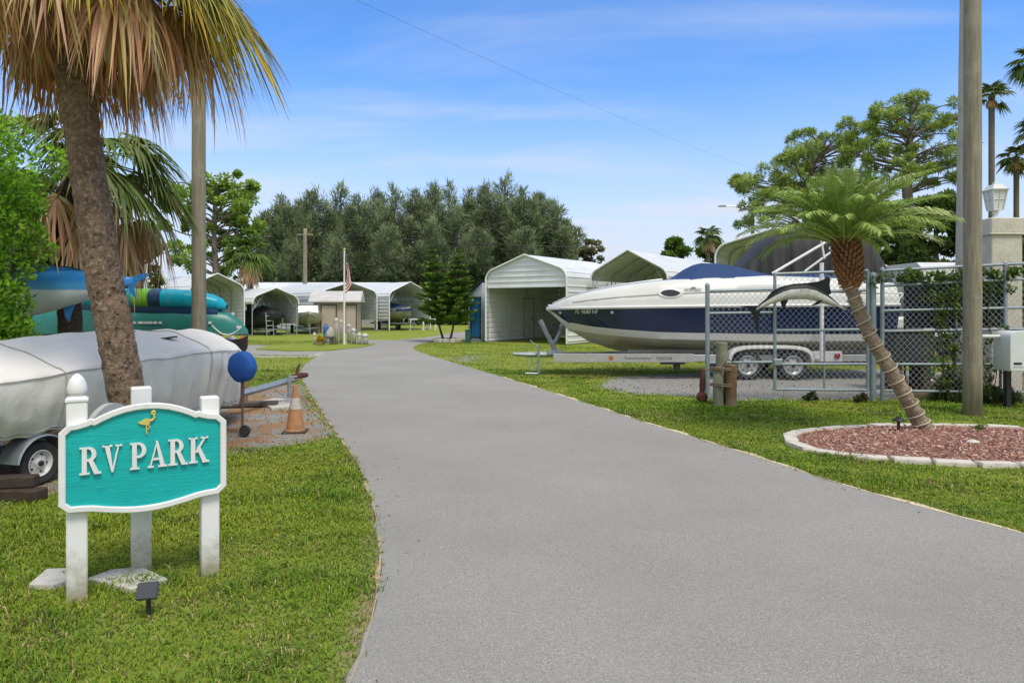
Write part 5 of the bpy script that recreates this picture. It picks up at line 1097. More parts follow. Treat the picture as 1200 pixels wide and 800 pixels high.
# leafy open tree on the left
D = 44; base = (at(252,0,D).x, D, 0); r = random.Random(14)
it = [(248,215,11),(262,213,12),(236,222,10),(275,222,12),(288,232,11),(296,246,10),(225,232,11),(210,230,10),(203,242,8),(246,232,12),(264,236,12),(281,250,12),(294,262,10),(230,250,9),(216,258,7),(206,268,6),(255,252,9),(270,264,11),(246,268,8),(286,272,10),(235,282,9),(222,292,9),(252,286,10),(268,282,9),(214,306,8),(238,304,10),(262,306,11),(226,312,9),(278,296,9),(250,318,9),(292,218,6),(283,212,7),(208,222,6)]
it += [(x+r.uniform(-8,8), y+r.uniform(-6,6), rp*.5) for x, y, rp in it]
limbs = [(0,0,-.1), (.1,0,3.2), (-.1,.1,6), (.1,0,9.0)]
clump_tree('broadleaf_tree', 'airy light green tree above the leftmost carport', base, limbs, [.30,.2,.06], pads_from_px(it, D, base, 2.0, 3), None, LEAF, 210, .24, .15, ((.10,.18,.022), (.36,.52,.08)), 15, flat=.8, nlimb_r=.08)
round_tree('broadleaf_tree', 'olive green tree behind the white rack pipes', 165, 262, 360, 70, 30, ((.05,.085,.012), (.17,.24,.035)), 31, 40, 220, .2, .1)
round_tree('broadleaf_tree', 'bushy green tree showing behind the marlin tail', 120, 280, 360, 70, 26, ((.03,.06,.010), (.11,.17,.025)), 32, 36, 220, .2, .1)
round_tree('broadleaf_tree', 'dark tree behind the bright bush and the marlin head', 30, 230, 352, 110, 22, ((.02,.045,.008), (.09,.15,.02)), 34, 50, 240, .18, .1)
round_tree('broadleaf_tree', 'small far reddish green tree over the tall carport roof', 693, 279, 312, 34, 75, ((.10,.11,.05), (.30,.31,.14)), 33, 20, 90, .35, .2)
# low far hedge lines
def far_hedge(name, label, x0, x1, D, h_, seed, cols):
    r = random.Random(seed); t = thing(name, label, 'hedge', ((at(x0,0,D).x+at(x1,0,D).x)/2, D, 0)); a, b = at(x0,0,D).x-t.location.x, at(x1,0,D).x-t.location.x; n = int((b-a)/1.1); cs = []; rs = []
    for i in range(n):
        x = a+(b-a)*i/n
        for z in np.arange(.5, h_*r.uniform(.7,1.05), .9): cs.append((x+r.uniform(-.4,.4), r.uniform(-.8,.8), z)); rs.append(r.uniform(.6,1.0))
    leaf_blob('foliage', cs, rs, 70, .5, .28, cols, LEAF, t, seed)
far_hedge('hedge', 'dark thicket at the foot of the casuarina row', 285, 690, 64, 5.2, 2, ((.012,.022,.008), (.05,.075,.022)))
far_hedge('hedge', 'far dark thicket behind the right hand carports', 690, 1260, 70, 3.4, 3, ((.016,.03,.01), (.07,.10,.025)))
far_hedge('hedge', 'dark thicket far behind the kayak rack', -120, 290, 62, 3.6, 4, ((.016,.03,.01), (.07,.10,.025)))
# fan palms at a distance
def far_palm(name, label, px_, ycrown, D, Rr, seed, nf=26, tr=.13, skirt=True, elmin=-35, c0=(.07,.12,.03), c1=(.14,.19,.05), lean=0, nseg=18, wd=.10, skirt_len=1.0):
    t = thing(name, label, 'palm tree', (at(px_,0,D).x+lean, D, 0)); zc = at(0, ycrown, D).z; random.seed(seed); mb = MB(); P = [Vector((0,0,-.1)), Vector((-lean*.5,0,zc*.5)), Vector((-lean,0,zc))]; P = spline(P, 6); mb.tube(P, [tr*1.15]+[tr]*(len(P)-2)+[tr*1.1], 10); build(mb, 'trunk', BARKG, t, smooth=True); c = Vector((-lean,0,zc))
    mb = MB(); mb.col = c0
    for i in range(nf): fan_frond(mb, c, 2*PI*i*.381966, R(random.uniform(elmin, 80)), Rr*.5, Rr*.62, .35, nseg, c0, c1, pdroop=.25, width=wd, limp=.15, pcol=c0)
    build(mb, 'crown', FROND, t)
    if skirt:
        mb = MB(); mb.col = BR2
        for i in range(12): fan_frond(mb, c+Vector((0,0,-.1)), 2*PI*i/12, R(random.uniform(-70,-40)), Rr*.4*skirt_len, Rr*.5*skirt_len, .4, 12, BR1, BR3, pdroop=.3, width=wd, limp=.8, pcol=BR2)
        build(mb, 'dead_fronds', FROND, t)
    return t
far_palm('cabbage_palm', 'round headed fan palm in front of the casuarinas at left', 293, 298, 43, 1.75, 3, 34, .2, True, -30, (.055,.105,.018), (.13,.20,.035))
far_palm('cabbage_palm', 'distant fan palm rising between the open carport and the tall one', 830, 274, 52, 1.15, 4, 24, .14)
round_tree('broadleaf_tree', 'rounded green treetop above the open carport roof', 790, 281, 340, 46, 58, MD, 51, 34, 160, .35, .2)
round_tree('broadleaf_tree', 'narrow green tree beneath the distant fan palm', 832, 280, 340, 34, 54, MD, 52, 30, 160, .35, .2)
far_palm('washington_palm', 'tall thin palm nearer to the wooden pole', 1162, 112, 46, 1.35, 6, 24, .19, True, -40, skirt_len=.5)
far_palm('washington_palm', 'shorter thin palm over the stucco pillar lantern', 1191, 184, 40, 1.05, 7, 24, .15, True, -40, skirt_len=.5)
far_palm('washington_palm', 'tall palm cut by the right edge, upper head', 1214, 70, 38, 1.5, 8, 26, .17, True, -40, skirt_len=.5)
far_palm('washington_palm', 'palm cut by the right edge, level with the lantern', 1219, 150, 36, 1.3, 9, 26, .15, True, -40, skirt_len=.5)
# far utility pole and wires
D = 58; p = at(357.5, 268, D); up2 = utility_pole('utility_pole', 'distant wooden pole in front of the casuarinas', p.x, D, .20, .15, p.z); mb = MB(); mb.box((0,0,p.z-.5), (1.4,.1,.12)); build(mb, 'crossarm', WOODPOLE, up2)
p2_ = at(882, 246, 44); up3 = utility_pole('street_light', 'small pole with a street light arm behind the tarp covered boat', p2_.x, 44, .13, .11, p2_.z+.15); mb = MB(); a_ = at(849, 241.5, 44); mb.tube([(0,0,p2_.z-.1), ((a_.x-p2_.x)*.6,0,a_.z-.02), ((a_.x-p2_.x),0,a_.z)], .035, 6); build(mb, 'lamp_arm', ALU, up3); mb = MB(); mb.bbox((a_.x-p2_.x-.15, 0, a_.z), (.5,.2,.1), .03); build(mb, 'lamp_head', ALU, up3); up3['category'] = 'street light'
def cable(name, label, a, b, sag, r_):
    mb = MB(); a, b = Vector(a), Vector(b); mb.tube([a.lerp(b, u)+Vector((0,0,-4*sag*u*(1-u))) for u in np.linspace(0, 1, 24)], r_, 5); return solo(mb, name, DARKM, label, 'cable', smooth=True)
cable('overhead_cable', 'thin black cable crossing the upper sky', at(386,-14,12.1), at(1012,226,60), .9, .0025)
cable('overhead_cable', 'thin cable running across the casuarinas from the distant pole', at(358,270,58), at(702,290,58), .25, .025)
cable('overhead_cable', 'slack cable dropping left from the distant pole', at(357,270,58), at(296,322,52), .5, .02)
# ================================================================== RIGHT SIDE
# ---- navy cruiser on its tandem trailer
YC = 16.6; X0 = .83
SS = [0,.12,.25,.52,1.04,1.66,2.5,3.5,5,6.5,7.9]
ZK = [1.60,1.52,1.40,1.13,.82,.61,.51,.47,.46,.46,.46]; ZS = [1.63,1.635,1.64,1.645,1.655,1.665,1.675,1.69,1.70,1.71,1.72]
BS = [.02,.20,.34,.55,.82,1.01,1.16,1.25,1.30,1.30,1.24]; BC = [.0,.004,.008,.03,.34,.66,.90,1.03,1.10,1.10,1.06]; ZC = [1.60,1.52,1.40,1.13,1.035,.975,.92,.90,.88,.88,.88]
HD = [.02,.07,.13,.24,.37,.48,.58,.64,.68,.62,.50]
def I(s, A): return float(np.interp(s, SS, A))
NAVY = mat('navy_gelcoat', (.008,.022,.085), (.006,.016,.062), 1.5, .12, coat=.5); CREAM = mat('cream_hull_bottom', (.47,.45,.345), (.40,.38,.285), 2, .35, dirt=(.33,.31,.22), dscale=2.5, damt=(.5,.8))
GEL = mat('white_gelcoat_deck', (.70,.70,.665), (.64,.64,.60), 1.2, .28, dirt=(.50,.49,.44), dscale=1.8, damt=(.58,.9))
bt = thing('motor_boat', 'large white and navy cruiser on a trailer behind the chain link fence', 'boat', (X0+4, YC, 0))
NS_ = 66; sl_ = list(np.concatenate([np.linspace(0, 1, 18), np.linspace(1.12, 7.9, 48)])); 
def side_b(s, z):            # half beam of the topsides at height z
    zc, zs = I(s, ZC), I(s, ZS); u = max(0, min(1, (z-zc)/(zs-zc+1e-6))); return I(s, BC)+(I(s, BS)-I(s, BC))*(u**.85)
def deck_b(s, z):
    zs, hd = I(s, ZS), I(s, HD); u = max(0, min(1, (z-zs)/max(.02, hd))); return I(s, BS)*(.985-.17*u**2.2)
def sec(s, side, what):
    zk, zc, zs, bs, bc, hd = (I(s, A) for A in (ZK, ZC, ZS, BS, BC, HD)); X = X0+s; P = lambda b, z: Vector((X, YC+side*b, z))
    if what == 'bottom':
        out = [P(0, zk)]
        for u in (.3,.34,.62,.66,1): out.append(P(bc*u, zk+(zc-zk)*(u**.9)+(-.018 if u in (.34,.66) else 0)))
        return out
    zst = min(zs-.01, zc+.165*min(1, s/.6)+.0)
    if what == 'stripe': return [P(side_b(s, zc), zc), P(side_b(s, zc)+.02*min(1, s), zc+.01), P(side_b(s, zst)+.012*min(1,s), zst)]
    if what == 'navy': return [P(side_b(s, zst+(zs-.05-zst)*u), zst+(zs-.05-zst)*u) for u in np.linspace(0, 1, 6)]
    if what == 'rail': return [P(side_b(s, zs-.05), zs-.05), P(bs+.03*min(1, s*3), zs-.045), P(bs+.045*min(1, s*3), zs-.01), P(bs+.02*min(1, s*3), zs+.02), P(bs*.985, zs+.024)]
    if what == 'deck':
        o = [P(deck_b(s, zs+.024+(hd-.024)*u), zs+.024+(hd-.024)*u) for u in (0,.2,.4,.43,.46,.7,.9)]; o[3] = o[3]-Vector((0, side*.012*min(1, s), 0))
        b = abs(o[-1].y-YC); return o+[P(b*.93, zs+hd*.97), P(b*.8, zs+hd*1.0), P(b*.4, zs+hd*1.03), P(0, zs+hd*1.04)]
def bpart(what, name, m, parent=bt, smooth=True):
    mb = MB()
    for side in (-1, 1):
        S = [sec(s, side, what) for s in sl_]; mb.loft(S if side < 0 else [list(reversed(r_)) for r_ in S])
    return build(mb, name, m, parent, smooth=smooth, world=True)
bpart('bottom', 'hull_bottom', CREAM); bpart('stripe', 'white_chine_stripe', GEL); hullp = bpart('navy', 'hull_side', NAVY); bpart('rail', 'rub_rail', GEL); deck = bpart('deck', 'deck', GEL)
mb = MB(); tS = []
for side in (-1, 1): tS.append([q for w_ in ('bottom','stripe','navy','rail','deck') for q in sec(7.9, side, w_)])
mb.quad(*(tS[0]+list(reversed(tS[1])))); build(mb, 'transom', GEL, bt, world=True)
# swim platform, stern ladder, sterndrive
mb = MB(); mb.bbox((X0+8.22, YC, 1.28), (.74, 2.2, .30), .06); build(mb, 'swim_platform', GEL, bt, world=True)
for dy in (-1.0, -.72):
    pp = [(X0+7.98, YC+dy, 1.42), (X0+8.0, YC+dy, 1.78), (X0+8.12, YC+dy, 1.95), (X0+8.28, YC+dy, 1.95), (X0+8.40, YC+dy, 1.78), (X0+8.42, YC+dy, 1.42)]; mb = MB(); mb.tube(spline(pp, 5), .022, 8); build(mb, 'ladder_hoop', WHITE, bt, smooth=True, world=True)
mb = MB(); mb.bbox((X0+8.25, YC-.55, .92), (.5, .34, .5), .05); mb.bbox((X0+8.35, YC-.55, .60), (.3, .16, .5), .04); mb.lathe([(.03,-.22),(.09,-.12),(.09,.14),(.05,.22)], (X0+8.4, YC-.55, .42), 12, Matrix.Rotation(PI/2, 3, 'Y')); build(mb, 'sterndrive', BLACK, bt, world=True)
# cockpit: folded canvas, seat back
mb = MB(); mb.bbox((X0+7.3, YC-.55, 2.16), (.75, 1.0, .26), .08); mb.bbox((X0+7.55, YC-.6, 2.28), (.25, .9, .3), .08); build(mb, 'stern_cushion', mat('charcoal_vinyl', (.045,.045,.05), None, 4, .6), bt, world=True)
# blue canvas over the windscreen
BC_ = mat('royal_blue_canvas', (.010,.046,.15), (.008,.036,.12), 2.5, .75, bmp=.25, bscale=6, bdist=.02)
def s_of(px_, D=YC): return (px_-600)*D/800-X0
secs = []
for px_, yy, w_ in ((784,329,.55),(795,322.5,.70),(806,315,.80),(817,309.2,.86),(835,310.5,.92),(858,314.5,.98),(880,320,1.0),(900,327,1.0),(906,331,1.0)):
    s = s_of(px_); zt = at(0, yy, YC).z; zb = I(s, ZS)+I(s, HD)*.93; zt = max(zt, zb+.05); hb = deck_b(s, zb)*.97; row = []
    for k in np.linspace(-1, 1, 17):
        a = abs(k); z = zb+(zt-zb)*(1 if a < .45 else max(0, 1-((a-.45)/.55)**1.7)); row.append(Vector((X0+s+.012*math.sin(a*14), YC+k*hb*(1 if a > .9 else .97), z-.015*math.sin(s*9)*a)))
    secs.append(row)
mb = MB(); mb.loft(secs); build(mb, 'canvas_cover', BC_, bt, smooth='all', world=True)
mb = MB(); s0, s1 = s_of(918), s_of(985)
secs = []
for s, h_ in ((s0,.02),(s0+.15,.16),((s0+s1)/2,.2),(s1-.2,.1),(s1,.01)):
    zb = I(s, ZS)+I(s, HD)*.9; hb = deck_b(s, zb)*.98; secs.append([Vector((X0+s, YC+k*hb, zb+h_*(1-abs(k)**3))) for k in np.linspace(-1, 1, 11)])
mb.loft(secs); build(mb, 'canvas_cover', BC_, bt, smooth='all', world=True)
# folded white bimini frame
for a, b, dy in (((908,319),(985,274),-.9),((905,320),(980,276),.6),((943,318),(981,290),-.88),((962,278),(966,303),-.9),((972,292),(985,272),-.9)):
    mb = MB(); mb.tube([at(*a, YC+dy), at(*b, YC+dy)], .024, 8); build(mb, 'bimini_frame', WHITE, bt, smooth=True, world=True)
# portlight, bow fittings, lettering
def on_deck(s, z, off=.006): return Vector((X0+s, YC-deck_b(s, z)-off, z))
def on_side(s, z, off=.006): return Vector((X0+s, YC-side_b(s, z)-off, z))
Dn = 15.55
def px_s(px_): return (px_-600)*Dn/800-X0
mb = MB(); ring = []; s_c = px_s(784.5); zc_ = at(0, 343.5, Dn).z
for a in np.linspace(0, 2*PI, 28, endpoint=False): ring.append((s_c+.215*math.cos(a), zc_+.078*math.copysign(abs(math.sin(a))**1.25, math.sin(a))))
mb._add([on_deck(s, z, .02) for s, z in ring], [tuple(range(len(ring)))[::-1]]); build(mb, 'portlight', mat('dark_glass', (.03,.032,.035), None, 3, .08), deck, world=True)
mb = MB(); mb.loft([[on_deck(s_c+(s-s_c)*k, zc_+(z-zc_)*k2, o) for s, z in ring+ring[:1]] for k, k2, o in ((1.35,1.5,-.004),(1.32,1.45,.014),(1.05,1.08,.022),(1.0,1.0,.018))]); build(mb, 'portlight_frame', GEL, deck, smooth=True, world=True)
def surf_text(txt, s, z, size, fn, name, m, parent, off=.008, width=None):
    cu = bpy.data.curves.new(name, 'FONT'); cu.body = txt; cu.size = size; ob = bpy.data.objects.new(name, cu); COL.objects.link(ob); dg = bpy.context.evaluated_depsgraph_get(); me = bpy.data.meshes.new_from_object(ob.evaluated_get(dg)); bpy.data.objects.remove(ob)
    me.name = name; w_ = max(v.co.x for v in me.vertices); k = (width/w_) if width else 1; Mi = rmat(parent).inverted()
    for v in me.vertices: v.co = Mi@fn(s+v.co.x*k, z+v.co.y, off)
    me.materials.append(m); o = link_mesh(me, name, parent); return o
surf_text('FL 4688 NF', px_s(676.5), at(0, 367.5, Dn).z, .13, on_side, 'registration_number', WHITE, hullp, width=.50)
GREY = mat('grey_decal', (.10,.10,.11), None, 5, .4)
surf_text('MONTEREY', px_s(801), at(0, 341.5, Dn).z, .10, on_deck, 'brand_lettering', GREY, deck, off=.014, width=.38)
mb = MB(); c = (px_s(811), at(0, 338, Dn).z); mb._add([on_deck(c[0]+x, c[1]+z, .014) for x, z in ((-.06,0),(-.03,.035),(-.01,.02),(.015,.05),(.04,.02),(.07,.03),(.05,0))], [tuple(range(7))]); build(mb, 'emblem', GREY, deck, world=True)
for px_, y in ((659.5, 366.5), (718.5, 366)):
    mb = MB(); c = on_side(px_s(px_), at(0, y, Dn).z, .012); mb.lathe([(.035,-.01),(.04,.005),(.02,.016)], c, 10, Matrix.Rotation(PI/2, 3, 'X')); build(mb, 'hull_fitting', ALU, hullp, world=True)
mb = MB(); pts = []
for s in np.linspace(.15, 2.7, 16): pts.append(Vector((X0+s, YC-.6*I(s, BS)*.8, I(s, ZS)+I(s, HD)*1.02+.02)))
mb.tube(pts, .018, 6); build(mb, 'toe_rail', ALU, bt, smooth=True, world=True)
mb = MB(); mb.tube([on_deck(s, I(s, ZS)+I(s, HD)*.45, .004) for s in np.linspace(.6, 7.5, 30)], .010, 5); build(mb, 'deck_groove', mat('groove_grey', (.42,.42,.40), None, 3, .5), deck, world=True)
mb = MB(); mb.bbox((X0+.12, YC, 1.70), (.16, .10, .035), .012); build(mb, 'bow_roller', ALU, bt, world=True)

# tandem trailer
tl = thing('boat_trailer', 'tandem axle galvanised trailer carrying the navy cruiser', 'trailer', (X0+4, YC, 0))
D = 15.7; zr = .49
mb = MB()
for sy in (-1, 1):
    y = YC+sy*.95; mb.bbox(((2.55+8.3)/2+.4, y, zr), (8.1-2.1, .07, .15), .008); mb.tube([(X0+2.35, y, zr), (X0+1.0, YC+sy*.08, zr)], .06, 4)
    mb.tube([(X0+1.9, YC+sy*.5, .60), (X0+7.6, YC+sy*.5, .62)], .05, 4)
for x in (2.6, 4.0, 5.8, 7.4): mb.box((X0+x, YC, zr-.03), (.08, 1.9, .1))
build(mb, 'trailer_frame', ALU, tl, world=True)
mb = MB(); a_, b_ = at(648, 415.5, D), at(812, 416, D); mb.bbox(((a_.x+b_.x)/2, YC-.99, zr), (b_.x-a_.x, .05, .19), .006); build(mb, 'side_rail', mat('dull_galvanised_beam', (.46,.455,.43), (.38,.375,.355), 4, .5, .3), tl, world=True)
mb = MB(); x_a = at(601, 0, YC).x; mb.tube([(X0+1.3, YC, .50), (x_a+.3, YC, .50)], .065, 4); mb.tube([(x_a+.35, YC, .50), (x_a, YC, .52)], [.06,.045], 8); build(mb, 'tongue', GALV, tl, world=True)
xj = at(631, 0, YC).x
mb = MB(); mb.tube([(xj, YC-.12, .05), (xj, YC-.12, .72)], .035, 8); mb.tube([(xj, YC-.12, .70), (xj-.15, YC-.12, .80), (xj-.2, YC-.12, .86)], .012, 6); mb.tube([(xj-.32, YC-.12, .06), (xj+.02, YC-.12, .05)], .022, 6); mb.tube([(xj-.28, YC-.1, .46), (xj-.25, YC-.12, .2), (xj-.1, YC-.12, .12), (xj+.0, YC-.12, .25)], .009, 5); mb.tube([(xj-.2, YC-.1, .46), (xj-.15, YC-.12, .25), (xj+.02, YC-.1, .40)], .009, 5); build(mb, 'tongue_jack', GALV, tl, smooth=True, world=True)
c1_, c2_, c3_, c4_ = at(633, 375, YC), at(652, 413, YC), at(662, 372, YC), at(648, 405, YC)
mb = MB(); mb.tube([c1_, c4_, Vector((c2_.x, YC, .5))], [.055,.06,.065], 4); mb.tube([c3_, at(655, 392, YC), c4_], [.05,.05,.05], 4); mb.box((at(650,0,YC).x, YC, .56), (.35, .2, .10)); build(mb, 'winch_stand', GALV, tl, world=True)
mb = MB(); mb.lathe([(.08,-.1),(.10,-.08),(.06,-.07),(.06,.07),(.10,.08),(.08,.1)], at(649, 383, YC), 14, Matrix.Rotation(PI/2, 3, 'X')); build(mb, 'winch', DARKM, tl, smooth=True, world=True)
mb = MB(); mb.lathe([(.03,-.1),(.07,-.07),(.08,0),(.07,.07),(.03,.1)], at(661, 374, YC)+Vector((.05,0,0)), 12, Matrix.Rotation(PI/2, 3, 'X')); build(mb, 'bow_stop', BLACK, tl, smooth=True, world=True)
Dw = 15.55; wx = [at(875,0,Dw).x, at(928,0,Dw).x]
SILV = mat('silver_rim', (.55,.56,.57), (.46,.47,.48), 9, .35, .5)
for sy in (-1, 1):
    for x in wx: wheel(tl, Vector((x, YC+sy*1.05, .335)), Vector((0, sy, 0)), .335, .22, .225, rimmat=SILV, holes=8)
    mb = MB(); secs = []; xm = (wx[0]+wx[1])/2; hwf = (wx[1]-wx[0])/2+.44
    for a in np.linspace(0, PI, 30):
        cx_ = xm+hwf*math.copysign(abs(math.cos(a))**.5, math.cos(a)); z = .42+.37*abs(math.sin(a))**.55; y = YC+sy*1.05
        secs.append([Vector((cx_, y-sy*.13, z)), Vector((cx_, y+sy*.13, z)), Vector((xm+(cx_-xm)*.96, y+sy*.15, z-.05)), Vector((xm+(cx_-xm)*.95, y+sy*.145, z-.075))])
    mb.loft(secs); build(mb, 'fender', GEL, tl, smooth=True, world=True)
for x in wx:
    mb = MB(); mb.tube([(x, YC-1, .335), (x, YC+1, .335)], .04, 6); build(mb, 'axle', GALV, tl, world=True)
for px_, sy, y0, y1 in ((963,-1,308,424),(1000,1,322,424)):
    Dg = YC+sy*1.32; a_, b_ = at(px_, y0, Dg), at(px_, y1, Dg); mb = MB(); mb.tube([Vector((a_.x, Dg, .45)), a_], .045, 10); mb.bbox((a_.x, YC+sy*1.13, .47), (.07, .42, .07), .01); build(mb, 'guide_post', WHITE, tl, smooth=True, world=True)
mb = MB(); p = at(972, 417, 15.6); mb.bbox((at(966,0,15.6).x, 15.55, .53), (.75, .06, .24), .01); build(mb, 'tail_board', mat('white_board', (.62,.63,.63), None, 4, .5), tl, world=True)
mb = MB(); mb.bbox((at(979,0,15.6).x, 15.5, .55), (.12, .04, .10), .012); build(mb, 'tail_light', mat('red_lens', (.35,.01,.012), None, 4, .2), tl, world=True)
mb = MB(); c = at(788, 424, 15.7); mb.bbox(c, (.55,.2,.10), .02); mb.bbox(c+Vector((.1,0,-.1)), (.14,.12,.16), .02); build(mb, 'step_bracket', BLACK, tl, world=True)
def flat_text(txt, p, size, width, name, m, parent):
    return surf_text(txt, 0, 0, size, lambda a, b, o: Vector((p.x+a, p.y-o, p.z+b)), name, m, parent, off=.002, width=width)
mb = MB(); xq = at(732,0,15.6).x
mb.tube([(xq+.011*i, YC-1.018, .485+(.035 if i < 4 else .016)*math.sin(i*1.25)+.012*math.sin(i*.6)) for i in range(58)], .006, 4); build(mb, 'trailer_script', GREY, tl, world=True)
flat_text('MIDSTAR', Vector((at(769,0,15.6).x, YC-1.018, .452)), .10, .36, 'trailer_lettering', GREY, tl)
mb = MB(); mb.box((at(716,0,15.6).x, YC-1.017, .49), (.10,.006,.09)); build(mb, 'reflector', mat('orange_lens', (.5,.12,.03), None, 4, .3), tl, world=True)

# ---- second boat, wrapped in a charcoal tarp
tb_ = thing('tarp_covered_boat', 'tall boat wrapped in a charcoal tarp between the cruiser and the carport', 'boat', (at(945,0,20.4).x, 20.4, 0))
CH = mat('charcoal_tarp', (.036,.034,.032), (.024,.023,.022), 2, .65, bmp=.35, bscale=4, bdist=.03)
secs = []; Dt = 20.4
for px_, yt, wt, wb, zb in [(838,338,.25,.55,1.9),(852,322,.45,.8,1.7),(868,307,.6,.95,1.5),(884,290,.75,1.05,1.4),(897,279,.85,1.12,1.35),(920,276,.9,1.15,1.3),(950,274.5,.9,1.18,1.3),(985,275,.88,1.18,1.3),(1000,278,.85,1.18,1.3),(1012,293,.78,1.18,1.3),(1024,312,.70,1.16,1.3),(1034,330,.62,1.1,1.3),(1046,352,.55,1.0,1.3),(1056,372,.5,.9,1.25)]:
    secs.append((at(px_,0,Dt).x, at(0,yt,Dt).z, wt, wb, zb))
S2 = []; xs_a = [s[0] for s in secs]
for i in range(141):
    x = xs_a[0]+(xs_a[-1]-xs_a[0])*i/140; zt, wt, wb, zb = (float(np.interp(x, xs_a, [s[j] for s in secs])) for j in (1,2,3,4)); row = []
    for k in np.linspace(-1, 1, 33):
        a = abs(k); sg_ = 1 if k > 0 else -1
        if a < .4: u = a/.4; y = wt*u; z = zt-.05*u*u+.02*math.sin(x*5)*u
        else: u = (a-.4)/.6; f_ = (abs(math.sin(x*6.5+1.3*math.sin(x*3)+.4*u))-.5)*.20+math.sin(x*23)*.035; y = wt+(wb-wt)*u**.8+f_*u**.55; z = zt-.05+(zb-zt+.05)*u
        row.append(Vector((x, Dt+sg_*y, z)))
    S2.append(row)
mb = MB(); mb.loft(S2, cap=True); build(mb, 'tarp', CH, tb_, smooth='all', world=True)
secs = []
for x, b, zk, zs in ((6.1,.05,1.5,1.75),(6.7,.6,1.0,1.7),(7.6,.95,.75,1.65),(9,1.1,.7,1.6),(11.6,1.08,.7,1.6)): secs.append([Vector((x, Dt+s*b, z)) for s, z in ((-1,zs),(-.9,zk+.3),(0,zk),(.9,zk+.3),(1,zs))])
mb = MB(); mb.loft(secs, cap=True); build(mb, 'hull', WHULL, tb_, smooth=True, world=True)
o = simple_trailer('boat_trailer', 'trailer under the boat wrapped in charcoal tarp', (9.3, Dt), -90, 5.2, 2.2, .55, .32)

# ---- chain link fence and gate
def FD(px_): return 12.2-(px_-828)/372*.5
def FP(px_, y): return at(px_, y, FD(px_))
def tubep(name, m, parent, pts, r_, n=8): mb = MB(); mb.tube(pts, r_, n); return build(mb, name, m, parent, smooth=True, world=True)
def fpost(parent, px_, ytop, r_=.036, name='post'):
    a = FP(px_, ytop); tubep(name, FENCEM, parent, [Vector((a.x, a.y, -.05)), a], r_, 12); mb = MB(); mb.lathe([(r_*1.15,-.04),(r_*1.15,0),(r_*.9,.03),(.004,.05)], a, 12); build(mb, 'post_cap', FENCEM, parent, smooth=True, world=True)
def chain(parent, pxa, pxb, ya, yb, y2a, y2b, sp=.10):
    """woven zigzag wires between two uprights; ya, yb top edge, y2a, y2b bottom edge"""
    A, B, A2, B2 = FP(pxa, ya), FP(pxb, yb), FP(pxa, y2a), FP(pxb, y2b); w_ = Vector((B.x-A.x, B.y-A.y, 0)).length; dx = Vector((B.x-A.x, B.y-A.y, 0))/w_; V = []; E = []; mb = MB()
    top = lambda u: A.z+(B.z-A.z)*u/w_; bot = lambda u: A2.z+(B2.z-A2.z)*u/w_
    H = max(A.z-A2.z, B.z-B2.z); n = int((w_+H)/sp)+2
    zmin = min(A2.z, B2.z); zmax = max(A.z, B.z)
    for sgn in (1, -1):
        for i in range(-n, n+1):
            u0 = i*sp; best = []
            # line u = u0 + sgn*(z - zmin)*.9, clipped
            ts_ = [z for z in np.linspace(zmin, zmax, 160) if 0 <= u0+sgn*(z-zmin)*.9 <= w_ and bot(u0+sgn*(z-zmin)*.9) <= z <= top(u0+sgn*(z-zmin)*.9)]
            if len(ts_) < 2: continue
            a, b = ts_[0], ts_[-1]; p0 = Vector((A.x, A.y, 0))+dx*(u0+sgn*(a-zmin)*.9)+Vector((0, sgn*.004, a)); p1 = Vector((A.x, A.y, 0))+dx*(u0+sgn*(b-zmin)*.9)+Vector((0, sgn*.004, b))
            mb.tube([p0, p1], .0032, 3, cap=False)
    build(mb, 'wire_mesh', WIRE, parent, world=True)
f1 = thing('chain_link_fence', 'short low chain link panel left of the gate', 'fence', tuple(Vector((FP(866,0).x, FP(866,0).y, 0))))
fpost(f1, 829, 334, .040)
for ya, yb, r_ in ((341,339,.026),(367,366,.022),(425,424,.024)): tubep('rail', FENCEM, f1, [FP(829,ya), FP(905,yb)], r_)
chain(f1, 831, 904, 341, 339, 461, 458)
gt = thing('chain_link_gate', 'chain link gate leaf carrying the small dark marlin', 'gate', tuple(Vector((FP(962,0).x, FP(962,0).y, 0))))
for px_, y0, y1 in ((908,321,457),(1017,317,458)): tubep('stile', FENCEM, gt, [FP(px_,y0), FP(px_,y1)], .030)
for ya, yb in ((321,317),(343,340),(387,386),(426.5,426.5),(456,457)): tubep('rail', FENCEM, gt, [FP(908,ya), FP(1017,yb)], .025)
tubep('brace', FENCEM, gt, [FP(966,387), FP(966,456)], .018)
chain(gt, 909, 1016, 321, 317, 456, 457)
mb = MB(); mb.bbox(FP(908, 424)+Vector((.04,-.03,0)), (.16,.06,.12), .015); build(mb, 'latch', FENCEM, gt, world=True)
f2 = thing('chain_link_fence', 'long chain link fence right of the gate, overgrown with vine', 'fence', tuple(Vector((FP(1110,0).x, FP(1110,0).y, 0))))
fpost(f2, 1023, 322, .052)
for px_, yt in ((1034,316),(1178,309),(1300,303)): fpost(f2, px_, yt, .034)
for ya, yb in ((317,303.5),(335,322),(364,358),(388,384),(426.5,427),(457.5,461)): tubep('rail', FENCEM, f2, [FP(1034,ya), FP(1300,yb)], .024)
chain(f2, 1035, 1299, 317, 303.5, 457.5, 461)
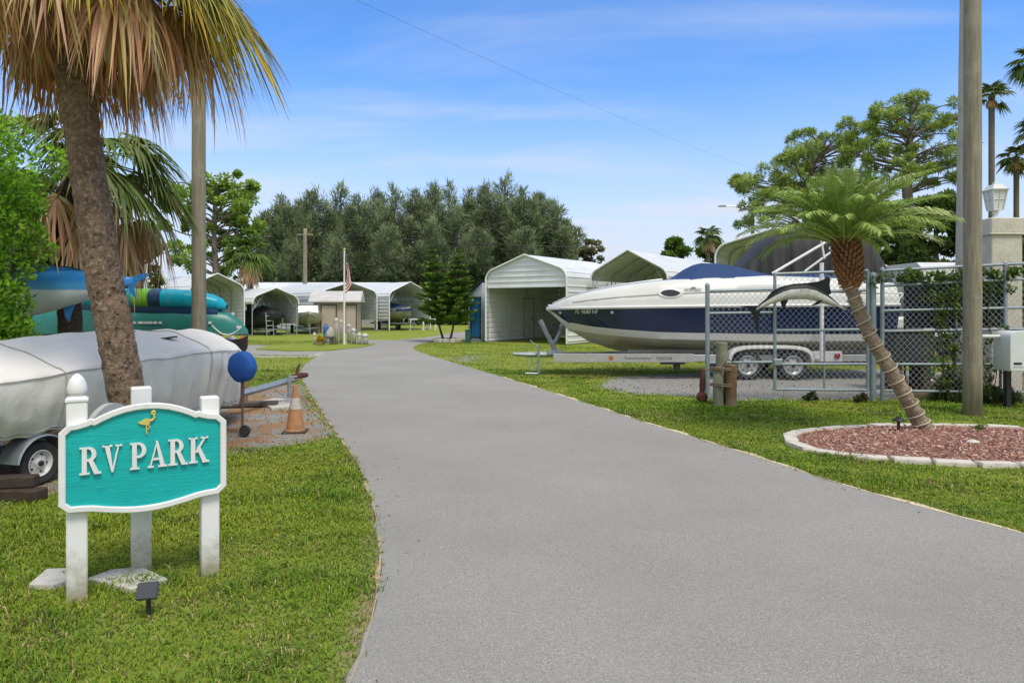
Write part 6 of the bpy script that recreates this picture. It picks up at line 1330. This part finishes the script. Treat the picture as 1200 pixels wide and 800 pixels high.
# dark privacy screen tied behind it, in two cloths
SCR = mat('dark_shade_cloth', (.007,.009,.018), (.010,.012,.022), 14, .9, bmp=.3)
sc_ = thing('privacy_screen', 'dark navy shade cloth tied behind the right fence', 'screen', tuple(Vector((FP(1130,0).x, FP(1130,0).y+.3, 0))))
for xa, xb, y0, y1 in ((1072,1131,329,385),(1134,1188,327,384)):
    mb = MB(); rows = []
    for j in range(9):
        y = y0+(y1-y0)*j/8; rows.append([FP(xa+(xb-xa)*i/24, y)+Vector((0, .26+.02*math.sin(i*.9+j*.4), 0)) for i in range(25)])
    mb.loft(rows); build(mb, 'cloth', SCR, sc_, smooth='all', world=True)
for xa in (1072, 1131, 1187): a = FP(xa, 326)+Vector((0,.30,0)); tubep('support', DARKM, sc_, [Vector((a.x, a.y, 0)), a], .022)
# vines on it and shrub at its foot
r = random.Random(12)
vn = thing('vine', 'leafy green vine running along the top fence rail and hanging down', 'vine', tuple(Vector((FP(1100,0).x, FP(1100,0).y, 0)))); cs, rs = [], []
def addv(x, y, rr, dy=0): q = FP(x, y)-vn.location; cs.append((q.x, q.y+dy, q.z)); rs.append(rr)
for i in range(46): x = r.uniform(985, 1200); y = 329-(x-1034)*.055+r.gauss(0, 4); addv(x, y, r.uniform(.04,.10), r.uniform(-.08,.1))
for x0_ in (1112, 1098, 1120, 1160):
    for i in range(15): addv(x0_+r.gauss(0, 9)+i*.4, 325+i*9+r.uniform(-4,4), r.uniform(.05,.13), r.uniform(-.05,.18))
for i in range(22): addv(r.gauss(1140, 26), r.uniform(330, 352), r.uniform(.05,.12), r.uniform(-.06,.12))
leaf_blob('foliage', cs, rs, 34, .075, .045, ((.035,.075,.010),(.15,.24,.035)), LEAF, vn, 41, shell_=.1)
mb = MB()
for x0_ in (1098, 1112, 1121, 1160): mb.tube(spline([FP(x0_+r.uniform(-6,6), 466)+Vector((0,-.02,0)), FP(x0_+6, 420)+Vector((0,-.05,0)), FP(x0_-4, 370)+Vector((0,-.03,0)), FP(x0_+5, 326)+Vector((0,-.03,0))], 5), .008, 4)
build(mb, 'stem', BARKD, vn, world=True)
def shrub(name, label, px_, py_, rad, hgt, n, cols, seed, L=.07, Wd=.035, cat='shrub', ea=120):
    p = gr(px_, py_); t = thing(name, label, cat, tuple(p)); r = random.Random(seed); cs, rs = [], []
    for i in range(n): a = r.uniform(0, 2*PI); q = rad*math.sqrt(r.random()); z = hgt*r.random()*(1-.5*q/rad); cs.append((q*math.cos(a), q*math.sin(a)*.6, z*.85+.05)); rs.append(r.uniform(.25,.5)*min(rad, hgt)*.7)
    leaf_blob('foliage', cs, rs, ea, L, Wd, cols, LEAF, t, seed, shell_=.2); mb = MB()
    for i in range(6): a = i*1.05; mb.tube([(0,0,-.02), (rad*.5*math.cos(a), rad*.3*math.sin(a), hgt*.7)], [.012,.005], 4)
    build(mb, 'stem', BARKD, t); return t
shrub('shrub', 'low tangled green shrub between the leaning palm and the wooden pole', 1112, 470, .34, .52, 22, ((.03,.06,.012),(.11,.17,.03)), 5)
shrub('shrub', 'scrubby weed clump just right of the wooden pole foot', 1165, 473, .45, .30, 18, ((.03,.055,.012),(.12,.15,.035)), 6)
shrub('weed', 'small dark weed at the fence foot left of the gate post', 951, 471, .12, .14, 6, ((.02,.04,.01),(.05,.09,.02)), 7, .05, .03, 'weed', 60)
shrub('weed', 'brownish weed at the foot of the capped fence post', 1008, 472, .16, .13, 6, ((.05,.045,.02),(.13,.11,.05)), 8, .05, .03, 'weed', 60)

# ---- dark marlin on the gate
D = 11.80; m2 = thing('mounted_marlin', 'slender black and silver marlin sculpture fixed to the chain link gate', 'fish sculpture', tuple(at(935, 342, D)))
secs = []
for x, y, h_ in ((886,362,2.6),(893,357,3.4),(906,349.5,6.2),(916,345,7.6),(925,342.5,8.6),(943,341.5,9.0),(955,344,8.6),(966,349,7.2),(974,353,5),(982,357.5,2.2),(992,363,.7)):
    c = at(x, y, D); r_ = h_*D/800; secs.append([c+Vector((.35*r_*math.sin(0), -math.sin(a)*r_*.6, math.cos(a)*r_)) for a in np.linspace(0, 2*PI, 16, endpoint=False)])
SIL = mat('silver_belly', (.62,.62,.57), (.42,.43,.40), 10, .35, dirt=(.2,.2,.17), dscale=8); BKF = mat('black_fish_paint', (.006,.009,.009), (.014,.017,.016), 8, .5, spec=.25)
mb = MB(); n = 16
mb.loft(secs, closed=True, cap=True)
k = 0
for i, f_ in enumerate(mb.f):
    if len(f_) == 4: j = i % 16; mb.mi[i] = 1 if j in (0,1,2,13,14,15) else 0
build(mb, 'body', [SIL, BKF], m2, smooth='all', world=True)
fin([(898,349),(905,341),(915,336),(930,332.5),(945,331.5),(958,330),(965,327.5),(970,323.5),(973,327),(972,334),(974,344),(970,346),(955,338),(940,335),(922,337),(908,344)], 'dorsal_fin', BKF, m2, D, .008)
fin([(889,358),(892,362),(889,370),(889,388),(887,389),(885,378),(882,368),(876,361),(866,358.5),(878,358)], 'tail_fin', BKF, m2, D, .008)
fin([(914,350),(924,350),(921,357),(918.5,364.5),(915.5,357)], 'anal_fin', BKF, m2, D, .006); fin([(957,352),(962,352),(956,357),(948,358)], 'pectoral_fin', BKF, m2, D, .006, -.08)

# ---- piling bundle and hanging rusty shackle
p = gr(848, 476); pl = thing('mooring_pilings', 'bundle of three weathered pilings lashed with rope at the fence corner', 'pilings', tuple(p))
GRW = mat('greenish_piling', (.22,.24,.16), (.13,.14,.09), 5, .9, bmp=.6, stretch=(6,6,.5), dirt=(.35,.34,.27), dscale=4); BRW = mat('brown_piling', (.22,.13,.06), (.12,.07,.035), 5, .9, bmp=.6, stretch=(6,6,.5), dirt=(.30,.26,.18), dscale=4)
for dx, dy, h_, r_, m_ in ((-.10,-.03,.66,.088,GRW),(.10,-.05,.70,.098,BRW),(.0,.13,1.06,.095,GRW)):
    mb = MB(); mb.tube([(dx,dy,-.05),(dx,dy,h_*.5),(dx+.01,dy,h_-.012),(dx+.01,dy,h_)], [r_,r_*.98,r_*.97,r_*.85], 16, jit=.025); build(mb, 'piling', m_, pl, smooth=True)
ROPE = mat('old_rope', (.28,.20,.13), (.17,.12,.075), 30, .95, bmp=.5)
for z in (.35, .38, .62, .645):
    mb = MB(); ring = [Vector((.215*math.cos(a)*(1 if abs(math.cos(a)) > .2 else 1), -.0+.16*math.sin(a)+.01, z+.01*math.sin(2*a))) for a in np.linspace(0, 2*PI, 22)]; mb.tube(ring, .014, 6, cap=False); build(mb, 'rope_lashing', ROPE, pl, smooth=True)
mb = MB(); mb.tube([(-.18,0,.52),(-.12,-.1,.62),(.05,.0,.80),(.2,.08,.72)], .012, 5); build(mb, 'rope_lashing', ROPE, pl)
pa = at(823.5, 467, 11.55); t = thing('rusty_shackle', 'rusty iron swivel block hanging left of the piling bundle', 'shackle', (pa.x, pa.y, 0))
mb = MB(); mb.tube([(0,0,.60),(0,0,.50),(-.005,0,.34),(-.01,0,.22)], [.026,.045,.05,.045], 10); mb.lathe([(.01,-.07),(.06,-.065),(.09,-.03),(.09,.03),(.06,.065),(.01,.07)], (-.012,0,.135), 16, Matrix.Rotation(PI/2, 3, 'X')); build(mb, 'iron_block', RUST, t, smooth=True)
mb = MB(); mb.tube([(0,0,.585),(.06,.02,.60),(.14,.03,.61)], .012, 6); build(mb, 'rope', ROPE, t)

# ---- wooden pole, concrete pole, stucco pillar with lantern
p = gr(1139.5, 486); utility_pole('utility_pole', 'thick weathered wooden pole right of the leaning date palm', p.x, p.y, .132, .112, 9.6)
q = at(1129, 0, 15.2); utility_pole('concrete_pole', 'smooth pale concrete pole just behind the wooden pole', q.x-.03, 15.2, .165, .14, 11.5, lean=.16, m=mat('pole_concrete', (.44,.41,.36), (.36,.335,.29), 2.5, .9, bmp=.3, stretch=(3,3,.6), dirt=(.27,.25,.2), dscale=3))
D = 13.4; xp = at(1169.5, 0, D).x; t = thing('gate_pillar', 'square cream stucco pillar behind the right fence', 'pillar', (xp, D+.05, 0)); zt = at(0, 255, D-.25).z
mb = MB(); mb.bbox((0,0,(zt-.30)/2), (.60,.60,zt-.30), .015); build(mb, 'shaft', STUCCO, t); mb = MB(); mb.bbox((0,0,zt-.15), (.66,.66,.30), .02); mb.bbox((0,0,zt-.31), (.69,.69,.045), .012); build(mb, 'cap', STUCCO, t)
ln = thing('lantern', 'white lantern standing on the stucco pillar', 'lantern', (xp-.02, D+.05, zt)); LW = mat('white_lantern_paint', (.66,.66,.62), (.56,.56,.52), 9, .5)
mb = MB(); mb.lathe([(.11,0),(.11,.03),(.05,.05),(.04,.10),(.07,.13),(.045,.15),(.06,.17),(.10,.19)], (0,0,0), 12); build(mb, 'base', LW, ln, smooth=True)
gm_, gnt_, gb_ = _nt('lantern_glass'); gb_.inputs['Base Color'].default_value = (.62,.64,.63,1); gb_.inputs['Roughness'].default_value = .15
def sq(z, r_, n=4): return [Vector((r_*math.cos(PI/4+2*PI*k/n), r_*math.sin(PI/4+2*PI*k/n), z)) for k in range(n)]
mb = MB(); mb.loft([sq(.19,.125), sq(.56,.19)], closed=True, cap=True); build(mb, 'glass', gm_, ln)
mb = MB()
for k in range(4): a, b = sq(.19,.135)[k], sq(.56,.20)[k]; mb.tube([a, b], .015, 5); mb.tube([(sq(.19,.13)[k]+sq(.19,.13)[(k+1)%4])/2, (sq(.56,.195)[k]+sq(.56,.195)[(k+1)%4])/2], .007, 4); mb.tube([sq(.38,.166)[k], sq(.38,.166)[(k+1)%4]], .007, 4)
mb.loft([sq(.175,.14), sq(.20,.14)], closed=True, cap=True); build(mb, 'cage', LW, ln)
mb = MB(); mb.loft([sq(.56,.23), sq(.585,.24), sq(.60,.20), sq(.68,.12), sq(.69,.05), sq(.72,.045), sq(.74,.01)], closed=True, cap=True); build(mb, 'lid', LW, ln)
# ---- white post box at the right edge
D = 11.15; pb_ = at(1196, 0, D).x; t = thing('post_box', 'white plastic twin box with round tops on a dark post at the right edge', 'post box', (pb_, D, 0)); zb, zt2 = at(0, 434, D).z, at(0, 387, D).z
PBM = mat('white_plastic', (.66,.69,.68), (.60,.63,.62), 3, .4)
for cx_, nm in ((-.165, 0), (.165, 1)):
    prof = [(-.155,zb+.03),(-.13,zb),(.13,zb),(.155,zb+.03)]+[(.155*math.cos(a)**.8 if a <= PI/2 else -.155*abs(math.cos(a))**.8, zt2-.15+.15*math.sin(a)**.7) for a in np.linspace(.15, PI-.15, 13)]
    mb = MB(); zm = (zb+zt2)/2; mb.loft([[Vector((cx_+x*(1-i_), yy, zm+(z-zm)*(1-i_*.6))) for x, z in prof] for yy, i_ in ((-.2,.06),(-.185,.01),(.185,.01),(.2,.06))], closed=True, cap=True); build(mb, 'box_body', PBM, t, smooth=True)
    mb = MB(); mb.bbox((cx_-.03,-.203,zb+.13), (.13,.012,.035), .004); build(mb, 'slot', DARKM, t); mb = MB(); mb.bbox((cx_-.02,-.2,zb+.075), (.17,.012,.012), .003); build(mb, 'moulding_rib', mat('grey_plastic', (.42,.43,.42), None, 3, .5), t)
mb = MB(); mb.box((-.20,.02,zb/2-.02), (.075,.075,zb+.04)); build(mb, 'post', DARKM, t)
mb = MB(); a_ = at(1146, 395, D); mb.tube([(a_.x-pb_,.05,zt2-.10), (-.3,.05,zt2-.10)], .03, 8); build(mb, 'pipe_arm', PVC, t, smooth=True)
# black box on blocks inside the fence
D = 13.7; xa, xb = at(1037,0,D).x, at(1086,0,D).x; zl_, zh_ = at(0,424,D).z, at(0,388,D).z; t = thing('equipment_box', 'black equipment box on timber bearers behind the fence', 'box', ((xa+xb)/2, D, 0))
mb = MB(); mb.bbox((0,0,(zl_+zh_)/2), (xb-xa, .6, zh_-zl_), .03); build(mb, 'body', BLACK, t); mb = MB(); mb.bbox((0,0,zh_+.01), (xb-xa+.05, .65, .05), .015); build(mb, 'lid', BLACK, t)
for x in (-.28,.28): mb = MB(); mb.bbox((x,0,zl_/2), (.16,.5,zl_), .01); build(mb, 'bearer', WOODOLD, t)
# white debris stick and pale pipe inside the fence
a_, b_ = gr(1074, 455), gr(1092, 446); mb = MB(); mb.bbox((0,0,.03), ((b_-a_).length, .07, .05), .008, rz=math.atan2(b_.y-a_.y, b_.x-a_.x)); c = (a_+b_)/2; solo(mb, 'timber_batten', WHITE, 'short white batten lying on the dirt behind the fence', 'timber', (c.x, c.y, 0))
# small cream house and white camper roof behind
hs_ = thing('small_house', 'small cream gabled hut behind the cruiser stern', 'hut', (18.45, 34, 0), R(-12))
mb = MB(); mb.prism([(-.85,0),(.85,0),(.85,2.7),(0,3.7),(-.85,2.7)], 0, -2.2, M=Matrix.Rotation(PI/2, 4, 'X')); build(mb, 'wall', mat('cream_siding', (.52,.46,.33), None, 3, .8), hs_)
mb = MB(); mb.loft([[Vector((x, y, z)) for x, z in ((-1.1,2.5),(0,3.78),(1.1,2.5))] for y in (-.2, 2.4)]); mb.loft([[Vector((x, y, z+.08)) for x, z in ((-1.1,2.5),(0,3.78),(1.1,2.5))] for y in (-.2, 2.4)]); build(mb, 'roof', mat('grey_roof', (.34,.35,.35), None, 3, .7), hs_)
mb = MB(); mb.box((.1,-.02,2.0), (.5,.05,.6)); build(mb, 'window', mat('dark_pane', (.04,.045,.05), None, 3, .15), hs_)
cp = thing('camper_trailer', 'white camper roof showing just above the right fence rail', 'camper', (at(1113,0,21).x, 22.4, 0), R(90))
mb = MB(); zt = at(0,307,21).z; mb.prism([(-1.5,.75),(1.5,.75),(1.6,1.4),(1.45,zt-.1),(1.3,zt),(-1.2,zt),(-1.5,zt-.2)], -.9, .9, M=Matrix.Rotation(PI/2, 4, 'X')); build(mb, 'body', WHULL, cp)
for x in (-.7,.5): mb = MB(); mb.bbox((x,-.91,2.1), (.7,.04,.5), .02); build(mb, 'window', mat('camper_glass', (.03,.035,.04), None, 3, .1), cp)
for s in (-1, 1): wheel(cp, Vector((.1, s*.75, .33)), Vector((0, s, 0)), .33, .2, .2, world=False, holes=5)
mb = MB(); mb.box((0,0,.68), (3.0,1.2,.16)); build(mb, 'chassis', DARKM, cp)

# ---- planting bed: mulch, edging stones, leaning date palm, path light, rock
mm, mnt, mbx = _nt('red_mulch'); v1 = noise(mnt, 45, 5, .8, stretch=(1,2,1)); v2 = noise(mnt, 110, 4, .8); v3 = noise(mnt, 4, 5, .6)
mc = mixc(mnt, ramp(mnt, v1, .35, .62), (.47,.25,.19), (.29,.145,.105)); mc = mixc(mnt, ramp(mnt, v2, .58, .72), mc, (.42,.25,.19)); mc = mixc(mnt, ramp(mnt, v3, .5, .75), mc, (.24,.13,.095)); mnt.links.new(mc, mbx.inputs['Base Color']); mbx.inputs['Roughness'].default_value = .95; bump(mnt, mbx, v1, 1, .03)
cxb, cyb = 5.42, 8.2; V = []; F = []
for i in range(26):
    f_ = i/25
    for k in range(60): x, y = bed_poly[k]; V.append((cxb+(x-cxb)*f_, cyb+(y-cyb)*f_, .012+.085*(1-f_**2.2)+(.012*math.sin(k*3.3+i*2.1)+.008*random.random())*(1 if i < 24 else .2)))
for i in range(25):
    for k in range(60): F.append((i*60+k, (i+1)*60+k, (i+1)*60+(k+1)%60, i*60+(k+1)%60))
bd = npmesh('mulch_bed', np.array(V), np.array(F), None, mm, None, True); tag(bd, kind='structure')
P = np.stack([RNG.uniform(3.3,7.6,16000), RNG.uniform(7.0,9.4,16000)], 1); P = P[poly_in(P, [(cxb+(x-cxb)*.97, cyb+(y-cyb)*.97) for x, y in bed_poly])]; n = len(P); f_ = np.hypot((P[:,0]-cxb)/2.12, (P[:,1]-cyb)/1.18); z = .02+.085*(1-np.clip(f_,0,1)**2.2)
d = RNG.normal(size=(n,3))*np.array((1,1,.28)); d /= np.linalg.norm(d, axis=1)[:,None]; k = RNG.random((n,1)); C = np.where(k < .45, (.50,.25,.185), np.where(k < .62, (.30,.145,.105), (.64,.45,.36)))*RNG.uniform(.7,1.25,(n,1))
mu = cards('mulch_chips', np.concatenate([P, z[:,None]], 1).astype(np.float32), d, RNG.uniform(.025,.07,n), RNG.uniform(.010,.02,n), C, leafmat('mulch_chip', 0, .9)); tag(mu, 'red wood chip mulch filling the stone edged bed', 'mulch', kind='stuff')
STN = mat('pale_edging_stone', (.66,.61,.52), (.54,.49,.41), 5, .9, bmp=.35, dirt=(.30,.25,.19), dscale=5, damt=(.5,.8))
cur = [Vector((x, y, 0)) for x, y in bed_poly]+[Vector((*bed_poly[0], 0))]; NST = 26; per = resample(cur, NST*8+1)
for i in range(NST):
    a, m_, b = per[i*8], per[i*8+4], per[i*8+8]; t_ = (b-a); rz = math.atan2(t_.y, t_.x); L = t_.length*.95; mb = MB(); h_ = .048+random.uniform(-.008,.008)
    sg2 = 5; top = []; q0, q1 = .0, .0
    out_p = [(-L/2,-.085),(L/2,-.085),(L/2*.93,.085),(-L/2*.93,.085)]; out_p = [(x+random.uniform(-.012,.012), y+random.uniform(-.01,.01)) for x, y in out_p]
    rings = [(1,-.03),(1.0,h_-.018),(.95,h_)]; mb.loft([[Vector((x*s, y*s, z+ (.0 if z < h_-.02 else random.uniform(-.004,.004)))) for x, y in out_p] for s, z in rings], closed=True, cap=True)
    o = solo(mb, 'edging_stone', STN, 'pale concrete edging stone around the red mulch bed', 'edging stone', (m_.x, m_.y, 0), rz+PI+random.uniform(-.05,.05), 'edging stones of the mulch bed')
p = gr(1140, 528); rock('rock', 'small white rock lying on the red mulch', (p.x, p.y, .06), (.075,.06,.04), mat('white_rock', (.62,.60,.54), None, 12, .8, bmp=.3), 8)
p = gr(1053, 513); t = thing('path_light', 'small black mushroom path light in the mulch bed', 'garden light', (p.x, p.y, 0)); mb = MB(); mb.tube([(0,0,0),(0,0,.22)], .020, 10); build(mb, 'stem', BLACK, t, smooth=True); mb = MB(); mb.lathe([(.02,.205),(.066,.215),(.072,.225),(.06,.245),(.03,.255),(.03,.265),(.004,.268)], (0,0,0), 20); build(mb, 'cap', BLACK, t, smooth=True)
p = gr(1148, 512); shrub('weed', 'small green weed growing in the red mulch', 1150, 511, .14, .10, 6, ((.05,.08,.02),(.17,.22,.06)), 18, .05, .02, 'weed', 30)

D = 8.85; bse = gr(1086, 509); dp = thing('date_palm', 'young leaning date palm in the red mulch bed', 'palm tree', tuple(bse))
pts = [Vector((bse.x+.03, D, -.02)), at(1078,494,D), at(1062,466,D), at(1040,428,D), at(1017,388,D), at(1002,352,D), at(994,325,D)]
P = spline(pts, 16); m_ = len(P); mb = MB(); mb.tube(P, [interp(i/(m_-1), [0,.04,.2,.6,1], [.17,.125,.095,.082,.076])*(1+.07*(i%4 == 0)+random.uniform(-.03,.03)) for i in range(m_)], 18, jit=.05); build(mb, 'trunk', barkmat('date_bark', (.36,.285,.20), (.20,.15,.10), (.46,.39,.30)), dp, smooth='all', world=True)
cc = at(990, 288, D)
mb = MB(); random.seed(31)
for i in range(150):
    u = i/150; a = i*2.39996; z = at(0, 338-u*56, D).z; xx = np.interp(u, [0,1], [at(997,0,D).x, at(990,0,D).x]); rr = .07+.055*math.sin(min(1, u*1.6)*PI*.62); c = Vector((xx+rr*math.cos(a), D+rr*math.sin(a), z)); o_ = Vector((math.cos(a), math.sin(a), 0)); mb.tube([c-o_*.06, c+o_*.025+Vector((0,0,.03)), c+o_*.07+Vector((0,0,.085))], [.030,.026,.010], 5)
mb.tube([at(997,340,D), at(991,312,D), cc], [.075,.115,.09], 12); build(mb, 'leaf_base', BOOT, dp, world=True)
# rope light wound round the trunk
mb = MB(); tur = 15; RP = []
for i in range(300):
    u = i/299; k = u*(m_-1)*.93; j = min(int(k), m_-2); c = P[j].lerp(P[j+1], k-j); rr = interp(k/(m_-1), [0,.04,.2,.6,1], [.18,.135,.103,.090,.084])+.010; a = u*tur*2*PI+.9*math.sin(u*11); RP.append(c+Vector((math.cos(a)*rr, math.sin(a)*rr, .25*rr*math.cos(a))))
mb.tube(RP, .0075, 5); solo(mb, 'rope_light', mat('pale_rope_light', (.62,.52,.36), None, 20, .5), 'thin pale rope light wound around the leaning date palm trunk', 'rope light', smooth=True)
random.seed(77)
def pinnate(mb, base, az, el, L, droop, nl, c0, c1, ll=.26):
    d = Vector((math.cos(el)*math.cos(az), math.cos(el)*math.sin(az), math.sin(el))); hz_ = Vector((math.cos(az), math.sin(az), 0)); pts = []; 
    for u in np.linspace(0, 1, 12):
        e = el-droop*u**1.5; pts.append(Vector((math.cos(e)*math.cos(az), math.cos(e)*math.sin(az), math.sin(e))))
    P = [Vector(base)]
    for q in pts: P.append(P[-1]+q*(L/12))
    mb.col = tuple(a*1.3 for a in c1); mb.tube(P, [.012*(1-i/len(P))+.0025 for i in range(len(P))], 4, cap=False)
    side0 = d.cross(Vector((0,0,1))); side0 = side0.normalized() if side0.length > .05 else Vector((-math.sin(az), math.cos(az), 0))
    for i in range(nl):
        u = .12+.88*i/(nl-1); k = u*(len(P)-1); j = min(int(k), len(P)-2); q = P[j].lerp(P[j+1], k-j); t = (P[j+1]-P[j]).normalized(); up = side0.cross(t).normalized(); l_ = ll*math.sin(min(1, .25+u*1.0)*PI*.5)*(1-max(0, u-.55)**1.3*1.5)*random.uniform(.85,1.1)
        for s in (-1, 1):
            dd = (t*(.75+.5*u)+side0*s*.95+up*random.uniform(.05,.40)).normalized(); tip = q+dd*l_+Vector((0,0,-.28*l_*random.uniform(.5,1.6))); mid = q+dd*l_*.5+Vector((0,0,.01)); w_ = (dd.cross(up+Vector((random.uniform(-.3,.3),)*3))).normalized()*.010; g_ = random.uniform(.7,1.3); cA_, cB_ = tuple(a*g_ for a in c0), tuple(a*g_ for a in c1)
            o = len(mb.v); mb.v.extend([tuple(q), tuple(mid-w_), tuple(tip), tuple(mid+w_)]); mb.c.extend([cA_, cB_, cB_, cB_]); mb.f.append((o,o+1,o+2,o+3)); mb.mi.append(0)
for i in range(66):
    az = i*2.39996+.3; u = (i+.5)/66; el = R(86-64*u+random.uniform(-8,8)); L = random.uniform(1.10,1.34)*interp(u, [0,.3,.6,1], [.66,.82,1,.98]); mb = MB(); mb.col = (0,0,0)
    pinnate(mb, cc+Vector((math.cos(az)*.05, math.sin(az)*.05, .07*(1-u))), az, el, L, R(random.uniform(38,66)) if u > .2 else R(30), 60, (.15,.235,.045), (.30,.42,.10) if i % 4 else (.42,.50,.20), .28); build(mb, 'frond', FROND, dp, world=True)
